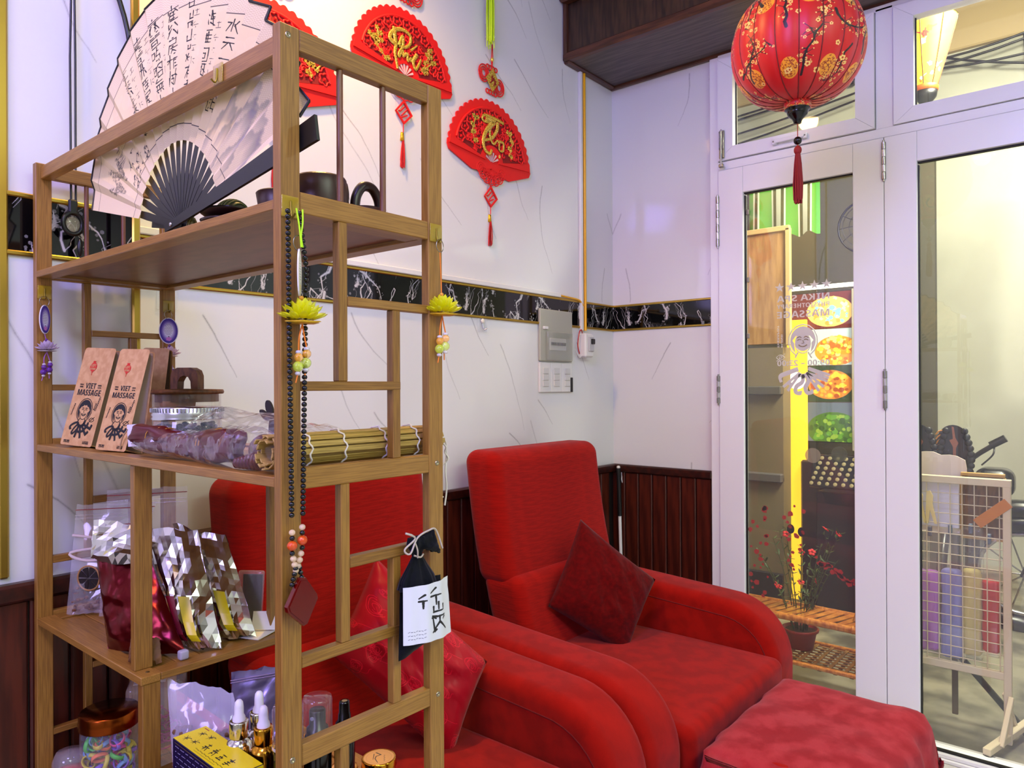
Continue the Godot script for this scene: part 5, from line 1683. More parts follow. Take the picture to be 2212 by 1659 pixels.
	for e in [[V(-2.312, 1.176, 0.700), V(0.015, 0.017, 0.062), 14.0, "maroon lacquered carving in the clear bag, in front of the bean jar"], [V(-2.300, 1.174, 0.828), V(0.024, 0.020, 0.066), -10.0, "larger maroon lacquered carving in the clear bag, beside the wooden ball"]]:
		var o := thing("lacquer_carving", e[3], "carving", T(e[0], V(e[2] * 0.4, e[2], 0)), "maroon carvings in the clear bag")
		var fnc := FastNoiseLite.new()
		fnc.frequency = 26.0
		var hs: Vector3 = e[1]
		obj("body", S().rbox(Vector3(), hs * 2.0, hs.y * 0.75, 4, 7, func(p: Vector3) -> Vector3:
			var q := p + V(1, 0.6, 1) * fnc.get_noise_3dv(p) * 0.010
			q.x *= 1.0 - 0.35 * absf(p.z) / hs.z
			return q), mar, o)
		for k in 3:
			var z: float = e[1].z * (-0.25 + 0.22 * k)
			var pts := []
			var s := sqrt(1.0 - pow(z / e[1].z, 2)) * 1.02
			for j in 9:
				var a := PI * j / 8.0
				pts.append(V(cos(a) * e[1].x * s * 0.9, sin(a) * e[1].y * s * 1.05, z + 0.006 * cos(a)))
			obj("gold_line", S().tube(pts, 0.0007, 4), mat(Color(0.75, 0.52, 0.18), 0.35, 0.6), o)
	var film := clear(Color(0.95, 0.95, 0.97), 0.05, 0.05)
	mats["film"] = film
	var fn := FastNoiseLite.new()
	fn.seed = 3
	fn.frequency = 24.0
	fn.fractal_octaves = 3
	var cb := S()
	cb.sheet(30, 64, func(u: float, v: float) -> Vector3:
		var a := TAU * u
		var z := lerpf(0.60, 0.985, v)
		var ends := sqrt(clampf(minf(v, 1.0 - v) * 6.0, 0.0, 1.0))
		var p := V(-2.302 + cos(a) * 0.030 * (0.35 + 0.65 * ends), 1.1700 + sin(a) * (0.019 + 0.012 * smoothstep(0.45, 0.8, v)) * (0.25 + 0.75 * ends), z)
		p += V(-cos(a), 0.5 * sin(a), sin(a * 2)) * fn.get_noise_3dv(p) * 0.011
		p.y = maxf(p.y, 1.150)
		p.x = clampf(p.x, -2.338, -2.2)
		return p, false)
	var cbo := thing("clear_bag", "crumpled clear plastic bag lying along the middle shelf's front edge", "plastic bag")
	obj("film", cb, film, cbo)
	var sheaf := S()
	sheaf.sheet(14, 22, func(u: float, v: float) -> Vector3:
		var p := V(lerpf(-2.29, -2.21, u), 1.190 + 0.022 * sin(PI * u) + 0.006 * sin(v * 5.0), lerpf(0.70, 1.0, v))
		p.y += fn.get_noise_3dv(p * 0.6) * 0.012
		return p, false)
	obj("sleeve", sheaf, film, cbo)
	var ballm := wood(Color(0.24, 0.10, 0.05), Color(0.36, 0.17, 0.08), 0.35, V(20, 6, 20), 66)
	tag(obj("wooden_ball", S().ball(V(0, 0, 0), V(0.021, 0.021, 0.021), 24, 16), ballm, self, T(V(-2.288, 1.1705, 0.925))), "brown wooden ball beside the end of the rolled bamboo mat", "ball")
	var shell := thing("ridged_spiral", "small maroon ridged wooden piece lying under the mat's end", "carving", T(V(-2.316, 1.1495, 0.93), V(0, 20, 0)))
	for k in 7:
		obj("ridge", S().ball(V(0, 0.008 + 0.0006 * k, -0.016 + 0.0055 * k), V(0.006 + 0.0008 * k, 0.0068 + 0.0009 * k, 0.0042), 12, 7), mar, shell)
	var cac := thing("wooden_plant", "flat dark wooden plant cut-out with rounded leaves, behind the clear bag", "ornament", T(V(-2.150, 1.1494, 0.720), V(0, -55, 0)))
	var cm := mat(Color(0.13, 0.085, 0.06), 0.6)
	for e in [[0.0, 0.030, 0.007, 0.030, 0.0], [-0.006, 0.066, 0.0055, 0.014, 14.0], [-0.014, 0.056, 0.0045, 0.011, 38.0], [0.006, 0.056, 0.005, 0.012, -24.0], [0.016, 0.056, 0.007, 0.016, -8.0], [0.014, 0.036, 0.005, 0.014, -40.0]]:
		var lf := PackedVector2Array()
		for k in 16:
			var a := TAU * k / 16.0
			lf.append(Vector2(cos(a) * e[2], sin(a) * e[3]).rotated(deg_to_rad(e[4])) + Vector2(e[0], e[1]))
		obj("leaf", S().prism(lf, -0.003, 0.003), cm, cac)
	# rolled bamboo mat
	var slat := wood(Color(0.58, 0.47, 0.22), Color(0.70, 0.58, 0.30), 0.55, V(60, 3, 60), 71)
	var mt := thing("bamboo_mat", "rolled bamboo slat mat tied with white string, along the shelf end", "mat", T(V(-2.196, 1.1735, 0.988)))
	for k in 30:
		var a := k * TAU / 15.5
		var r := 0.0215 - 0.0046 * a / TAU
		if r < 0.004:
			break
		obj("slat", S().box(Vector3(), V(0.0068, 0.272 - 0.006 * (k % 3), 0.0022), 0.0005), slat, mt, Transform3D(Basis(V(0, sin(a), cos(a)).cross(Vector3.RIGHT), Vector3.RIGHT, V(0, sin(a), cos(a))).orthonormalized(), V(0.002 * (k % 2), sin(a) * r, cos(a) * r)))
	var twine := mat(Color(0.86, 0.83, 0.82), 0.8)
	for x in [-0.085, -0.035, 0.03, 0.085]:
		var pts := []
		for j in 46:
			var a := TAU * j / 45.0
			pts.append(V(x + 0.0016 * sin(j * 1.4), sin(a) * (0.0234 + 0.0007 * sin(j * 1.4)), cos(a) * (0.0234 + 0.0007 * sin(j * 1.4))))
		obj("string", S().tube(pts, 0.0012, 5), twine, mt)
	var tail := []
	for j in 24:
		tail.append(V(0.140 + 0.010 * sin(j * 0.28), -0.004 - j * 0.0034, 0.012 + 0.0035 * sin(j * 1.1)))
	obj("string_tail", S().tube(curve([V(0.118, 0.01, 0.02), V(0.135, 0.004, 0.018)] + tail, 3), 0.0013, 5), twine, mt)
	obj("string_tail", S().tube(curve([V(0.118, 0.012, 0.018), V(0.144, 0.0, 0.014), V(0.151, -0.02, 0.01), V(0.145, -0.045, 0.014), V(0.149, -0.07, 0.012), V(0.145, -0.094, 0.012)], 5), 0.0013, 5), twine, mt)

# ---- hanging charms ---------------------------------------------------------------------------
func lotus(parent: Node3D, c: Vector3, r: float, m: Material, cup: Material) -> void:
	var pet := S().soft()
	pet.ball(V(0, 0, 0), V(1, 1, 1), 6, 4)
	var pm := pet.mesh()
	for e in [[12, 0.64, 20.0, 0.36], [10, 0.50, 42.0, 0.38], [8, 0.34, 62.0, 0.38], [4, 0.14, 80.0, 0.40]]:
		for k in e[0]:
			var a: float = TAU * (k + 0.5 * (e[0] % 2)) / e[0]
			var d := V(cos(a), 0, sin(a))
			var up := deg_to_rad(e[2])
			var dir := d * cos(up) + Vector3.UP * sin(up)
			var side := dir.cross(V(-sin(a), 0, cos(a))).normalized()
			var b := Basis(dir * e[3] * r, V(-sin(a), 0, cos(a)) * 0.17 * r, side * 0.08 * r)
			obj("petal", pm, m, parent, Transform3D(b, c + d * e[1] * r + Vector3.UP * r * (0.06 + 0.52 * sin(up))))
	obj("flower_base", S().soft().at(T(c)).lathe([Vector2(0, -0.06 * r), Vector2(0.5 * r, -0.05 * r), Vector2(0.78 * r, 0.02 * r), Vector2(0.7 * r, 0.05 * r), Vector2(0, 0.0)], 12, func(v: Vector3) -> Vector3:
		var a := atan2(v.z, v.x)
		return V(v.x * (0.9 + 0.12 * cos(a * 6.0)), v.y, v.z * (0.9 + 0.12 * cos(a * 6.0)))), cup, parent)

func charm(label: String, at_: Vector3, ring_r: float, drop: float, tag_h: float, tag_w: float, tag_turn: float, tag_m: Material, lot: float, lr: float, pm: Material, cup: Material, cordm: Material, b1: Material, b2: Material, beads: float, br: float, group: String) -> void:
	var o := thing("lotus_charm", label, "charm", T(at_), group)
	var ring := []
	for k in 21:
		ring.append(V(cos(TAU * k / 20.0) * ring_r, -ring_r + sin(TAU * k / 20.0) * ring_r, 0))
	obj("key_ring", S().tube(ring, 0.0006, 5), mat(Color(0.6, 0.58, 0.55), 0.25, 1.0), o, T(Vector3(), V(0, 12, 0)))
	if tag_h > 0.0:
		var ov := PackedVector2Array()
		for k in 28:
			ov.append(Vector2(cos(TAU * k / 28) * tag_w, sin(TAU * k / 28) * tag_h))
		var rim := PackedVector2Array()
		for v in ov:
			rim.append(v * Vector2(1.10, 1.06))
		var tt := T(V(0.001, -ring_r * 2 - tag_h + 0.001, 0), V(0, tag_turn, 0))
		obj("tag_rim", S().prism(rim, -0.0012, 0.0002), mat(Color(0.85, 0.83, 0.86), 0.25), o, tt)
		obj("tag_face", S().prism(ov, 0.0, 0.0006), tag_m, o, tt)
	var y := -lot
	obj("neck_bead", S().ball(V(0.003, y + lr * 0.95, 0), V(0.0028, 0.0028, 0.0028)), b1, o)
	obj("cord", S().tube([V(0, -ring_r * 2 - tag_h * 2, 0), V(0.003, y + lr * 0.9, 0)], 0.0007, 5), cordm, o)
	lotus(o, V(0.004, y, 0), lr, pm, cup)
	for k in 2:
		var x := -0.004 + 0.009 * k
		var yy := -beads + 0.004 * k
		obj("cord", S().tube(curve([V(0.004, y - 0.002, 0), V(x * 0.7 + 0.002, (y + yy) / 2, 0.001), V(x + 0.003, yy, 0.002 * k)]), 0.0009, 5), cordm, o)
		obj("small_bead", S().ball(V(x + 0.003, yy - 0.001, 0.002 * k), V(br * 0.62, br * 0.4, br * 0.62), 8, 5), mats["pearl"], o)
		obj("bead", S().ball(V(x + 0.003, yy - br * 1.1, 0.002 * k), V(br * 0.85, br * 0.85, br * 0.85)), b1, o)
		obj("bead", S().ball(V(x + 0.002, yy - br * 2.8, 0.002 * k), V(br, br, br)), b2, o)
		obj("small_bead", S().ball(V(x + 0.002, yy - br * 4.1, 0.002 * k), V(br * 0.6, br * 0.4, br * 0.6), 8, 5), mats["pearl"], o)
		obj("cord_end", S().tube([V(x + 0.002, yy - br * 4.1, 0), V(x + 0.003 * (k - 0.3), yy - br * 5.8, 0)], 0.0008, 5), cordm, o)

func tag_print(bg: Color, edge: Color, ink: Color, flower: Color) -> StandardMaterial3D:
	var im := pic(128, 256, bg)
	for yy in 256:
		for xx in 128:
			var d := Vector2((xx - 64) / 64.0, (yy - 128) / 128.0).length()
			im.set_pixel(xx, yy, bg.lerp(edge, smoothstep(0.35, 1.0, d)))
	for k in 8:
		var w: float = [18, 26, 24, 30, 34, 30, 26, 16][k]
		for j in int(w / 4):
			line(im, [Vector2(64 - w + j * 8, 62 + k * 15), Vector2(64 - w + j * 8 + 5, 60 + k * 15 + (j % 2) * 3)], 1.6, ink)
	for j in 5:
		dot(im, Vector2(64, 212) + Vector2.from_angle(j * TAU / 5) * 12, 9, flower)
	dot(im, Vector2(64, 188), 5, ink)
	return picmat(im, 0.25)

func build_charms() -> void:
	mats["pearl"] = clear(Color(0.9, 0.88, 0.9), 0.55, 0.1)
	var lime := clear(Color(0.92, 0.92, 0.06), 0.6, 0.08)
	var lime2 := clear(Color(0.84, 0.92, 0.28), 0.45, 0.05)
	var orange := clear(Color(1.0, 0.72, 0.16), 0.45, 0.05)
	var ocord := mat(Color(0.90, 0.48, 0.08), 0.6)
	var gold := mat(Color(0.85, 0.68, 0.15), 0.3, 0.6)
	var ice := clear(Color(0.82, 0.74, 0.84), 0.55, 0.08)
	var violet := clear(Color(0.36, 0.10, 0.55), 0.7, 0.08)
	var pcord := mat(Color(0.60, 0.36, 0.66), 0.6)
	var silver := mat(Color(0.75, 0.70, 0.72), 0.3, 0.6)
	var ivory := tag_print(Color(0.90, 0.90, 0.86), Color(0.90, 0.86, 0.76), Color(0.25, 0.24, 0.25), Color(0.88, 0.76, 0.45))
	var purple := tag_print(Color(0.84, 0.82, 0.90), Color(0.18, 0.04, 0.50), Color(0.22, 0.20, 0.25), Color(0.75, 0.42, 0.72))
	charm("lime lotus charm hung over the black bead necklace on the near post", V(-2.320, 1.417, 1.0455), 0.0085, 0.1, 0.025, 0.011, 48.0, ivory, 0.096, 0.0285, lime, gold, ocord, orange, lime2, 0.128, 0.006, "lime lotus charms")
	charm("lime lotus charm on a long thread, hung from the shelf's far end post", V(-2.097, 1.447, 1.0395), 0.0085, 0.1, 0.0, 0.01, 0.0, ivory, 0.101, 0.0285, lime, gold, ocord, orange, lime2, 0.130, 0.0062, "lime lotus charms")
	charm("violet tag and icy lotus charm on the front left shelf post", V(-2.325, 1.413, 0.2665), 0.0085, 0.1, 0.0245, 0.013, 38.0, purple, 0.097, 0.0205, ice, silver, pcord, violet, violet, 0.120, 0.0052, "violet lotus charms")
	charm("violet tag and icy lotus charm above the coffee bags, on the back post", V(-2.105, 1.405, 0.2665), 0.0085, 0.1, 0.025, 0.0165, -22.0, purple, 0.092, 0.0215, ice, silver, pcord, violet, violet, 0.120, 0.0052, "violet lotus charms")
	# black bead necklace
	var jet := mat(Color(0.008, 0.008, 0.010), 0.08)
	var agate := clear(Color(0.85, 0.30, 0.06), 0.75, 0.06)
	var cry := clear(Color(0.95, 0.84, 0.70), 0.45, 0.04)
	var nk := thing("bead_necklace", "long black bead necklace with a red agate pendant on the near post", "necklace", T(V(-2.3235, 1.446, 1.0445)))
	var bm := S().ball(Vector3(), Vector3.ONE, 12, 8).mesh()
	var put := func(p: Vector3, r: float, m: Material, called: String) -> void:
		obj(called, bm, m, nk, Transform3D(Basis.from_scale(V(r, r * 0.94, r)), p))
	for sd in 2:
		var n := 56
		for k in n:
			var y := -0.004 - k * 0.00605
			var t := k / float(n)
			var x := (-0.0098 + 0.0035 * t) if sd == 0 else (0.002 + 0.0095 * minf(1.0, t * 6.0) - 0.0065 * t + 0.003)
			put.call(V(x, y, -0.0005 * sd), 0.0031, jet, "bead")
		var x0 := -0.006 if sd == 0 else 0.0068
		var y0 := -0.345 - (0.004 if sd == 0 else 0.0)
		var seq := [[0.0036, cry], [0.003, jet], [0.0058, agate], [0.003, jet], [0.0036, cry], [0.0036, cry], [0.0034, cry]]
		var y := y0
		for k in seq.size():
			y -= seq[k][0] * (2.0 if k == 0 else 1.0) * 0.94 if k == 0 else seq[k][0] * 0.94
			put.call(V(x0 * (1.0 - 0.75 * maxf(0.0, k - 3) / 3.0), y, 0), seq[k][0], seq[k][1], "bead" if seq[k][1] == jet else ("crystal_bead" if seq[k][1] == cry else "agate_bead"))
			y -= seq[k][0] * 0.94
		for k in 4:
			put.call(V((-0.002 - 0.0016 * k) if sd == 0 else (0.003 + 0.0012 * k), -0.396 - k * 0.0055, 0.0005), 0.0029, jet, "bead")
	var pend := PackedVector2Array()
	for e in [[-0.003, 0.026], [0.004, 0.025], [0.0185, 0.004], [0.0195, -0.001], [0.006, -0.026], [0.001, -0.0275], [-0.018, -0.009], [-0.0195, -0.003]]:
		pend.append(Vector2(e[0], e[1]))
	var inner := PackedVector2Array()
	for v in pend:
		inner.append(v * 0.88)
	var gem := clear(Color(0.38, 0.012, 0.015), 0.88, 0.06)
	obj("agate_pendant", S().prism(pend, -0.0025, 0.0035), gem, nk, T(V(0.0035, -0.432, 0.002)))
	obj("pendant_face", S().prism(inner, 0.0035, 0.0046), gem, nk, T(V(0.0035, -0.432, 0.002)))
	var lc := mat(Color(0.72, 0.92, 0.05), 0.5)
	for k in 2:
		obj("lime_cord", S().tube(curve([V(-0.001 + 0.008 * k, 0.0, 0.003), V(0.002 + 0.005 * k, -0.015, 0.003), V(0.004 + 0.001 * k, -0.03, 0.003), V(0.005 + 0.002 * k, -0.042, 0.003)]), 0.001, 6), lc, nk)
	# charcoal pouch on the lattice
	var cl := fabric(Color(0.018, 0.02, 0.045), Color(0.05, 0.055, 0.09), 0.6, 60.0, 30.0)
	var cp := thing("charcoal_pouch", "dark blue drawstring charcoal pouch with a white paper band, on the lattice", "pouch", T(V(-2.139, 0.0, 1.046)))
	obj("bag", pouch(V(-0.040, 0.905, 0), V(0.036, 0.926, 0), V(0.033, 1.00, 0.001), V(-0.037, 1.0, 0.0), 0.024, 0.0015, 4, 16, 16), cl, cp)
	obj("bag_neck", S().soft().at(T(V(-0.008, 0.992, 0.0))).lathe([Vector2(0.030, 0.0), Vector2(0.026, 0.012), Vector2(0.015, 0.028), Vector2(0.0075, 0.040), Vector2(0.010, 0.046), Vector2(0.016, 0.055), Vector2(0.014, 0.064), Vector2(0.0, 0.066)], 30, func(v: Vector3) -> Vector3:
		var a := atan2(v.z, v.x)
		return V(v.x * (1.0 + 0.10 * sin(a * 7.0)), v.y, v.z * 0.42 * (1.0 + 0.25 * sin(a * 7.0 + 1.0)))), cl, cp)
	obj("bag_frill", pouch(V(-0.006, 1.042, 0.004), V(0.030, 1.030, 0.004), V(0.020, 1.062, 0.002), V(-0.004, 1.058, 0.002), 0.014, 0.003, 8, 12, 10), cl, cp)
	var str_ := mat(Color(0.72, 0.66, 0.60), 0.85)
	obj("drawstring", S().tube(curve([V(-0.024, 1.062, 0.008), V(-0.036, 1.066, 0.010), V(-0.022, 1.058, 0.012), V(-0.038, 1.046, 0.010), V(-0.030, 1.040, 0.012), V(-0.018, 1.058, 0.012), V(0.004, 1.064, 0.010), V(0.018, 1.062, 0.008), V(0.030, 1.036, 0.008)]), 0.0013, 5), str_, cp)
	obj("drawstring", S().tube(curve([V(-0.022, 1.052, 0.012), V(-0.018, 1.042, 0.012), V(-0.016, 1.032, 0.010)]), 0.0011, 5), str_, cp)
	obj("neck_tie", S().tube(curve([V(-0.016, 1.034, 0.003), V(-0.008, 1.031, 0.0065), V(0.0, 1.033, 0.003)]), 0.0012, 5), str_, cp)
	var im := pic(256, 320, Color(0.82, 0.82, 0.86))
	var ink := Color(0.06, 0.06, 0.06)
	for e in [["5022 2464 4449", Vector2(84, 92), 74.0], ["5022 2484 5459", Vector2(146, 78), 92.0], ["4044 1215 1575 7275 0888 3807", Vector2(168, 158), 88.0], ["2819 1800 4144 4409 4489 7263 1122", Vector2(172, 228), 92.0]]:
		glyph(im, e[0], e[1], e[2], 5.2, ink)
	for k in 3:
		for j in 7:
			line(im, [Vector2(16 + j * 11, 250 + k * 20), Vector2(22 + j * 11, 247 + k * 20 + (j % 3) * 3)], 1.3, Color(0.25, 0.25, 0.35))
	var lab := S()
	lab.sheet(14, 6, func(u: float, v: float) -> Vector3:
		var x := lerpf(-0.0385, 0.0385, u) + (0.006 * (1.0 - v) * u if v < 0.8 else 0.0) - 0.002
		return V(x, lerpf(0.925, 0.999, v) + 0.004 * (u - 0.5) * (1.0 - v) * -1.0, 0.0215 - 0.012 * pow(2.0 * u - 1.0, 2) + 0.001 * sin(u * 20.0)), true, V(0, 0, 1))
	obj("paper_band", lab, picmat(im, 0.65), cp)

# ---- pouches and cards on the stepped shelf ----------------------------------------------------
func build_pouches() -> void:
	var film: Material = mats["film"]
	var zip := clear(Color(0.95, 0.93, 0.97), 0.10, 0.08)
	var redl := mat(Color(0.62, 0.05, 0.06), 0.4)
	var k0 := [[V(-2.294, 0.840, 0.275), V(-2.236, 0.840, 0.330), V(-2.158, 1.034, 0.335), V(-2.272, 1.034, 0.262), "clear zip bag of dried orange and herbs at the shelf's left end"],
		[V(-2.262, 0.840, 0.335), V(-2.205, 0.840, 0.385), V(-2.190, 1.012, 0.380), V(-2.252, 1.010, 0.330), "clear zip bag just behind the maroon foil pouch"],
		[V(-2.228, 0.840, 0.275), V(-2.125, 0.840, 0.390), V(-2.118, 1.062, 0.372), V(-2.222, 1.056, 0.268), "tallest clear zip bag, standing behind the other two"]]
	for i in 3:
		var e: Array = k0[i]
		var o := thing("zip_bag", e[4], "zip bag", T(), "clear zip bags on the stepped shelf")
		obj("film", pouch(e[0], e[1], e[2], e[3], 0.026, 0.004, 21 + i, 14, 20, true, 3.0), zip, o)
		var n: Vector3 = (e[1] - e[0]).cross(e[3] - e[0]).normalized() * 0.003
		obj("red_line", S().tube([e[0].lerp(e[3], 0.95) + n, e[1].lerp(e[2], 0.95) + n], 0.0007, 5), redl, o)
		for q in [0.90, 0.87]:
			obj("zip_ridge", S().tube([e[0].lerp(e[3], q) + n, e[1].lerp(e[2], q) + n], 0.0008, 5), zip, o)
		var herbs := S()
		for k in 70:
			var u := rng.randf_range(0.1, 0.9)
			var v := rng.randf_range(0.03, 0.30)
			var p: Vector3 = e[0].lerp(e[1], u).lerp(e[3].lerp(e[2], u), v) + n * rng.randf_range(-2.0, 2.0)
			herbs.ball(p, V(rng.randf_range(0.002, 0.006), rng.randf_range(0.001, 0.004), rng.randf_range(0.002, 0.006)), 5, 3)
		var ho := obj("dried_herbs", herbs, mat([Color(0.40, 0.24, 0.12), Color(0.46, 0.32, 0.2), Color(0.42, 0.36, 0.30)][i], 0.8), o)
		ho.set_meta("kind", "stuff")
		# a knotted muslin drawstring shows through the film
		obj("muslin_cord", S().tube(curve([e[0].lerp(e[3], 0.72) + n * 2, e[0].lerp(e[2], 0.62) + n * 2, e[0].lerp(e[3], 0.56) + n * 2.4, e[1].lerp(e[3], 0.48) + n * 2, e[1].lerp(e[2], 0.60) + n * 2.4]), 0.0028, 6), mat(Color(0.76, 0.70, 0.68), 0.9), o)
	var sl := thing("dried_orange", "dark dried orange slice inside the leftmost zip bag", "orange slice", T(V(-2.268, 0.905, 0.306), V(0, -58, 0)))
	obj("rind", S().tube(curve([V(0.022, 0, 0), V(0.0156, 0.0156, 0), V(0, 0.022, 0), V(-0.0156, 0.0156, 0), V(-0.022, 0, 0), V(-0.0156, -0.0156, 0), V(0, -0.022, 0), V(0.0156, -0.0156, 0), V(0.022, 0, 0)]), 0.0016, 6), mat(Color(0.62, 0.45, 0.25), 0.6), sl)
	for k in 8:
		var a0 := TAU * k / 8.0
		var seg := PackedVector2Array([Vector2.from_angle(a0 + 0.39) * 0.002])
		for j in 5:
			seg.append(Vector2.from_angle(a0 + 0.07 + 0.16 * j) * 0.0195)
		obj("segment", S().prism(seg, -0.001, 0.001), mat(Color(0.10, 0.06, 0.07), 0.4), sl)
	# foil pouches
	var foil := mat(Color(0.86, 0.85, 0.82), 0.16, 1.0)
	var mfoil := mat(Color(0.36, 0.012, 0.03), 0.22, 0.75)
	var mp := thing("foil_pouch", "maroon foil pouch with its silver top folded over", "foil pouch", T(), "foil pouches on the stepped shelf")
	obj("body", pouch(V(-2.316, 0.840, 0.515), V(-2.252, 0.840, 0.642), V(-2.262, 1.000, 0.515), V(-2.305, 1.008, 0.430), 0.045, 0.005, 31, 22, 34, true, 2.6), mfoil, mp)
	obj("folded_top", pouch(V(-2.314, 0.972, 0.452), V(-2.270, 0.965, 0.540), V(-2.255, 1.022, 0.522), V(-2.302, 1.030, 0.434), 0.022, 0.007, 32, 9, 8, false, 1.8), foil, mp, T(V(-0.006, 0, 0.006)))
	for e in [["silver foil pouch in the middle, leaning on the maroon one", V(-2.236, 0.840, 0.610), V(-2.205, 0.840, 0.660), V(-2.192, 1.010, 0.560), V(-2.252, 1.014, 0.485), 41], ["silver foil pouch with a golden side, nearest the back of the shelf", V(-2.182, 0.840, 0.606), V(-2.142, 0.840, 0.655), V(-2.142, 0.992, 0.560), V(-2.200, 1.012, 0.490), 42]]:
		var o := thing("foil_pouch", e[0], "foil pouch", T(), "foil pouches on the stepped shelf")
		obj("body", pouch(e[1], e[2], e[3], e[4], 0.05, 0.011, e[5], 10, 16, false, 1.7), foil, o)
		var n: Vector3 = (e[2] - e[1]).cross(e[4] - e[1]).normalized()
		for q in 2:
			var l := S()
			var u0: float = [0.12, 0.46][q]
			l.sheet(8, 14, func(u: float, v: float) -> Vector3:
				var uu := u0 + 0.24 * u
				var vv := 0.06 + 0.36 * v
				var bulge := pow(4.0 * uu * (1.0 - uu), 0.6) * minf(1.0, vv * 7.0 + 0.25) * clampf((1.02 - vv) * 1.25, 0.0, 1.0)
				return (e[1] as Vector3).lerp(e[2], uu).lerp((e[4] as Vector3).lerp(e[3], uu), vv) + n * (0.026 * bulge + 0.0075), false, n)
			obj("label_patch", l, mat([Color(0.42, 0.03, 0.12), Color(0.78, 0.70, 0.05)][q], 0.35), o)
	# dried lump in front, glass stand and cards at the back
	tag(obj("dried_peel", pouch(V(-2.322, 0.841, 0.604), V(-2.290, 0.841, 0.644), V(-2.288, 0.872, 0.632), V(-2.316, 0.874, 0.600), 0.02, 0.006, 55, 14, 10, true, 6.0), mat(Color(0.42, 0.27, 0.12), 0.7)), "crumpled brown dried peel at the foot of the maroon pouch", "dried peel")
	var sd := thing("display_frame", "small black display in a clear rounded acrylic stand, behind the foil pouches", "display stand", T(V(-2.112, 0.8392, 0.585), V(-8, -56, 0)))
	obj("black_panel", S().box(V(0, 0.044, 0), V(0.036, 0.082, 0.004), 0.001), mat(Color(0.02, 0.02, 0.02), 0.3), sd)
	obj("acrylic", S().rbox(V(0.0, 0.046, 0.007), V(0.046, 0.092, 0.010), 0.004, 3, 1), clear(Color(0.95, 0.93, 0.92), 0.14, 0.04), sd)
	var card := mat(Color(0.84, 0.82, 0.78), 0.6)
	tag(obj("white_card", S().box(Vector3(), V(0.05, 0.03, 0.001)), card, self, T(V(-2.112, 0.857, 0.638), V(-20, -50, 0))), "white card propped at the back of the stepped shelf", "card")
	tag(obj("white_card", S().box(Vector3(), V(0.05, 0.001, 0.075)), card, self, T(V(-2.135, 0.8400, 0.622), V(0, 20, 2))), "white card lying flat, its corner sticking out past the shelf post", "card")
	tag(obj("grey_clip", S().rbox(V(0, 0.007, 0), V(0.014, 0.014, 0.012), 0.003, 2, 1), mat(Color(0.62, 0.60, 0.66), 0.4), self, T(V(-2.262, 0.8388, 0.652))), "small grey plastic clip at the shelf's corner by the silver pouch", "clip")

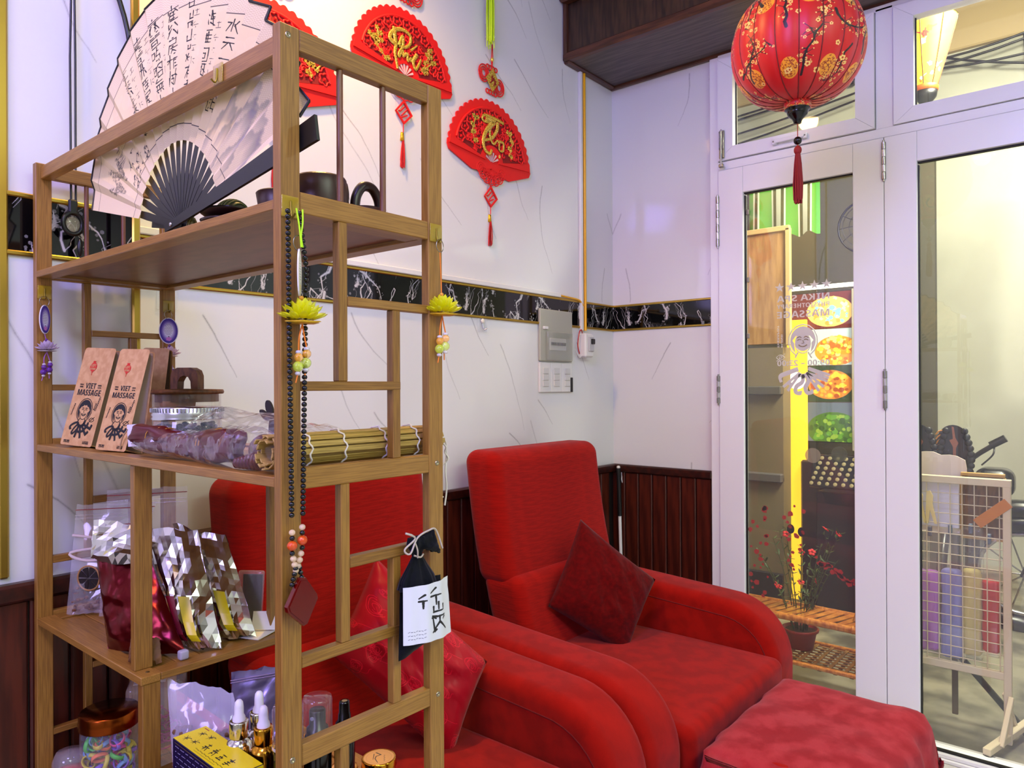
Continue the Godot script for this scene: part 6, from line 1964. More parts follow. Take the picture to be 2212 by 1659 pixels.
# ---- bottles, jars and boxes on the lower shelves ----------------------------------------------
func build_bottles() -> void:
	var gold := mat(Color(0.80, 0.56, 0.16), 0.16, 1.0)
	var silver := mat(Color(0.82, 0.80, 0.76), 0.14, 1.0)
	var black := mat(Color(0.012, 0.012, 0.016), 0.15)
	var rubber := mat(Color(0.86, 0.85, 0.88), 0.35)
	var base := 0.6905
	for e in [[V(-2.272, base, 0.830), black, silver, "black dropper bottle with a silver collar, left of the three droppers"], [V(-2.240, base, 0.826), black, silver, "black dropper bottle with a silver collar, behind the other droppers"], [V(-2.261, base, 0.872), gold, gold, "gold dropper bottle with a white bulb, in front of the black ones"]]:
		var o := thing("dropper_bottle", e[3], "bottle", T(e[0]), "white bulbed dropper bottles")
		obj("body", S().soft().lathe([Vector2(0, 0), Vector2(0.0165, 0.001), Vector2(0.018, 0.004), Vector2(0.018, 0.072), Vector2(0.0165, 0.080)], 28), e[1], o)
		obj("shoulder", S().soft().lathe([Vector2(0.0183, 0.070), Vector2(0.0178, 0.080), Vector2(0.014, 0.087), Vector2(0.010, 0.089), Vector2(0.010, 0.092)], 28), e[2], o)
		obj("collar", S().soft().lathe([Vector2(0.0118, 0.0895), Vector2(0.0125, 0.091), Vector2(0.0125, 0.110), Vector2(0.0118, 0.112), Vector2(0.008, 0.112)], 28), e[2], o)
		obj("bulb", S().soft().lathe([Vector2(0.0085, 0.112), Vector2(0.0082, 0.116), Vector2(0.0062, 0.120), Vector2(0.0060, 0.130), Vector2(0.0052, 0.136), Vector2(0.003, 0.139), Vector2(0, 0.1398)], 20), rubber, o)
	for e in [[V(-2.222, base, 0.936), "black spray bottle under a clear cap, right of the near post"], [V(-2.262, base, 0.930), "black spray bottle under a clear cap, mostly behind the near post"]]:
		var o := thing("spray_bottle", e[1], "bottle", T(e[0]), "black spray bottles with clear caps")
		obj("body", S().soft().lathe([Vector2(0, 0), Vector2(0.0165, 0.001), Vector2(0.018, 0.004), Vector2(0.018, 0.098), Vector2(0.016, 0.106), Vector2(0.0, 0.107)], 28), black, o)
		obj("pump", S().soft().lathe([Vector2(0.014, 0.106), Vector2(0.014, 0.116), Vector2(0.0105, 0.118), Vector2(0.0105, 0.138), Vector2(0.0095, 0.1395), Vector2(0, 0.1395)], 24), mat(Color(0.03, 0.03, 0.05), 0.3), o)
		obj("nozzle", S().cyl(V(-0.0095, 0.131, 0.003), V(-0.0115, 0.131, 0.0035), 0.0024), mat(Color(0.5, 0.5, 0.6), 0.3), o)
		obj("clear_cap", S().soft().lathe([Vector2(0.0192, 0.104), Vector2(0.0190, 0.152), Vector2(0.0178, 0.156), Vector2(0.0, 0.1568)], 32), clear(Color(0.95, 0.92, 0.92), 0.05, 0.03), o)
		obj("cap_rim", S().soft().lathe([Vector2(0.0193, 0.104), Vector2(0.0197, 0.106), Vector2(0.0192, 0.108)], 32), clear(Color(0.95, 0.92, 0.92), 0.4, 0.05), o)
	var nz := thing("pump_bottle", "slim black bottle with a stepped spray nozzle", "bottle", T(V(-2.191, base, 0.952)))
	obj("body", S().soft().lathe([Vector2(0, 0), Vector2(0.012, 0.001), Vector2(0.0135, 0.004), Vector2(0.0135, 0.100), Vector2(0.011, 0.104), Vector2(0.011, 0.113)], 24), black, nz)
	obj("nozzle", S().soft().lathe([Vector2(0.0115, 0.112), Vector2(0.0118, 0.116), Vector2(0.0085, 0.120), Vector2(0.008, 0.128), Vector2(0.0072, 0.129), Vector2(0.007, 0.142), Vector2(0.006, 0.1445), Vector2(0, 0.144)], 20), black, nz)
	obj("button", S().ball(V(0, 0.144, 0), V(0.004, 0.0012, 0.004), 10, 5), mat(Color(0.55, 0.45, 0.28), 0.4), nz)
	var tin_im := pic(256, 256, Color(0.80, 0.60, 0.36))
	for k in 80:
		dot(tin_im, Vector2(128, 128) + Vector2.from_angle(TAU * k / 80.0) * 104, 1.6, Color(0.45, 0.22, 0.10))
	line(tin_im, [Vector2(50, 150), Vector2(90, 110), Vector2(110, 150), Vector2(150, 160), Vector2(215, 138)], 6.0, Color(0.25, 0.23, 0.20), 3.0)
	line(tin_im, [Vector2(70, 168), Vector2(120, 172), Vector2(160, 176)], 4.0, Color(0.25, 0.23, 0.20), 2.0)
	for k in 9:
		line(tin_im, [Vector2(100 + k * 12, 84), Vector2(106 + k * 12, 76 + (k % 3) * 5)], 2.2, Color(0.2, 0.15, 0.1))
	for e in [[V(-2.111, base, 0.925), 0.0245, 0.030, "round gold balm tin with a scorpion on its printed lid"], [V(-2.146, base, 0.890), 0.020, 0.018, "smaller gold balm tin beside the scorpion tin"]]:
		var o := thing("balm_tin", e[3], "tin", T(e[0], V(0, -130, 0)), "gold balm tins")
		obj("can", S().soft().lathe([Vector2(0, 0), Vector2(e[1] - 0.001, 0.0), Vector2(e[1] - 0.001, e[2] - 0.010)], 32), gold, o)
		obj("lid", S().soft().lathe([Vector2(e[1], e[2] - 0.012), Vector2(e[1] + 0.0006, e[2] - 0.011), Vector2(e[1], e[2] - 0.009), Vector2(e[1], e[2] - 0.002), Vector2(e[1] - 0.001, e[2]), Vector2(e[1] - 0.003, e[2] - 0.0006)], 40), gold, o)
		var top := S().soft()
		for k in 32:
			var a := TAU * k / 32.0
			var b := TAU * (k + 1) / 32.0
			var q: float = e[1] - 0.0028
			top.tri(V(0, e[2] - 0.0006, 0), V(cos(a) * q, e[2] - 0.0006, sin(a) * q), V(cos(b) * q, e[2] - 0.0006, sin(b) * q), Vector3.UP, Vector2(0.5, 0.5), Vector2(0.5 + cos(a) * 0.5, 0.5 + sin(a) * 0.5), Vector2(0.5 + cos(b) * 0.5, 0.5 + sin(b) * 0.5))
		obj("lid_print", top, picmat(tin_im, 0.35), o)
	# yellow and violet medicine box
	var bim := pic(512, 160, Color(0.86, 0.78, 0.03))
	var ink := Color(0.06, 0.05, 0.03)
	for k in 4:
		glyph(bim, ["1585 4148 2262 3649 6689 1727", "4041 2262 1484 3339 5355 4757 6489", "2272 4428 2565 6558 1888", "4044 1282 2565 1787 4649 3363 2949"][k], Vector2(200 + k * 66, 92), 52, 3.0, ink, 0.0, 0.9)
	for k in 4:
		var c: Vector2 = [Vector2(62, 50), Vector2(128, 40), Vector2(110, 110), Vector2(48, 118)][k]
		for j in 7:
			line(bim, [c, c + Vector2.from_angle(j * 0.9 + k) * (18 + 6 * (j % 2))], 2.4, ink, 0.8)
		line(bim, [c, c + Vector2(16, -12), c + Vector2(30, -10)], 3.0, ink, 1.0)
	for k in 26:
		line(bim, [Vector2(170 + k * 12, 134), Vector2(177 + k * 12, 131 + (k % 3) * 3)], 1.6, Color(0.25, 0.2, 0.02))
	for k in 16:
		line(bim, [Vector2(180 + k * 12, 148), Vector2(186 + k * 12, 147)], 1.2, Color(0.3, 0.25, 0.02))
	line(bim, [Vector2(20, 14), Vector2(56, 14)], 3.0, Color(0.6, 0.15, 0.05))
	var vim := pic(512, 256, Color(0.045, 0.02, 0.20))
	for k in 9:
		for j in 22:
			if (k * 7 + j * 3) % 11 < 8 - k / 3:
				line(vim, [Vector2(24 + j * 13, 24 + k * 22), Vector2(32 + j * 13, 23 + k * 22 + (j % 3))], 1.7, Color(0.62, 0.60, 0.75))
	for k in 60:
		dot(vim, Vector2(20 + k * 8, 10), 1.8, Color(0.75, 0.66, 0.1))
	var bx := thing("medicine_box", "yellow topped violet medicine box with black brush print", "box", T(V(-2.3035, base, 0.829), V(0, -2.0, 0)))
	obj("carton", S().box(V(0, 0.0415, 0), V(0.046, 0.082, 0.156), 0.0008), mat(Color(0.045, 0.02, 0.20), 0.35), bx)
	var qt := S()
	qt.quad(V(-0.0228, 0.0831, -0.0776), V(-0.0228, 0.0831, 0.0776), V(0.0228, 0.0831, 0.0776), V(0.0228, 0.0831, -0.0776), Vector3.UP, Vector2(0, 1), Vector2(1, 1), Vector2(1, 0), Vector2(0, 0))
	obj("top_print", qt, picmat(bim, 0.35), bx)
	var qs := S()
	qs.quad(V(-0.0232, 0.0015, -0.0776), V(-0.0232, 0.0015, 0.0776), V(-0.0232, 0.082, 0.0776), V(-0.0232, 0.082, -0.0776), V(-1, 0, 0), Vector2(0, 1), Vector2(1, 1), Vector2(1, 0), Vector2(0, 0))
	obj("side_print", qs, picmat(vim, 0.35), bx)
	obj("end_print", S().box(V(0, 0.0415, 0.0782), V(0.0455, 0.081, 0.0006)), mat(Color(0.84, 0.76, 0.03), 0.35), bx)
	# bags behind
	var herb := thing("herb_bag", "big clear zip bag of brown dried herbs behind the medicine box", "zip bag", T())
	obj("film", pouch(V(-2.300, 0.692, 0.700), V(-2.225, 0.692, 0.775), V(-2.228, 0.800, 0.735), V(-2.292, 0.822, 0.665), 0.035, 0.006, 61, 16, 20, true, 3.0), clear(Color(0.88, 0.84, 0.98), 0.26, 0.12), herb)
	var hs := S()
	for k in 220:
		var u := rng.randf_range(0.06, 0.94)
		var v := rng.randf_range(0.02, 0.5)
		var p := V(-2.300, 0.692, 0.700).lerp(V(-2.225, 0.692, 0.775), u).lerp(V(-2.292, 0.822, 0.665).lerp(V(-2.228, 0.800, 0.735), u), v) + V(-0.4, 0.1, 0.4) * rng.randf_range(-0.012, 0.016)
		hs.ball(p, V(rng.randf_range(0.003, 0.006), rng.randf_range(0.002, 0.005), rng.randf_range(0.003, 0.006)), 5, 4)
	var hso := obj("dried_herbs", hs, mat(Color(0.40, 0.26, 0.16), 0.8), herb)
	hso.set_meta("kind", "stuff")
	var gz := thing("grey_pouch", "silvery grey zip pouch standing behind the clear herb bag", "pouch", T())
	obj("film", pouch(V(-2.205, 0.692, 0.690), V(-2.135, 0.692, 0.745), V(-2.132, 0.815, 0.735), V(-2.200, 0.806, 0.680), 0.03, 0.006, 66, 16, 22, true, 2.6), mat(Color(0.50, 0.46, 0.60), 0.28, 0.7), gz)
	for q in [0.93, 0.90]:
		obj("zip_ridge", S().tube([V(-2.205, 0.692, 0.690).lerp(V(-2.200, 0.806, 0.680), q) + V(-0.006, 0, 0.008), V(-2.135, 0.692, 0.745).lerp(V(-2.132, 0.815, 0.735), q) + V(-0.006, 0, 0.008)], 0.0009, 5), mat(Color(0.50, 0.46, 0.60), 0.28, 0.7), gz)
	# jar of rubber bands, pink tub, clear boxes on the bottom shelf
	var cop := mat(Color(0.52, 0.24, 0.07), 0.24, 1.0)
	var jc := V(-2.247, 0.5255, 0.340)
	var jr := thing("band_jar", "clear jar of coloured rubber bands under a copper lid", "jar", T(jc))
	obj("plastic", S().soft().lathe([Vector2(0, 0.001), Vector2(0.043, 0.001), Vector2(0.047, 0.006), Vector2(0.047, 0.112), Vector2(0.044, 0.120)], 36), clear(Color(0.96, 0.94, 0.97), 0.07, 0.03), jr)
	obj("copper_lid", S().soft().lathe([Vector2(0.0488, 0.118), Vector2(0.0500, 0.121), Vector2(0.0490, 0.125), Vector2(0.0500, 0.129), Vector2(0.0490, 0.133), Vector2(0.0485, 0.143), Vector2(0.0465, 0.1455), Vector2(0, 0.146)], 44), cop, jr)
	var tint := [Color(0.52, 0.36, 0.80), Color(0.45, 0.62, 0.80), Color(0.78, 0.72, 0.22), Color(0.88, 0.28, 0.55), Color(0.30, 0.72, 0.30), Color(0.92, 0.45, 0.22)]
	var names := ["lilac", "pale blue", "mustard yellow", "pink", "green", "orange"]
	var loop := []
	for k in 15:
		loop.append(V(cos(TAU * k / 14.0) * 0.0125, 0, sin(TAU * k / 14.0) * 0.0125))
	var ringm := S().at(Transform3D(Basis.from_scale(V(1, 2.6, 1)), Vector3())).tube(loop, 0.0016, 5).mesh()
	for k in 84:
		var ci := k % 3 if k % 5 < 3 else k % 6
		var a := rng.randf() * TAU
		var q := 0.034 * sqrt(rng.randf_range(0.5, 1.0))
		var rb := obj("rubber_band", ringm, mat(tint[ci], 0.5), self, Transform3D(Basis.from_euler(V(rng.randf() * TAU, rng.randf() * TAU, rng.randf() * TAU)) * Basis.from_scale(V(1, 1, rng.randf_range(0.5, 1.0))), jc + V(cos(a) * q, rng.randf_range(0.014, 0.108), sin(a) * q)))
		tag(rb, "%s rubber band among the coloured bands in the copper lidded jar" % names[ci], "rubber band", "%s rubber bands in the copper lidded jar" % names[ci])
	var tb := thing("clear_tub", "small clear tub with a pink inside, left of the rubber band jar", "tub", T(V(-2.296, 0.5255, 0.295)))
	obj("plastic", S().soft().lathe([Vector2(0, 0.001), Vector2(0.026, 0.001), Vector2(0.028, 0.03), Vector2(0.028, 0.06), Vector2(0.022, 0.074), Vector2(0, 0.077)], 28), clear(Color(0.97, 0.93, 0.95), 0.14, 0.04), tb)
	obj("pink_filling", S().soft().lathe([Vector2(0, 0.004), Vector2(0.025, 0.005), Vector2(0.026, 0.040), Vector2(0, 0.046)], 24), mat(Color(0.75, 0.10, 0.18), 0.5), tb)
	var cbx := thing("clear_box", "clear lidded box with a paper label, behind the rubber band jar", "box", T(V(-2.152, 0.5255, 0.318), V(0, -30, 0)))
	obj("plastic", S().rbox(V(0, 0.085, 0), V(0.10, 0.168, 0.09), 0.012, 3, 1), clear(Color(0.95, 0.93, 0.94), 0.12, 0.04), cbx)
	obj("paper_label", S().box(V(-0.01, 0.1698, 0.022), V(0.055, 0.0008, 0.022)), mat(Color(0.75, 0.70, 0.64), 0.6), cbx)
	word_fit("label_word", "Super", 0.035, 0.010, mat(Color(0.1, 0.08, 0.08), 0.6), cbx, T(V(-0.01, 0.1705, 0.022), V(-90, 0, 0)))
	var hb := S()
	for k in 24:
		var lp := []
		var c := V(rng.randf_range(-0.03, 0.03), rng.randf_range(0.02, 0.12), rng.randf_range(-0.025, 0.025))
		for j in 9:
			lp.append(c + V(cos(TAU * j / 8.0) * 0.013, sin(TAU * j / 8.0) * 0.008, sin(j * 2.0 + k) * 0.006))
		hb.tube(lp, 0.0013, 5)
	var hbo := obj("hair_ties", hb, mat(Color(0.72, 0.25, 0.50), 0.5), cbx)
	hbo.set_meta("kind", "stuff")

# ================================ the alley outside =============================================
func alley_t(x: float, y: float, z: float) -> Transform3D:
	# local x runs along -z, so that prints face the doors (local z -> -x)
	return Transform3D(Basis(V(0, 0, 1), V(0, 1, 0), V(-1, 0, 0)), V(x, y, z))

func build_alley() -> void:
	var cream := StandardMaterial3D.new()
	cream.albedo_texture = noise(FastNoiseLite.TYPE_SIMPLEX_SMOOTH, 0.006, 5, 81, [[0.3, Color(0.64, 0.63, 0.56)], [0.7, Color(0.71, 0.70, 0.63)]], 256)
	cream.uv1_triplanar = true
	cream.uv1_world_triplanar = true
	cream.uv1_scale = V(0.4, 0.4, 0.4)
	cream.roughness = 0.35
	var black := mat(Color(0.02, 0.02, 0.022), 0.4)
	var wall := struct("wall_alley", S().box(V(3.17, 2.48, 0.5), V(0.14, 5.2, 13.0)), cream)
	obj("ledge", S().box(V(3.08, 3.86, 0.5), V(0.06, 0.60, 13.0), 0.01), mat(Color(0.70, 0.60, 0.42), 0.6), wall)
	obj("upper_band", S().box(V(3.09, 4.55, 0.5), V(0.04, 0.7, 13.0)), mat(Color(0.30, 0.28, 0.22), 0.7), wall)
	for e in [[-0.72, 0.6], [1.9, 1.0]]:
		struct("wall_alley_end", S().box(V(1.7, 2.4, -2.6 if e[0] < 0 else 5.5), V(3.0, 5.2, 0.14)), cream)
	# cables strung over the far wall
	var ci := 0
	for e in [[V(3.0, 3.45, -0.75), V(3.0, 3.54, 0.25)], [V(3.0, 3.42, -0.75), V(3.0, 3.52, 0.25)], [V(2.99, 3.30, -0.75), V(2.99, 3.41, 0.25)], [V(3.0, 3.22, -0.75), V(3.0, 3.36, 0.25)], [V(3.0, 3.50, 0.80), V(3.0, 3.54, 1.30)], [V(3.0, 3.52, 0.78), V(3.0, 3.33, 1.30)], [V(3.0, 3.44, 0.78), V(3.0, 3.40, 1.30)], [V(3.0, 3.46, 0.75), V(3.0, 3.50, 1.28)], [V(3.0, 3.54, 1.27), V(2.99, 2.95, 1.30)]]:
		var a: Vector3 = e[0]
		var b: Vector3 = e[1]
		var o := obj("wall_cable", S().tube([a, a.lerp(b, 0.33) + V(0, -0.01, 0), a.lerp(b, 0.66) + V(0, -0.01, 0), b], 0.008, 6), black)
		tag(o, "black cable on the far alley wall, %s" % ["topmost through the small transom", "second from the top through the small transom", "third from the top through the small transom", "lowest through the small transom", "highest through the wide transom", "falling to the right through the wide transom", "slightly falling through the wide transom", "slightly rising through the wide transom", "dropping at the wide transom's right end"][ci], "cable", "black cables on the alley wall")
		ci += 1
	for e in [V(3.05, 3.52, 0.20), V(3.05, 3.05, 0.95)]:
		tag(obj("cable_clip", S().box(e, V(0.05, 0.05, 0.04), 0.006), black), "small black cable clip high on the far wall, %s transom" % ("left" if e.z < 0.5 else "right"), "clip")
	var coil := S()
	for k in 5:
		var pts := []
		for j in 15:
			var a := TAU * j / 14.0
			pts.append(V(3.0 - 0.01 * k, 2.62 + sin(a) * (0.15 + 0.02 * k), 1.40 + cos(a) * (0.05 + 0.012 * k)))
		coil.tube(pts, 0.007, 5)
	tag(obj("cable_coil", coil, black), "coil of black cable hanging on the far alley wall", "cable coil")

	# yellow paper lantern hanging outside the wide transom
	var lim := pic(512, 256, Color(1.0, 0.86, 0.20))
	var g := RandomNumberGenerator.new()
	g.seed = 14
	for k in 40:
		var p := Vector2(g.randf() * 512, g.randf() * 256)
		var c: Color = [Color(0.85, 0.20, 0.18), Color(0.95, 0.93, 0.80), Color(0.45, 0.62, 0.62), Color(0.90, 0.45, 0.10)][k % 4]
		for j in 5:
			dot(lim, p + Vector2.from_angle(j * TAU / 5) * 6, 4, c)
		line(lim, [p, p + Vector2(g.randf_range(-30, 30), g.randf_range(-20, 20))], 2.0, c)
	var ltm := picmat(lim, 0.6, 0.85)
	var ln := thing("paper_lantern", "glowing yellow paper lantern hanging outside above the wide door", "lantern", T(V(0.5, 2.52, 1.150)))
	obj("paper_shade", S().soft().lathe([Vector2(0.042, -0.085), Vector2(0.062, -0.02), Vector2(0.085, 0.06), Vector2(0.112, 0.17)], 32), ltm, ln)
	for k in 8:
		var a := TAU * k / 8.0
		obj("rib", S().tube([V(cos(a) * 0.043, -0.085, sin(a) * 0.043), V(cos(a) * 0.086, 0.06, sin(a) * 0.086), V(cos(a) * 0.113, 0.17, sin(a) * 0.113)], 0.002, 5), mat(Color(0.35, 0.14, 0.05), 0.6), ln)
	obj("orange_band", S().soft().lathe([Vector2(0.043, -0.085), Vector2(0.046, -0.09), Vector2(0.044, -0.105), Vector2(0.040, -0.108)], 28), mat(Color(0.80, 0.35, 0.05), 0.5), ln)
	obj("finial", S().soft().lathe([Vector2(0.0, -0.106), Vector2(0.042, -0.107), Vector2(0.038, -0.13), Vector2(0.022, -0.15), Vector2(0.014, -0.165), Vector2(0.0, -0.17)], 24), black, ln)
	obj("top_cap", S().soft().lathe([Vector2(0, 0.18), Vector2(0.10, 0.178), Vector2(0.114, 0.17), Vector2(0.0, 0.169)], 28), black, ln)
	obj("cord", S().cyl(V(0, 0.178, 0), V(0, 0.62, 0), 0.003), black, ln)
	tassel(ln, V(0.0, -0.168, 0), 0.05, 0.008, mat(Color(0.85, 0.70, 0.35), 0.6), 51, 14)
	lamp_omni(V(0.5, 2.54, 1.15), Color(1.0, 0.80, 0.35), 0.12, 0.04)
	# awning over the pavement in front of the doors: the lantern and the lamp hang from it
	var aw := struct("ceiling_awning", S().box(V(0.62, 3.20, 1.5), V(1.0, 0.06, 5.4)), mat(Color(0.42, 0.40, 0.35), 0.7))
	obj("front_lip", S().box(V(1.11, 3.15, 1.5), V(0.03, 0.12, 5.4), 0.004), mat(Color(0.30, 0.28, 0.24), 0.7), aw)
	tag(obj("awning_light", S().box(V(0.72, 3.16, 1.9), V(0.5, 0.02, 1.6), 0.004), glow(Color(1.0, 0.96, 0.80), 1.2)), "long white lamp under the awning outside the doors", "lamp")

	# ---- seen through the narrow leaf -----------------------------------------------------------
	var board := wood(Color(0.62, 0.44, 0.26), Color(0.72, 0.54, 0.33), 0.6, V(4, 0.6, 4), 91)
	var pb := thing("panel_board", "tall beige wooden board in a pale frame outside the narrow door", "board", T(V(1.36, 1.80, 0.12)))
	obj("sheet", S().box(V(0, 0, 0), V(0.02, 0.64, 0.36), 0.002), board, pb)
	for e in [[V(-0.01, 0.33, 0), V(0.03, 0.03, 0.40)], [V(-0.01, 0, 0.19), V(0.03, 0.66, 0.028)], [V(-0.01, 0, -0.19), V(0.03, 0.66, 0.028)]]:
		obj("frame", S().box(e[0], e[1], 0.003), mat(Color(0.80, 0.68, 0.46), 0.5), pb)
	var low := struct("wall_alley_pier", S().box(V(1.40, 0.72, 0.02), V(0.12, 1.48, 0.52)), mat(Color(0.46, 0.40, 0.28), 0.6))
	obj("stone_ledge", S().box(V(1.33, 1.215, 0.02), V(0.06, 0.05, 0.52), 0.006), mat(Color(0.30, 0.28, 0.24), 0.6), low)
	obj("stone_ledge", S().box(V(1.33, 0.72, 0.02), V(0.05, 0.05, 0.52), 0.006), mat(Color(0.34, 0.32, 0.30), 0.6), low)
	obj("skirting", S().box(V(1.33, 0.08, 0.02), V(0.03, 0.20, 0.52), 0.004), mat(Color(0.10, 0.09, 0.08), 0.6), low)
	struct("wall_alley_upper", S().box(V(2.45, 1.5, -0.2), V(0.06, 3.0, 2.1)), mat(Color(0.24, 0.22, 0.13), 0.6))
	# green and white striped awning flap
	var av := thing("striped_awning", "green and white striped awning flap hanging outside the narrow door", "awning", alley_t(1.42, 2.10, 0.06))
	var sx := 0.0
	var widths := [[0.03, 1], [0.012, 0], [0.02, 2], [0.012, 0], [0.085, 1], [0.012, 0], [0.022, 2], [0.034, 0], [0.022, 2], [0.012, 0], [0.08, 1], [0.012, 0], [0.022, 2], [0.034, 0], [0.018, 2], [0.012, 0], [0.05, 1]]
	var cl := [mat(Color(0.72, 0.75, 0.68), 0.7), mat(Color(0.22, 0.52, 0.05), 0.7), mat(Color(0.20, 0.24, 0.08), 0.7)]
	for k in widths.size():
		var w: float = widths[k][0] * 0.82
		var x0 := sx
		var sh := S()
		for f in 2:
			sh.sheet(3, 6, func(u: float, v: float) -> Vector3:
				var x := x0 + w * u
				return V(x, lerpf(0.0 + 0.012 * sin(x * 60.0), 0.36, v), 0.012 * sin(x * 40.0) * (1.0 - v) - 0.003 * f), true, V(0, 0, 1 - 2 * f))
		obj("stripe", sh, cl[widths[k][1]], av)
		sx += w
	# backlit menu board with food pictures, tube lamp and posts
	var fm := pic(256, 512, Color(0.22, 0.13, 0.08))
	var dish := func(c: Vector2, r: float, base: Color, bits: Array) -> void:
		for yy in range(-int(r), int(r)):
			for xx in range(-int(r * 1.3), int(r * 1.3)):
				if pow(xx / 1.3, 2) + yy * yy < r * r:
					var px := Vector2i(int(c.x) + xx, int(c.y) + yy)
					if px.x >= 0 and px.y >= 0 and px.x < 256 and px.y < 512:
						fm.set_pixelv(px, base)
		for k in 70:
			var a := g.randf() * TAU
			dot(fm, c + Vector2(cos(a) * 1.25, sin(a)) * r * sqrt(g.randf()) * 0.9, g.randf_range(3, 9), bits[k % bits.size()])
	fm.fill_rect(Rect2i(0, 0, 256, 124), Color(0.35, 0.12, 0.08))
	fm.fill_rect(Rect2i(0, 126, 256, 124), Color(0.62, 0.70, 0.66))
	fm.fill_rect(Rect2i(0, 252, 256, 124), Color(0.13, 0.20, 0.10))
	fm.fill_rect(Rect2i(0, 378, 256, 134), Color(0.30, 0.34, 0.36))
	dish.call(Vector2(120, 66), 52.0, Color(0.95, 0.75, 0.35), [Color(1.0, 0.85, 0.35), Color(0.9, 0.55, 0.2), Color(1, 0.95, 0.6), Color(0.45, 0.65, 0.75)])
	dish.call(Vector2(140, 200), 50.0, Color(0.80, 0.50, 0.12), [Color(0.95, 0.70, 0.15), Color(0.75, 0.35, 0.08), Color(0.98, 0.85, 0.40)])
	dish.call(Vector2(120, 316), 50.0, Color(0.72, 0.42, 0.12), [Color(0.92, 0.65, 0.18), Color(0.55, 0.25, 0.08), Color(0.85, 0.55, 0.15)])
	dish.call(Vector2(130, 470), 60.0, Color(0.22, 0.35, 0.06), [Color(0.30, 0.48, 0.10), Color(0.15, 0.26, 0.05), Color(0.45, 0.55, 0.15)])
	var mb := thing("menu_board", "backlit menu board with four rows of food pictures", "menu board", alley_t(1.64, 1.35, 0.46))
	obj("picture_panel", S().box(V(0, 0, -0.03), V(0.50, 0.88, 0.05), 0.003), black, mb)
	var qd := S()
	qd.quad(V(-0.245, -0.435, 0), V(0.245, -0.435, 0), V(0.245, 0.435, 0), V(-0.245, 0.435, 0), V(0, 0, 1))
	obj("picture_screen", qd, picmat(fm, 0.4, 0.7), mb)
	obj("lamp_tube", S().cyl(V(-0.25, 0.468, 0.01), V(0.25, 0.468, 0.01), 0.012), glow(Color(1.0, 0.98, 0.85), 3.0), mb)
	obj("post", S().box(V(0.135, -0.02, 0.02), V(0.045, 0.92, 0.03), 0.003), mat(Color(0.62, 0.60, 0.52), 0.4), mb)
	lamp_area(V(1.60, 1.35, 0.46), V(0.0, 1.2, 0.7), Vector2(0.45, 0.8), Color(1.0, 0.85, 0.55), 0.12)
	var sgm := glow(Color(1.0, 0.76, 0.14), 1.0, Color(0.75, 0.55, 0.08))
	var sg := thing("sign_column", "tall glowing yellow sign column beside the menu board", "light sign", T(V(1.62, 0.80, 0.272)))
	obj("lit_face", S().box(V(-0.02, 0, 0), V(0.02, 1.66, 0.115), 0.003), sgm, sg)
	obj("side_post", S().box(V(-0.005, 0, -0.072), V(0.05, 1.66, 0.028), 0.003), mat(Color(0.40, 0.34, 0.22), 0.5), sg)
	obj("lit_disc", S().soft().at(T(V(-0.031, 0.47, 0.0), V(0, 0, 90))).lathe([Vector2(0, 0.001), Vector2(0.05, 0.001), Vector2(0.052, -0.004)], 28), glow(Color(1.0, 0.90, 0.70), 1.8), sg)
	lamp_area(V(1.585, 0.85, 0.272), V(0.0, 0.9, 0.4), Vector2(0.11, 1.6), Color(1.0, 0.78, 0.2), 0.25)
	# dark counter under the menu, perforated crate, round cushions, pedestal fan
	tag(obj("dark_counter", S().box(V(1.78, 0.40, 0.62), V(0.5, 0.82, 0.62), 0.01), mat(Color(0.10, 0.05, 0.025), 0.5)), "dark brown counter below the menu board", "counter")
	var cr := thing("crate", "black perforated plastic crate on its side before the dark counter", "crate", alley_t(1.22, 0.79, 0.60))
	obj("side", S().box(V(0, 0, 0), V(0.26, 0.18, 0.012), 0.003), black, cr, T(Vector3(), V(-22, 0, 0)))
	for i in 6:
		for j in 6:
			obj("hole", S().soft().at(T(V(-0.10 + i * 0.04 + 0.008 * j - 0.02, -0.07 + j * 0.028, 0.0068), V(90, 0, 0))).lathe([Vector2(0, 0.0004), Vector2(0.010, 0.0003), Vector2(0.0105, 0.0)], 10), mat(Color(0.55, 0.50, 0.34), 0.6), cr, T(Vector3(), V(-22, 0, 0)))
	obj("rear_side", S().box(V(0, -0.08, -0.14), V(0.26, 0.14, 0.02), 0.003), black, cr)
	obj("foot", S().box(V(0, -0.46, -0.08), V(0.22, 0.70, 0.14), 0.006), mat(Color(0.05, 0.035, 0.03), 0.6), cr)
	for e in [[0.55, "pale round sticker on the narrow door glass, left of its twin", Color(0.80, 0.70, 0.50)], [0.60, "green round sticker on the narrow door glass above the dark crate", Color(0.30, 0.38, 0.22)]]:
		pass
	var pf := thing("pedestal_fan", "black pedestal fan standing outside behind the narrow door", "fan", T(V(1.62, 0, 0.66)))
	for rr in [0.15, 0.12, 0.085, 0.05]:
		var pts := []
		for k in 25:
			pts.append(V(-0.06 if rr < 0.15 else -0.03, 2.13 + sin(TAU * k / 24.0) * rr, cos(TAU * k / 24.0) * rr))
		obj("cage_ring", S().tube(pts, 0.006 if rr > 0.14 else 0.002, 5), black, pf)
	for k in 12:
		var a := TAU * k / 12.0
		obj("cage_spoke", S().tube([V(-0.065, 2.13, 0), V(-0.06, 2.13 + sin(a) * 0.09, cos(a) * 0.09), V(-0.03, 2.13 + sin(a) * 0.15, cos(a) * 0.15)], 0.0018, 4), black, pf)
	obj("motor", S().ball(V(0.02, 2.13, 0), V(0.07, 0.05, 0.05)), black, pf)
	obj("pole", S().cyl(V(0.03, 0.02, 0), V(0.03, 2.1, 0), 0.016), black, pf)
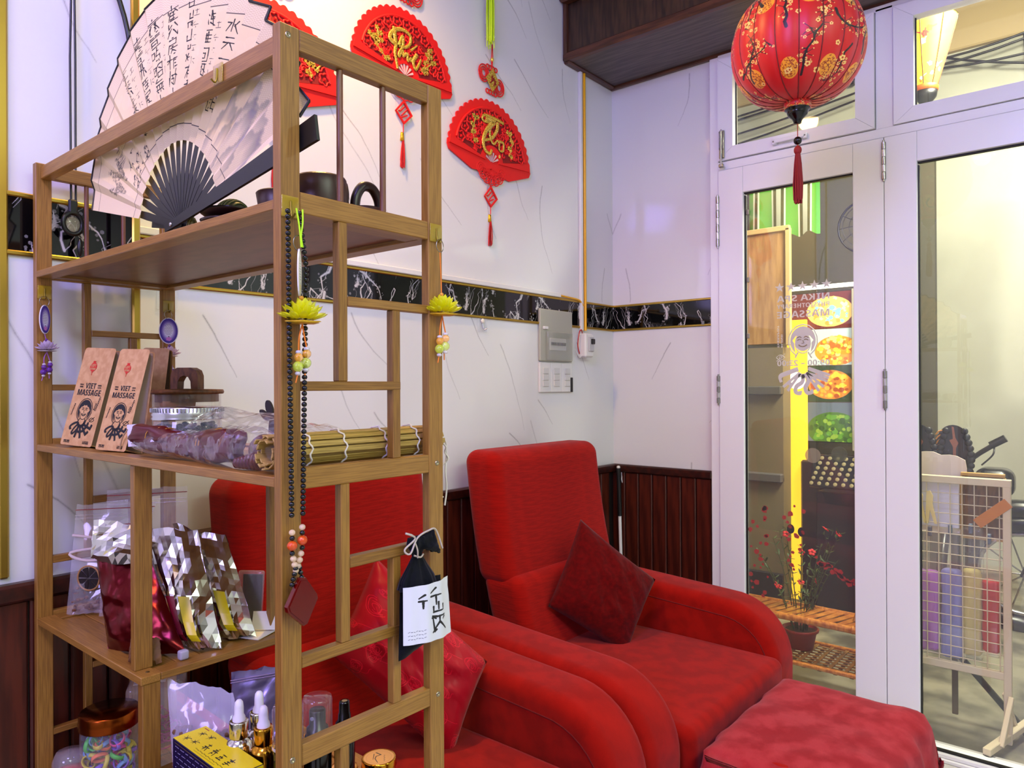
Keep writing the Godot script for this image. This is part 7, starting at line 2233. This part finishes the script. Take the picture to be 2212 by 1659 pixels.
	obj("base", S().soft().lathe([Vector2(0, 0.0), Vector2(0.18, 0.0), Vector2(0.17, -0.02), Vector2(0, -0.02)], 24), black, pf)

	# bamboo plant rack right behind the glass
	var cane := wood(Color(0.62, 0.34, 0.12), Color(0.78, 0.50, 0.20), 0.35, V(6, 2, 6), 95)
	var weave := [wood(Color(0.42, 0.27, 0.12), Color(0.58, 0.40, 0.18), 0.5, V(8, 2, 8), 96), wood(Color(0.30, 0.18, 0.08), Color(0.44, 0.29, 0.13), 0.5, V(8, 2, 8), 97)]
	var rk := thing("bamboo_rack", "low bamboo plant rack with a woven lower tray, just outside the door", "plant rack", T(V(0.30, 0, 0.70)) * T(Vector3(), Vector3(), V(1, 1, 0.76)))
	for x in [-0.09, 0.09]:
		obj("pole", S().tube([V(x, 0.30, -0.42), V(x, 0.302, 0.0), V(x, 0.298, 0.42)], 0.014, 10), cane, rk)
		for k in 4:
			obj("node_ring", S().soft().at(T(V(x, 0.30, -0.34 + k * 0.22), V(90, 0, 0))).lathe([Vector2(0.0135, -0.006), Vector2(0.0165, 0.0), Vector2(0.0135, 0.006)], 12), cane, rk)
	for k in 16:
		obj("slat", S().box(Vector3(), V(0.034, 0.20, 0.006), 0.002), cane, rk, T(V(0, 0.305, -0.40 + k * 0.052), V(90, 0, 90)) * T(Vector3(), V(0, 0, 26 if k % 2 == 0 else 20)))
	for i in 9:
		obj("woven_strip", S().box(Vector3(), V(0.016, 0.86, 0.003), 0.001), weave[0], rk, T(V(-0.13 + i * 0.032, 0.135, 0), V(90, 0, 0)))
	for i in 22:
		obj("woven_strip", S().box(Vector3(), V(0.020, 0.29, 0.003), 0.001), weave[i % 2], rk, T(V(0, 0.139 - 0.008 * (i % 2), -0.41 + i * 0.039), V(90, 0, 90)))
	for x in [-0.14, 0.14]:
		obj("tray_edge", S().cyl(V(x, 0.14, -0.43), V(x, 0.14, 0.43), 0.009), cane, rk)
		for z in [-0.40, 0.40]:
			obj("leg", S().cyl(V(x * 0.68, -0.02, z), V(x * 0.68, 0.31, z), 0.012), cane, rk)
	var terra := mat(Color(0.58, 0.12, 0.05), 0.5)
	var pot := thing("flower_pot", "orange plastic flower pot with leggy green stems and red blooms", "potted plant", T(V(0.345, 0.142, 0.700)))
	obj("pot", S().soft().lathe([Vector2(0, 0), Vector2(0.05, 0.001), Vector2(0.064, 0.07), Vector2(0.072, 0.072), Vector2(0.073, 0.082), Vector2(0.067, 0.083), Vector2(0.062, 0.070), Vector2(0, 0.068)], 30), terra, pot)
	obj("soil", S().soft().lathe([Vector2(0, 0.074), Vector2(0.04, 0.073), Vector2(0.064, 0.071)], 20), mat(Color(0.30, 0.22, 0.12), 0.9), pot)
	var stem := mat(Color(0.22, 0.28, 0.06), 0.6)
	var leaf := mat(Color(0.18, 0.27, 0.05), 0.55)
	var bloom := mat(Color(0.75, 0.05, 0.03), 0.6)
	var lfm := S()
	lfm.soft()
	lfm.ball(V(0, 0.5, 0), V(0.16, 0.5, 0.03), 7, 5)
	var lm := lfm.mesh()
	var fl := S()
	for k in 5:
		fl.ball(V(cos(TAU * k / 5) * 0.6, 0.1 * sin(k * 2.0), sin(TAU * k / 5) * 0.6), V(0.5, 0.2, 0.5), 7, 4)
	var flm := fl.mesh()
	for k in 17:
		var d := V(g.randf_range(-0.10, 0.09), 0, g.randf_range(-0.14, 0.13))
		var h := g.randf_range(0.26, 0.44)
		var p0 := V(d.x * 0.2, 0.072, d.z * 0.2)
		var pts := curve([p0, p0 + V(d.x * 0.25, h * 0.35, d.z * 0.25), p0 + V(d.x * 0.6, h * 0.7, d.z * 0.6), p0 + V(d.x, h, d.z)], 3)
		obj("stem", S().tube(pts, 0.0026, 5, 0.0014), stem, pot)
		for j in range(3, pts.size()):
			for q in 2:
				var l := g.randf_range(0.018, 0.034)
				obj("leaf", lm, leaf, pot, Transform3D(Basis.from_euler(V(g.randf_range(0.5, 1.6), g.randf() * TAU, 0)) * Basis.from_scale(V(l, l, l)), pts[j]))
		if k % 2 == 0:
			obj("flower", flm, bloom, pot, Transform3D(Basis.from_euler(V(g.randf(), g.randf(), g.randf())) * Basis.from_scale(V(0.015, 0.015, 0.015)), pts[-1] if k % 4 == 0 else pts[5]))
	tag(obj("thin_twig", S().tube(curve([V(0, 0, 0), V(0.01, 0.06, 0.01), V(0.0, 0.16, 0.012)]), 0.007, 6, 0.002), mat(Color(0.62, 0.42, 0.22), 0.6), self, T(V(0.30, 0.308, 0.925))), "dry pale shoot standing on the bamboo rack's right end", "shoot")

	glass_prints()
	right_side()

# ---- stickers and lettering on the narrow leaf (they face the alley) ----------------------------
func glass_prints() -> void:
	var white := mat(Color(0.80, 0.78, 0.76), 0.7)
	var out := func(y: float, z: float) -> Transform3D: return Transform3D(Basis(V(0, 0, -1), V(0, 1, 0), V(1, 0, 0)), V(0.0036, y, z))
	var zc := 0.828
	var sn := thing("window_lettering", "white shop lettering, portrait and hours on the narrow door glass", "lettering", T())
	for k in 5:
		obj("star", S().prism(star(Vector2(), 0.019, 0.0075, 5), 0.0, 0.0006), white, sn, out.call(1.6185, zc + 0.086 - k * 0.043))
	word_fit("letters", "NIKA SPA", 0.192, 0.024, white, sn, out.call(1.575, zc))
	word_fit("letters", "PHYSIOTHERAPY", 0.192, 0.017, white, sn, out.call(1.546, zc))
	word_fit("letters", "MASSAGE", 0.192, 0.026, white, sn, out.call(1.514, zc))
	word_fit("letters", "09:00 – 23:00", 0.192, 0.022, white, sn, out.call(1.330, zc))
	word_fit("letters", "THERAPIST", 0.085, 0.008, white, sn, out.call(1.432, zc - 0.092) * T(Vector3(), V(0, 0, 90)))
	word_fit("letters", "BLIND", 0.05, 0.007, white, sn, out.call(1.415, zc - 0.078) * T(Vector3(), V(0, 0, 90)))
	word_fit("letters", "NIKA SPA", 0.05, 0.008, white, sn, out.call(1.395, zc + 0.09) * T(Vector3(), V(0, 0, 90)))
	var disc := PackedVector2Array()
	for k in 30:
		disc.append(Vector2(cos(TAU * k / 30) * 0.029, sin(TAU * k / 30) * 0.034 - 0.004))
	obj("portrait_skin", S().prism(disc, 0.0, 0.0003), white, sn, out.call(1.412, zc))
	face_ink(sn, out.call(1.413, zc) * T(V(0, 0, 0.0004)), 0.052, white)
	var fe := S()
	for s in [-1, 1]:
		fe.tube(curve([V(0.005 * s, 0.004, 0), V(0.012 * s, 0.007, 0), V(0.02 * s, 0.003, 0)]), 0.0014, 5)
		fe.tube(curve([V(0.005 * s, 0.013, 0), V(0.012 * s, 0.017, 0), V(0.021 * s, 0.012, 0)]), 0.0014, 5)
	fe.tube(curve([V(-0.015, -0.014, 0), V(-0.006, -0.020, 0), V(0.006, -0.020, 0), V(0.015, -0.014, 0)]), 0.0018, 5)
	fe.tube([V(0, 0.003, 0), V(-0.004, -0.008, 0), V(0.004, -0.009, 0)], 0.0012, 5)
	obj("portrait_lines", fe, mat(Color(0.55, 0.47, 0.30), 0.6), sn, out.call(1.412, zc) * T(V(0, 0, -0.0012)))
	ray_word("MASSAJ", 0.016, 0.098, -84.0, 84.0, white, sn, out.call(1.305, zc))
	var ey := S()
	ey.tube(curve([V(-0.016, 0, 0), V(0, 0.010, 0), V(0.016, 0, 0), V(0, -0.010, 0), V(-0.016, 0, 0)]), 0.0012, 5)
	ey.tube([V(-0.016, 0.014, 0), V(0.016, -0.014, 0)], 0.0012, 5)
	ey.tube(curve([V(-0.006, 0, 0), V(0, 0.006, 0), V(0.006, 0, 0), V(0, -0.006, 0), V(-0.006, 0, 0)]), 0.001, 5)
	obj("eye_emblem", ey, white, sn, out.call(1.352, zc - 0.083))
	var gg := RandomNumberGenerator.new()
	gg.seed = 23
	var rp := mat(Color(0.66, 0.05, 0.03), 0.6)
	var spots := []
	for k in 26:
		spots.append(Vector2(gg.randf_range(0.622, 0.69), lerpf(0.78, 0.43, k / 25.0) + gg.randf_range(-0.01, 0.01)))
	for k in 16:
		spots.append(Vector2(gg.randf_range(0.74, 0.83), lerpf(0.79, 0.55, k / 15.0)))
	for k in 22:
		var t := k / 21.0
		spots.append(Vector2(lerpf(0.88, 1.0, t) + gg.randf_range(-0.008, 0.008), lerpf(0.60, 0.53, t) + gg.randf_range(-0.012, 0.012)))
	var ps := thing("petal_stickers", "red petal stickers scattered over the lower narrow door glass", "stickers", T())
	for p in spots:
		var poly := PackedVector2Array()
		var rr := gg.randf_range(0.006, 0.014)
		var n := gg.randi_range(5, 8)
		for j in n:
			poly.append(Vector2.from_angle(TAU * j / n) * rr * gg.randf_range(0.55, 1.0))
		obj("petal", S().prism(poly, 0.0, 0.0004), rp, ps, out.call(p.y, p.x))
	var bd := mat(Color(0.015, 0.012, 0.02), 0.4)
	var oi := -1
	for e in [[0.779, 0.702], [0.819, 0.695], [0.861, 0.687], [0.894, 0.679], [0.929, 0.679]]:
		oi += 1
		var ov := PackedVector2Array()
		for k in 18:
			ov.append(Vector2(cos(TAU * k / 18) * 0.014, sin(TAU * k / 18) * 0.018))
		tag(obj("oval_sticker", S().prism(ov, 0.0, 0.0005), bd, self, out.call(e[1], e[0])), "black oval sticker on the door glass, %s of the five" % ["leftmost", "second from the left", "middle one", "fourth from the left", "rightmost"][oi], "sticker", "black oval stickers on the glass")
	for e in [[0.862, 0.985, Color(0.62, 0.58, 0.46), "pale half of the two round stickers on the narrow door glass"], [0.955, 0.995, Color(0.36, 0.40, 0.26), "green round sticker at the narrow door glass's right edge"]]:
		var ov := PackedVector2Array()
		for k in 26:
			ov.append(Vector2(cos(TAU * k / 26), sin(TAU * k / 26)) * 0.028)
		tag(obj("round_sticker", S().prism(ov, 0.0, 0.0005), clear(e[2], 0.55, 0.3), self, out.call(e[1], e[0])), e[3], "sticker")
	# thumb sized felt feet on the glass edges
	for y in [1.925, 1.66, 1.44]:
		tag(obj("glass_clip", S().box(V(-0.006, y, 0.622), V(0.006, 0.02, 0.012), 0.002), mat(Color(0.55, 0.52, 0.46), 0.5)), "small clear clip on the narrow glass's left edge, %s" % ("near its top" if y > 1.9 else ("middle of three" if y > 1.5 else "lowest of three")), "clip")

# ---- seen through the wide leaf -----------------------------------------------------------------
func right_side() -> void:
	var ivory := mat(Color(0.80, 0.74, 0.62), 0.4)
	var black := mat(Color(0.02, 0.02, 0.022), 0.4)
	var gs := thing("grid_stand", "white wire grid display stand on splayed feet outside the wide door", "display stand", T(V(0.25, -0.02, 1.436)))
	obj("upright", S().box(V(0, 0.47, 0), V(0.024, 0.90, 0.024), 0.002), ivory, gs)
	obj("upright", S().box(V(0, 0.47, -0.36), V(0.024, 0.90, 0.024), 0.002), ivory, gs)
	obj("top_bar", S().box(V(0, 0.922, -0.18), V(0.026, 0.026, 0.386), 0.002), ivory, gs)
	obj("bottom_bar", S().box(V(0, 0.252, -0.18), V(0.022, 0.026, 0.34), 0.002), ivory, gs)
	for k in 9:
		obj("grid_wire", S().cyl(V(-0.002, 0.262, -0.022 - k * 0.0373), V(-0.002, 0.912, -0.022 - k * 0.0373), 0.0018, -1.0, 6), ivory, gs)
	for k in 17:
		obj("grid_wire", S().cyl(V(0.001, 0.285 + k * 0.0367, -0.01), V(0.001, 0.285 + k * 0.0367, -0.35), 0.0018, -1.0, 6), ivory, gs)
	for z in [0.0, -0.36]:
		obj("foot_bar", S().box(Vector3(), V(0.36, 0.024, 0.024), 0.002), ivory, gs, T(V(0, 0.045, z), V(0, -14 if z == 0.0 else 14, 0)))
		for s in [-1, 1]:
			obj("brace", S().box(Vector3(), V(0.014, 0.17, 0.016), 0.002), ivory, gs, T(V(0.055 * s, 0.115, z), V(0, -14 if z == 0.0 else 14, 0)) * T(Vector3(), V(0, 0, 32 * s)))
			obj("foot_pad", S().cyl(V(0.165 * s, 0.0, z + 0.04 * s), V(0.165 * s, 0.034, z + 0.04 * s), 0.015), black, gs)
	tag(obj("black_strut", S().box(Vector3(), V(0.02, 0.36, 0.02), 0.003), black, self, T(V(0.40, 0.15, 1.335), V(-42, 0, 0))), "black slanted strut behind the white grid stand", "strut")
	# bagged hair lengths hung behind the grid
	var pk := [[1.150, Color(0.70, 0.40, 0.78), 0.55, 0.245, 0.030, "purple bagged hair bundle hung on the grid, at the door edge"], [1.192, Color(0.72, 0.40, 0.78), 0.55, 0.25, 0.024, "second purple bagged hair bundle, next to the blue one"], [1.258, Color(0.50, 0.52, 0.76), 0.565, 0.235, 0.036, "blue lilac bagged hair bundle hung on the grid"], [1.322, Color(0.82, 0.76, 0.45), 0.575, 0.26, 0.032, "yellow bagged hair bundle hung on the grid"], [1.378, Color(0.80, 0.06, 0.05), 0.545, 0.28, 0.028, "red bagged hair bundle hung nearest the stand's upright"]]
	for e in pk:
		var o := thing("hair_bundle", e[5], "hair bundle", T(V(0.325, 0, e[0])), "bagged hair bundles on the grid stand")
		var fn := FastNoiseLite.new()
		fn.seed = int(e[0] * 1000)
		fn.frequency = 14.0
		var hh: float = e[2] - e[3]
		obj("hair", S().rbox(V(0, (e[2] + e[3]) / 2, 0), V(e[4] * 1.2, hh, e[4] * 1.9), e[4] * 0.55, 4, 8, func(p: Vector3) -> Vector3:
			return p + V(1, 0.2, 1) * fn.get_noise_3dv(p * V(2, 3, 2)) * 0.006), mat(e[1], 0.45), o)
		obj("bag_film", S().rbox(V(0, (e[2] + e[3]) / 2 + 0.07, 0), V(e[4] * 1.5, hh + 0.16, e[4] * 2.15), e[4] * 0.3, 2, 1), clear(Color(0.95, 0.95, 0.95), 0.07, 0.06), o)
		obj("hang_clip", S().box(V(-0.03, e[2] + 0.15, 0), V(0.02, 0.035, 0.012), 0.002), mat(Color(0.38, 0.42, 0.48), 0.4), o)
	# cut-out signs with the backs of two braided heads, cream board, drawer front, paper shapes
	for k in 2:
		braided_sign(V(0.40, 0.955, 1.252 - k * 0.118), "cut-out sign with the back of a braided head, %s" % ("fully in view over the grid" if k == 0 else "half hidden by the door edge"))
	var cbm := mat(Color(0.84, 0.78, 0.72), 0.6)
	var scal := PackedVector2Array([Vector2(-0.32, -0.25), Vector2(0.04, -0.25), Vector2(0.04, 0.0)])
	for k in 15:
		scal.append(Vector2(0.035 - k * 0.026, 0.03 + 0.010 * absf(sin(k * 1.1)) + 0.02 * sin(k * 0.25)))
	tag(obj("cream_board", S().prism(scal, -0.004, 0.004), cbm, self, alley_t(0.36, 0.935, 1.262)), "cream scalloped board standing behind the grid's top left", "board")
	tag(obj("white_sheet", S().box(V(0.30, 0.815, 1.20), V(0.006, 0.19, 0.17), 0.001), mat(Color(0.82, 0.80, 0.84), 0.6)), "white paper sheet clipped behind the top of the grid", "sheet")
	for k in 2:
		tag(obj("wooden_letter", S().prism(PackedVector2Array([Vector2(-0.018, -0.06), Vector2(-0.010, -0.06), Vector2(-0.004, -0.01), Vector2(0.010, -0.06), Vector2(0.018, -0.06), Vector2(0.004, 0.01), Vector2(0.006, 0.04), Vector2(-0.004, 0.06), Vector2(-0.014, 0.055), Vector2(-0.016, 0.03)]), -0.004, 0.004), mat(Color(0.85, 0.76, 0.50), 0.5), self, alley_t(0.232, 0.80, 1.175 + k * 0.033)), "cream wooden letter leaning on the grid, %s" % ("nearer the door edge" if k == 0 else "right of its twin"), "letter shape")
	var dw := thing("drawer_front", "brown wooden drawer front standing behind the grid's top right", "drawer", T(V(0.34, 0.80, 1.355)))
	var brn := wood(Color(0.34, 0.21, 0.09), Color(0.46, 0.30, 0.14), 0.55, V(10, 2, 10), 99)
	obj("panel", S().box(V(0, 0, 0), V(0.012, 0.22, 0.130), 0.002), brn, dw)
	for e in [[V(-0.008, 0.118, 0), V(0.02, 0.012, 0.136)], [V(-0.008, -0.112, 0), V(0.02, 0.010, 0.136)], [V(-0.008, 0, 0.066), V(0.02, 0.22, 0.008)], [V(-0.008, 0, -0.066), V(0.02, 0.22, 0.008)]]:
		obj("edge", S().box(e[0], e[1], 0.001), mat(Color(0.72, 0.55, 0.26), 0.5), dw)
	obj("stud", S().ball(V(-0.012, 0.10, 0.005), V(0.004, 0.005, 0.004), 8, 5), mat(Color(0.6, 0.55, 0.4), 0.3, 0.8), dw)
	tag(obj("orange_paper", S().box(Vector3(), V(0.002, 0.125, 0.036), 0.0005), mat(Color(0.72, 0.42, 0.10), 0.6), self, T(V(0.236, 0.795, 1.395), V(48, 0, 0))), "slanted orange paper strip on the grid's top right", "paper strip")
	build_motorbike()

func braided_sign(p: Vector3, label: String) -> void:
	var hair := mat(Color(0.035, 0.022, 0.015), 0.5)
	var skin := mat(Color(0.55, 0.32, 0.22), 0.6)
	var gold := mat(Color(0.72, 0.46, 0.12), 0.5)
	var o := thing("braid_sign", label, "sign", alley_t(p.x, p.y, p.z), "cut-out signs of braided heads")
	var ov := PackedVector2Array()
	for k in 28:
		ov.append(Vector2(cos(TAU * k / 28) * 0.058, sin(TAU * k / 28) * 0.078 + 0.06))
	obj("head_panel", S().prism(ov, -0.004, 0.002), hair, o)
	obj("neck", S().prism(PackedVector2Array([Vector2(-0.012, -0.05), Vector2(0.03, -0.05), Vector2(0.024, 0.0), Vector2(-0.004, 0.0)]), -0.004, 0.001), skin, o)
	obj("parting", S().prism(PackedVector2Array([Vector2(-0.004, 0.132), Vector2(0.003, 0.13), Vector2(0.008, 0.09), Vector2(0.018, 0.07), Vector2(0.010, 0.05), Vector2(0.010, 0.0), Vector2(0.0, 0.0), Vector2(0.0, 0.055), Vector2(-0.012, 0.08), Vector2(0.0, 0.085)]), 0.002, 0.0026), skin, o)
	for k in 5:
		obj("gold_row", S().tube(curve([V(-0.056, 0.028 + k * 0.018, 0.003), V(-0.046, 0.044 + k * 0.017, 0.004), V(-0.034, 0.052 + k * 0.016, 0.003)]), 0.0028, 5), gold, o)
	obj("ear", S().ball(V(-0.05, 0.022, 0.002), V(0.012, 0.022, 0.004), 10, 7), gold, o)
	for s in [-1, 1]:
		for k in 9:
			var t := k / 8.0
			obj("braid_knot", S().ball(V(s * (0.030 + 0.022 * sin(t * 2.6)) + 0.008, 0.115 - t * 0.17, 0.006), V(0.013, 0.013, 0.007), 9, 6), hair, o)
	obj("support", S().box(V(0.0, -0.5, -0.012), V(0.02, 0.92, 0.012), 0.002), mat(Color(0.30, 0.22, 0.12), 0.6), o)

func build_motorbike() -> void:
	var black := mat(Color(0.015, 0.015, 0.018), 0.3)
	var body := mat(Color(0.035, 0.035, 0.04), 0.25)
	var chrome := mat(Color(0.7, 0.7, 0.7), 0.2, 1.0)
	var o := thing("motorbike", "black motorbike parked against the far wall, at the wide door's right", "motorbike", T(V(1.75, -0.02, 1.62)))
	# two wheels
	for z in [-0.26, 0.95]:
		var tyre := []
		var rim := []
		for k in 29:
			var a := TAU * k / 28.0
			tyre.append(V(0, 0.29 + sin(a) * 0.26, z + cos(a) * 0.26))
			rim.append(V(0, 0.29 + sin(a) * 0.205, z + cos(a) * 0.205))
		var w := obj("wheel", S().tube(tyre, 0.045, 10), black, o)
		obj("rim", S().tube(rim, 0.012, 7), chrome, w)
		for k in 10:
			var a := TAU * k / 10.0
			obj("spoke", S().cyl(V(0, 0.29, z), V(0, 0.29 + sin(a) * 0.2, z + cos(a) * 0.2), 0.004, -1.0, 5), chrome, w)
	obj("front_fender", S().tube(curve([V(0, 0.42, -0.54), V(0, 0.585, -0.40), V(0, 0.62, -0.24), V(0, 0.56, -0.08)]), 0.055, 10, 0.05), body, o)
	for s in [-1, 1]:
		obj("fork", S().cyl(V(0.07 * s, 0.29, -0.26), V(0.06 * s, 0.86, -0.06), 0.018), chrome, o)
	obj("leg_shield", S().rbox(V(0, 0.62, 0.03), V(0.36, 0.44, 0.08), 0.035, 3, 2, func(p: Vector3) -> Vector3: return V(p.x, p.y, p.z - 0.12 * (p.y - 0.62))), body, o)
	obj("side_panel", S().rbox(V(0, 0.56, 0.58), V(0.28, 0.24, 0.72), 0.08, 3, 2), body, o)
	obj("silver_stripe", S().box(Vector3(), V(0.006, 0.022, 0.28), 0.002), mat(Color(0.55, 0.55, 0.55), 0.4), o, T(V(-0.184, 0.70, 0.04), V(-18, 0, 0)))
	obj("seat", S().rbox(V(0, 0.74, 0.58), V(0.27, 0.09, 0.72), 0.04, 3, 3), mat(Color(0.02, 0.02, 0.02), 0.6), o)
	obj("head_cowl", S().ball(V(0, 0.93, -0.06), V(0.13, 0.10, 0.10), 16, 10), body, o)
	obj("headlamp", S().ball(V(0, 0.91, -0.13), V(0.07, 0.06, 0.05), 14, 9), mat(Color(0.75, 0.76, 0.76), 0.1), o)
	obj("handlebar", S().tube(curve([V(-0.36, 1.0, 0.0), V(-0.22, 1.0, -0.04), V(0, 0.99, -0.05), V(0.22, 1.0, -0.04), V(0.36, 1.0, 0.0)]), 0.012, 8), black, o)
	for s in [-1, 1]:
		obj("grip", S().cyl(V(0.25 * s, 1.0, -0.03), V(0.38 * s, 1.0, 0.01), 0.019), black, o)
		obj("mirror_stem", S().tube(curve([V(0.2 * s, 1.0, -0.04), V(0.24 * s, 1.08, -0.06), V(0.27 * s, 1.16, -0.04)]), 0.006, 6), black, o)
		obj("mirror", S().ball(V(0.28 * s, 1.19, -0.04), V(0.06, 0.04, 0.02), 12, 7), black, o)
	obj("exhaust", S().tube(curve([V(0.12, 0.25, 0.3), V(0.14, 0.26, 0.7), V(0.15, 0.32, 1.1)]), 0.04, 9), chrome, o)
	# a second handlebar: a bicycle parked beyond the signs
	var b := thing("bicycle", "dark bicycle whose handlebar and hood rise behind the braided signs", "bicycle", T(V(1.35, -0.02, 1.20)))
	obj("handlebar", S().tube(curve([V(0.0, 0.90, -0.02), V(-0.02, 0.935, 0.02), V(-0.03, 0.965, 0.06), V(-0.03, 0.99, 0.09)]), 0.012, 8), black, b)
	obj("grip", S().cyl(V(-0.03, 0.975, 0.065), V(-0.03, 1.012, 0.125), 0.018), black, b)
	obj("brake_lever", S().tube(curve([V(-0.03, 0.965, 0.08), V(-0.05, 0.93, 0.075), V(-0.04, 0.88, 0.03)]), 0.004, 5), black, b)
	obj("stem", S().cyl(V(0.0, 0.45, -0.04), V(0.0, 0.92, -0.03), 0.018), black, b)
	obj("basket", S().rbox(V(-0.02, 0.80, 0.08), V(0.16, 0.14, 0.16), 0.05, 3, 1), body, b)
	var t2 := []
	for k in 25:
		t2.append(V(0, 0.32 + sin(TAU * k / 24.0) * 0.29, -0.05 + cos(TAU * k / 24.0) * 0.0))
	for z in [-0.1]:
		var ty := []
		for k in 25:
			ty.append(V(sin(TAU * k / 24.0) * 0.30, 0.32 + cos(TAU * k / 24.0) * 0.30, z))
		obj("wheel", S().tube(ty, 0.022, 7), black, b)
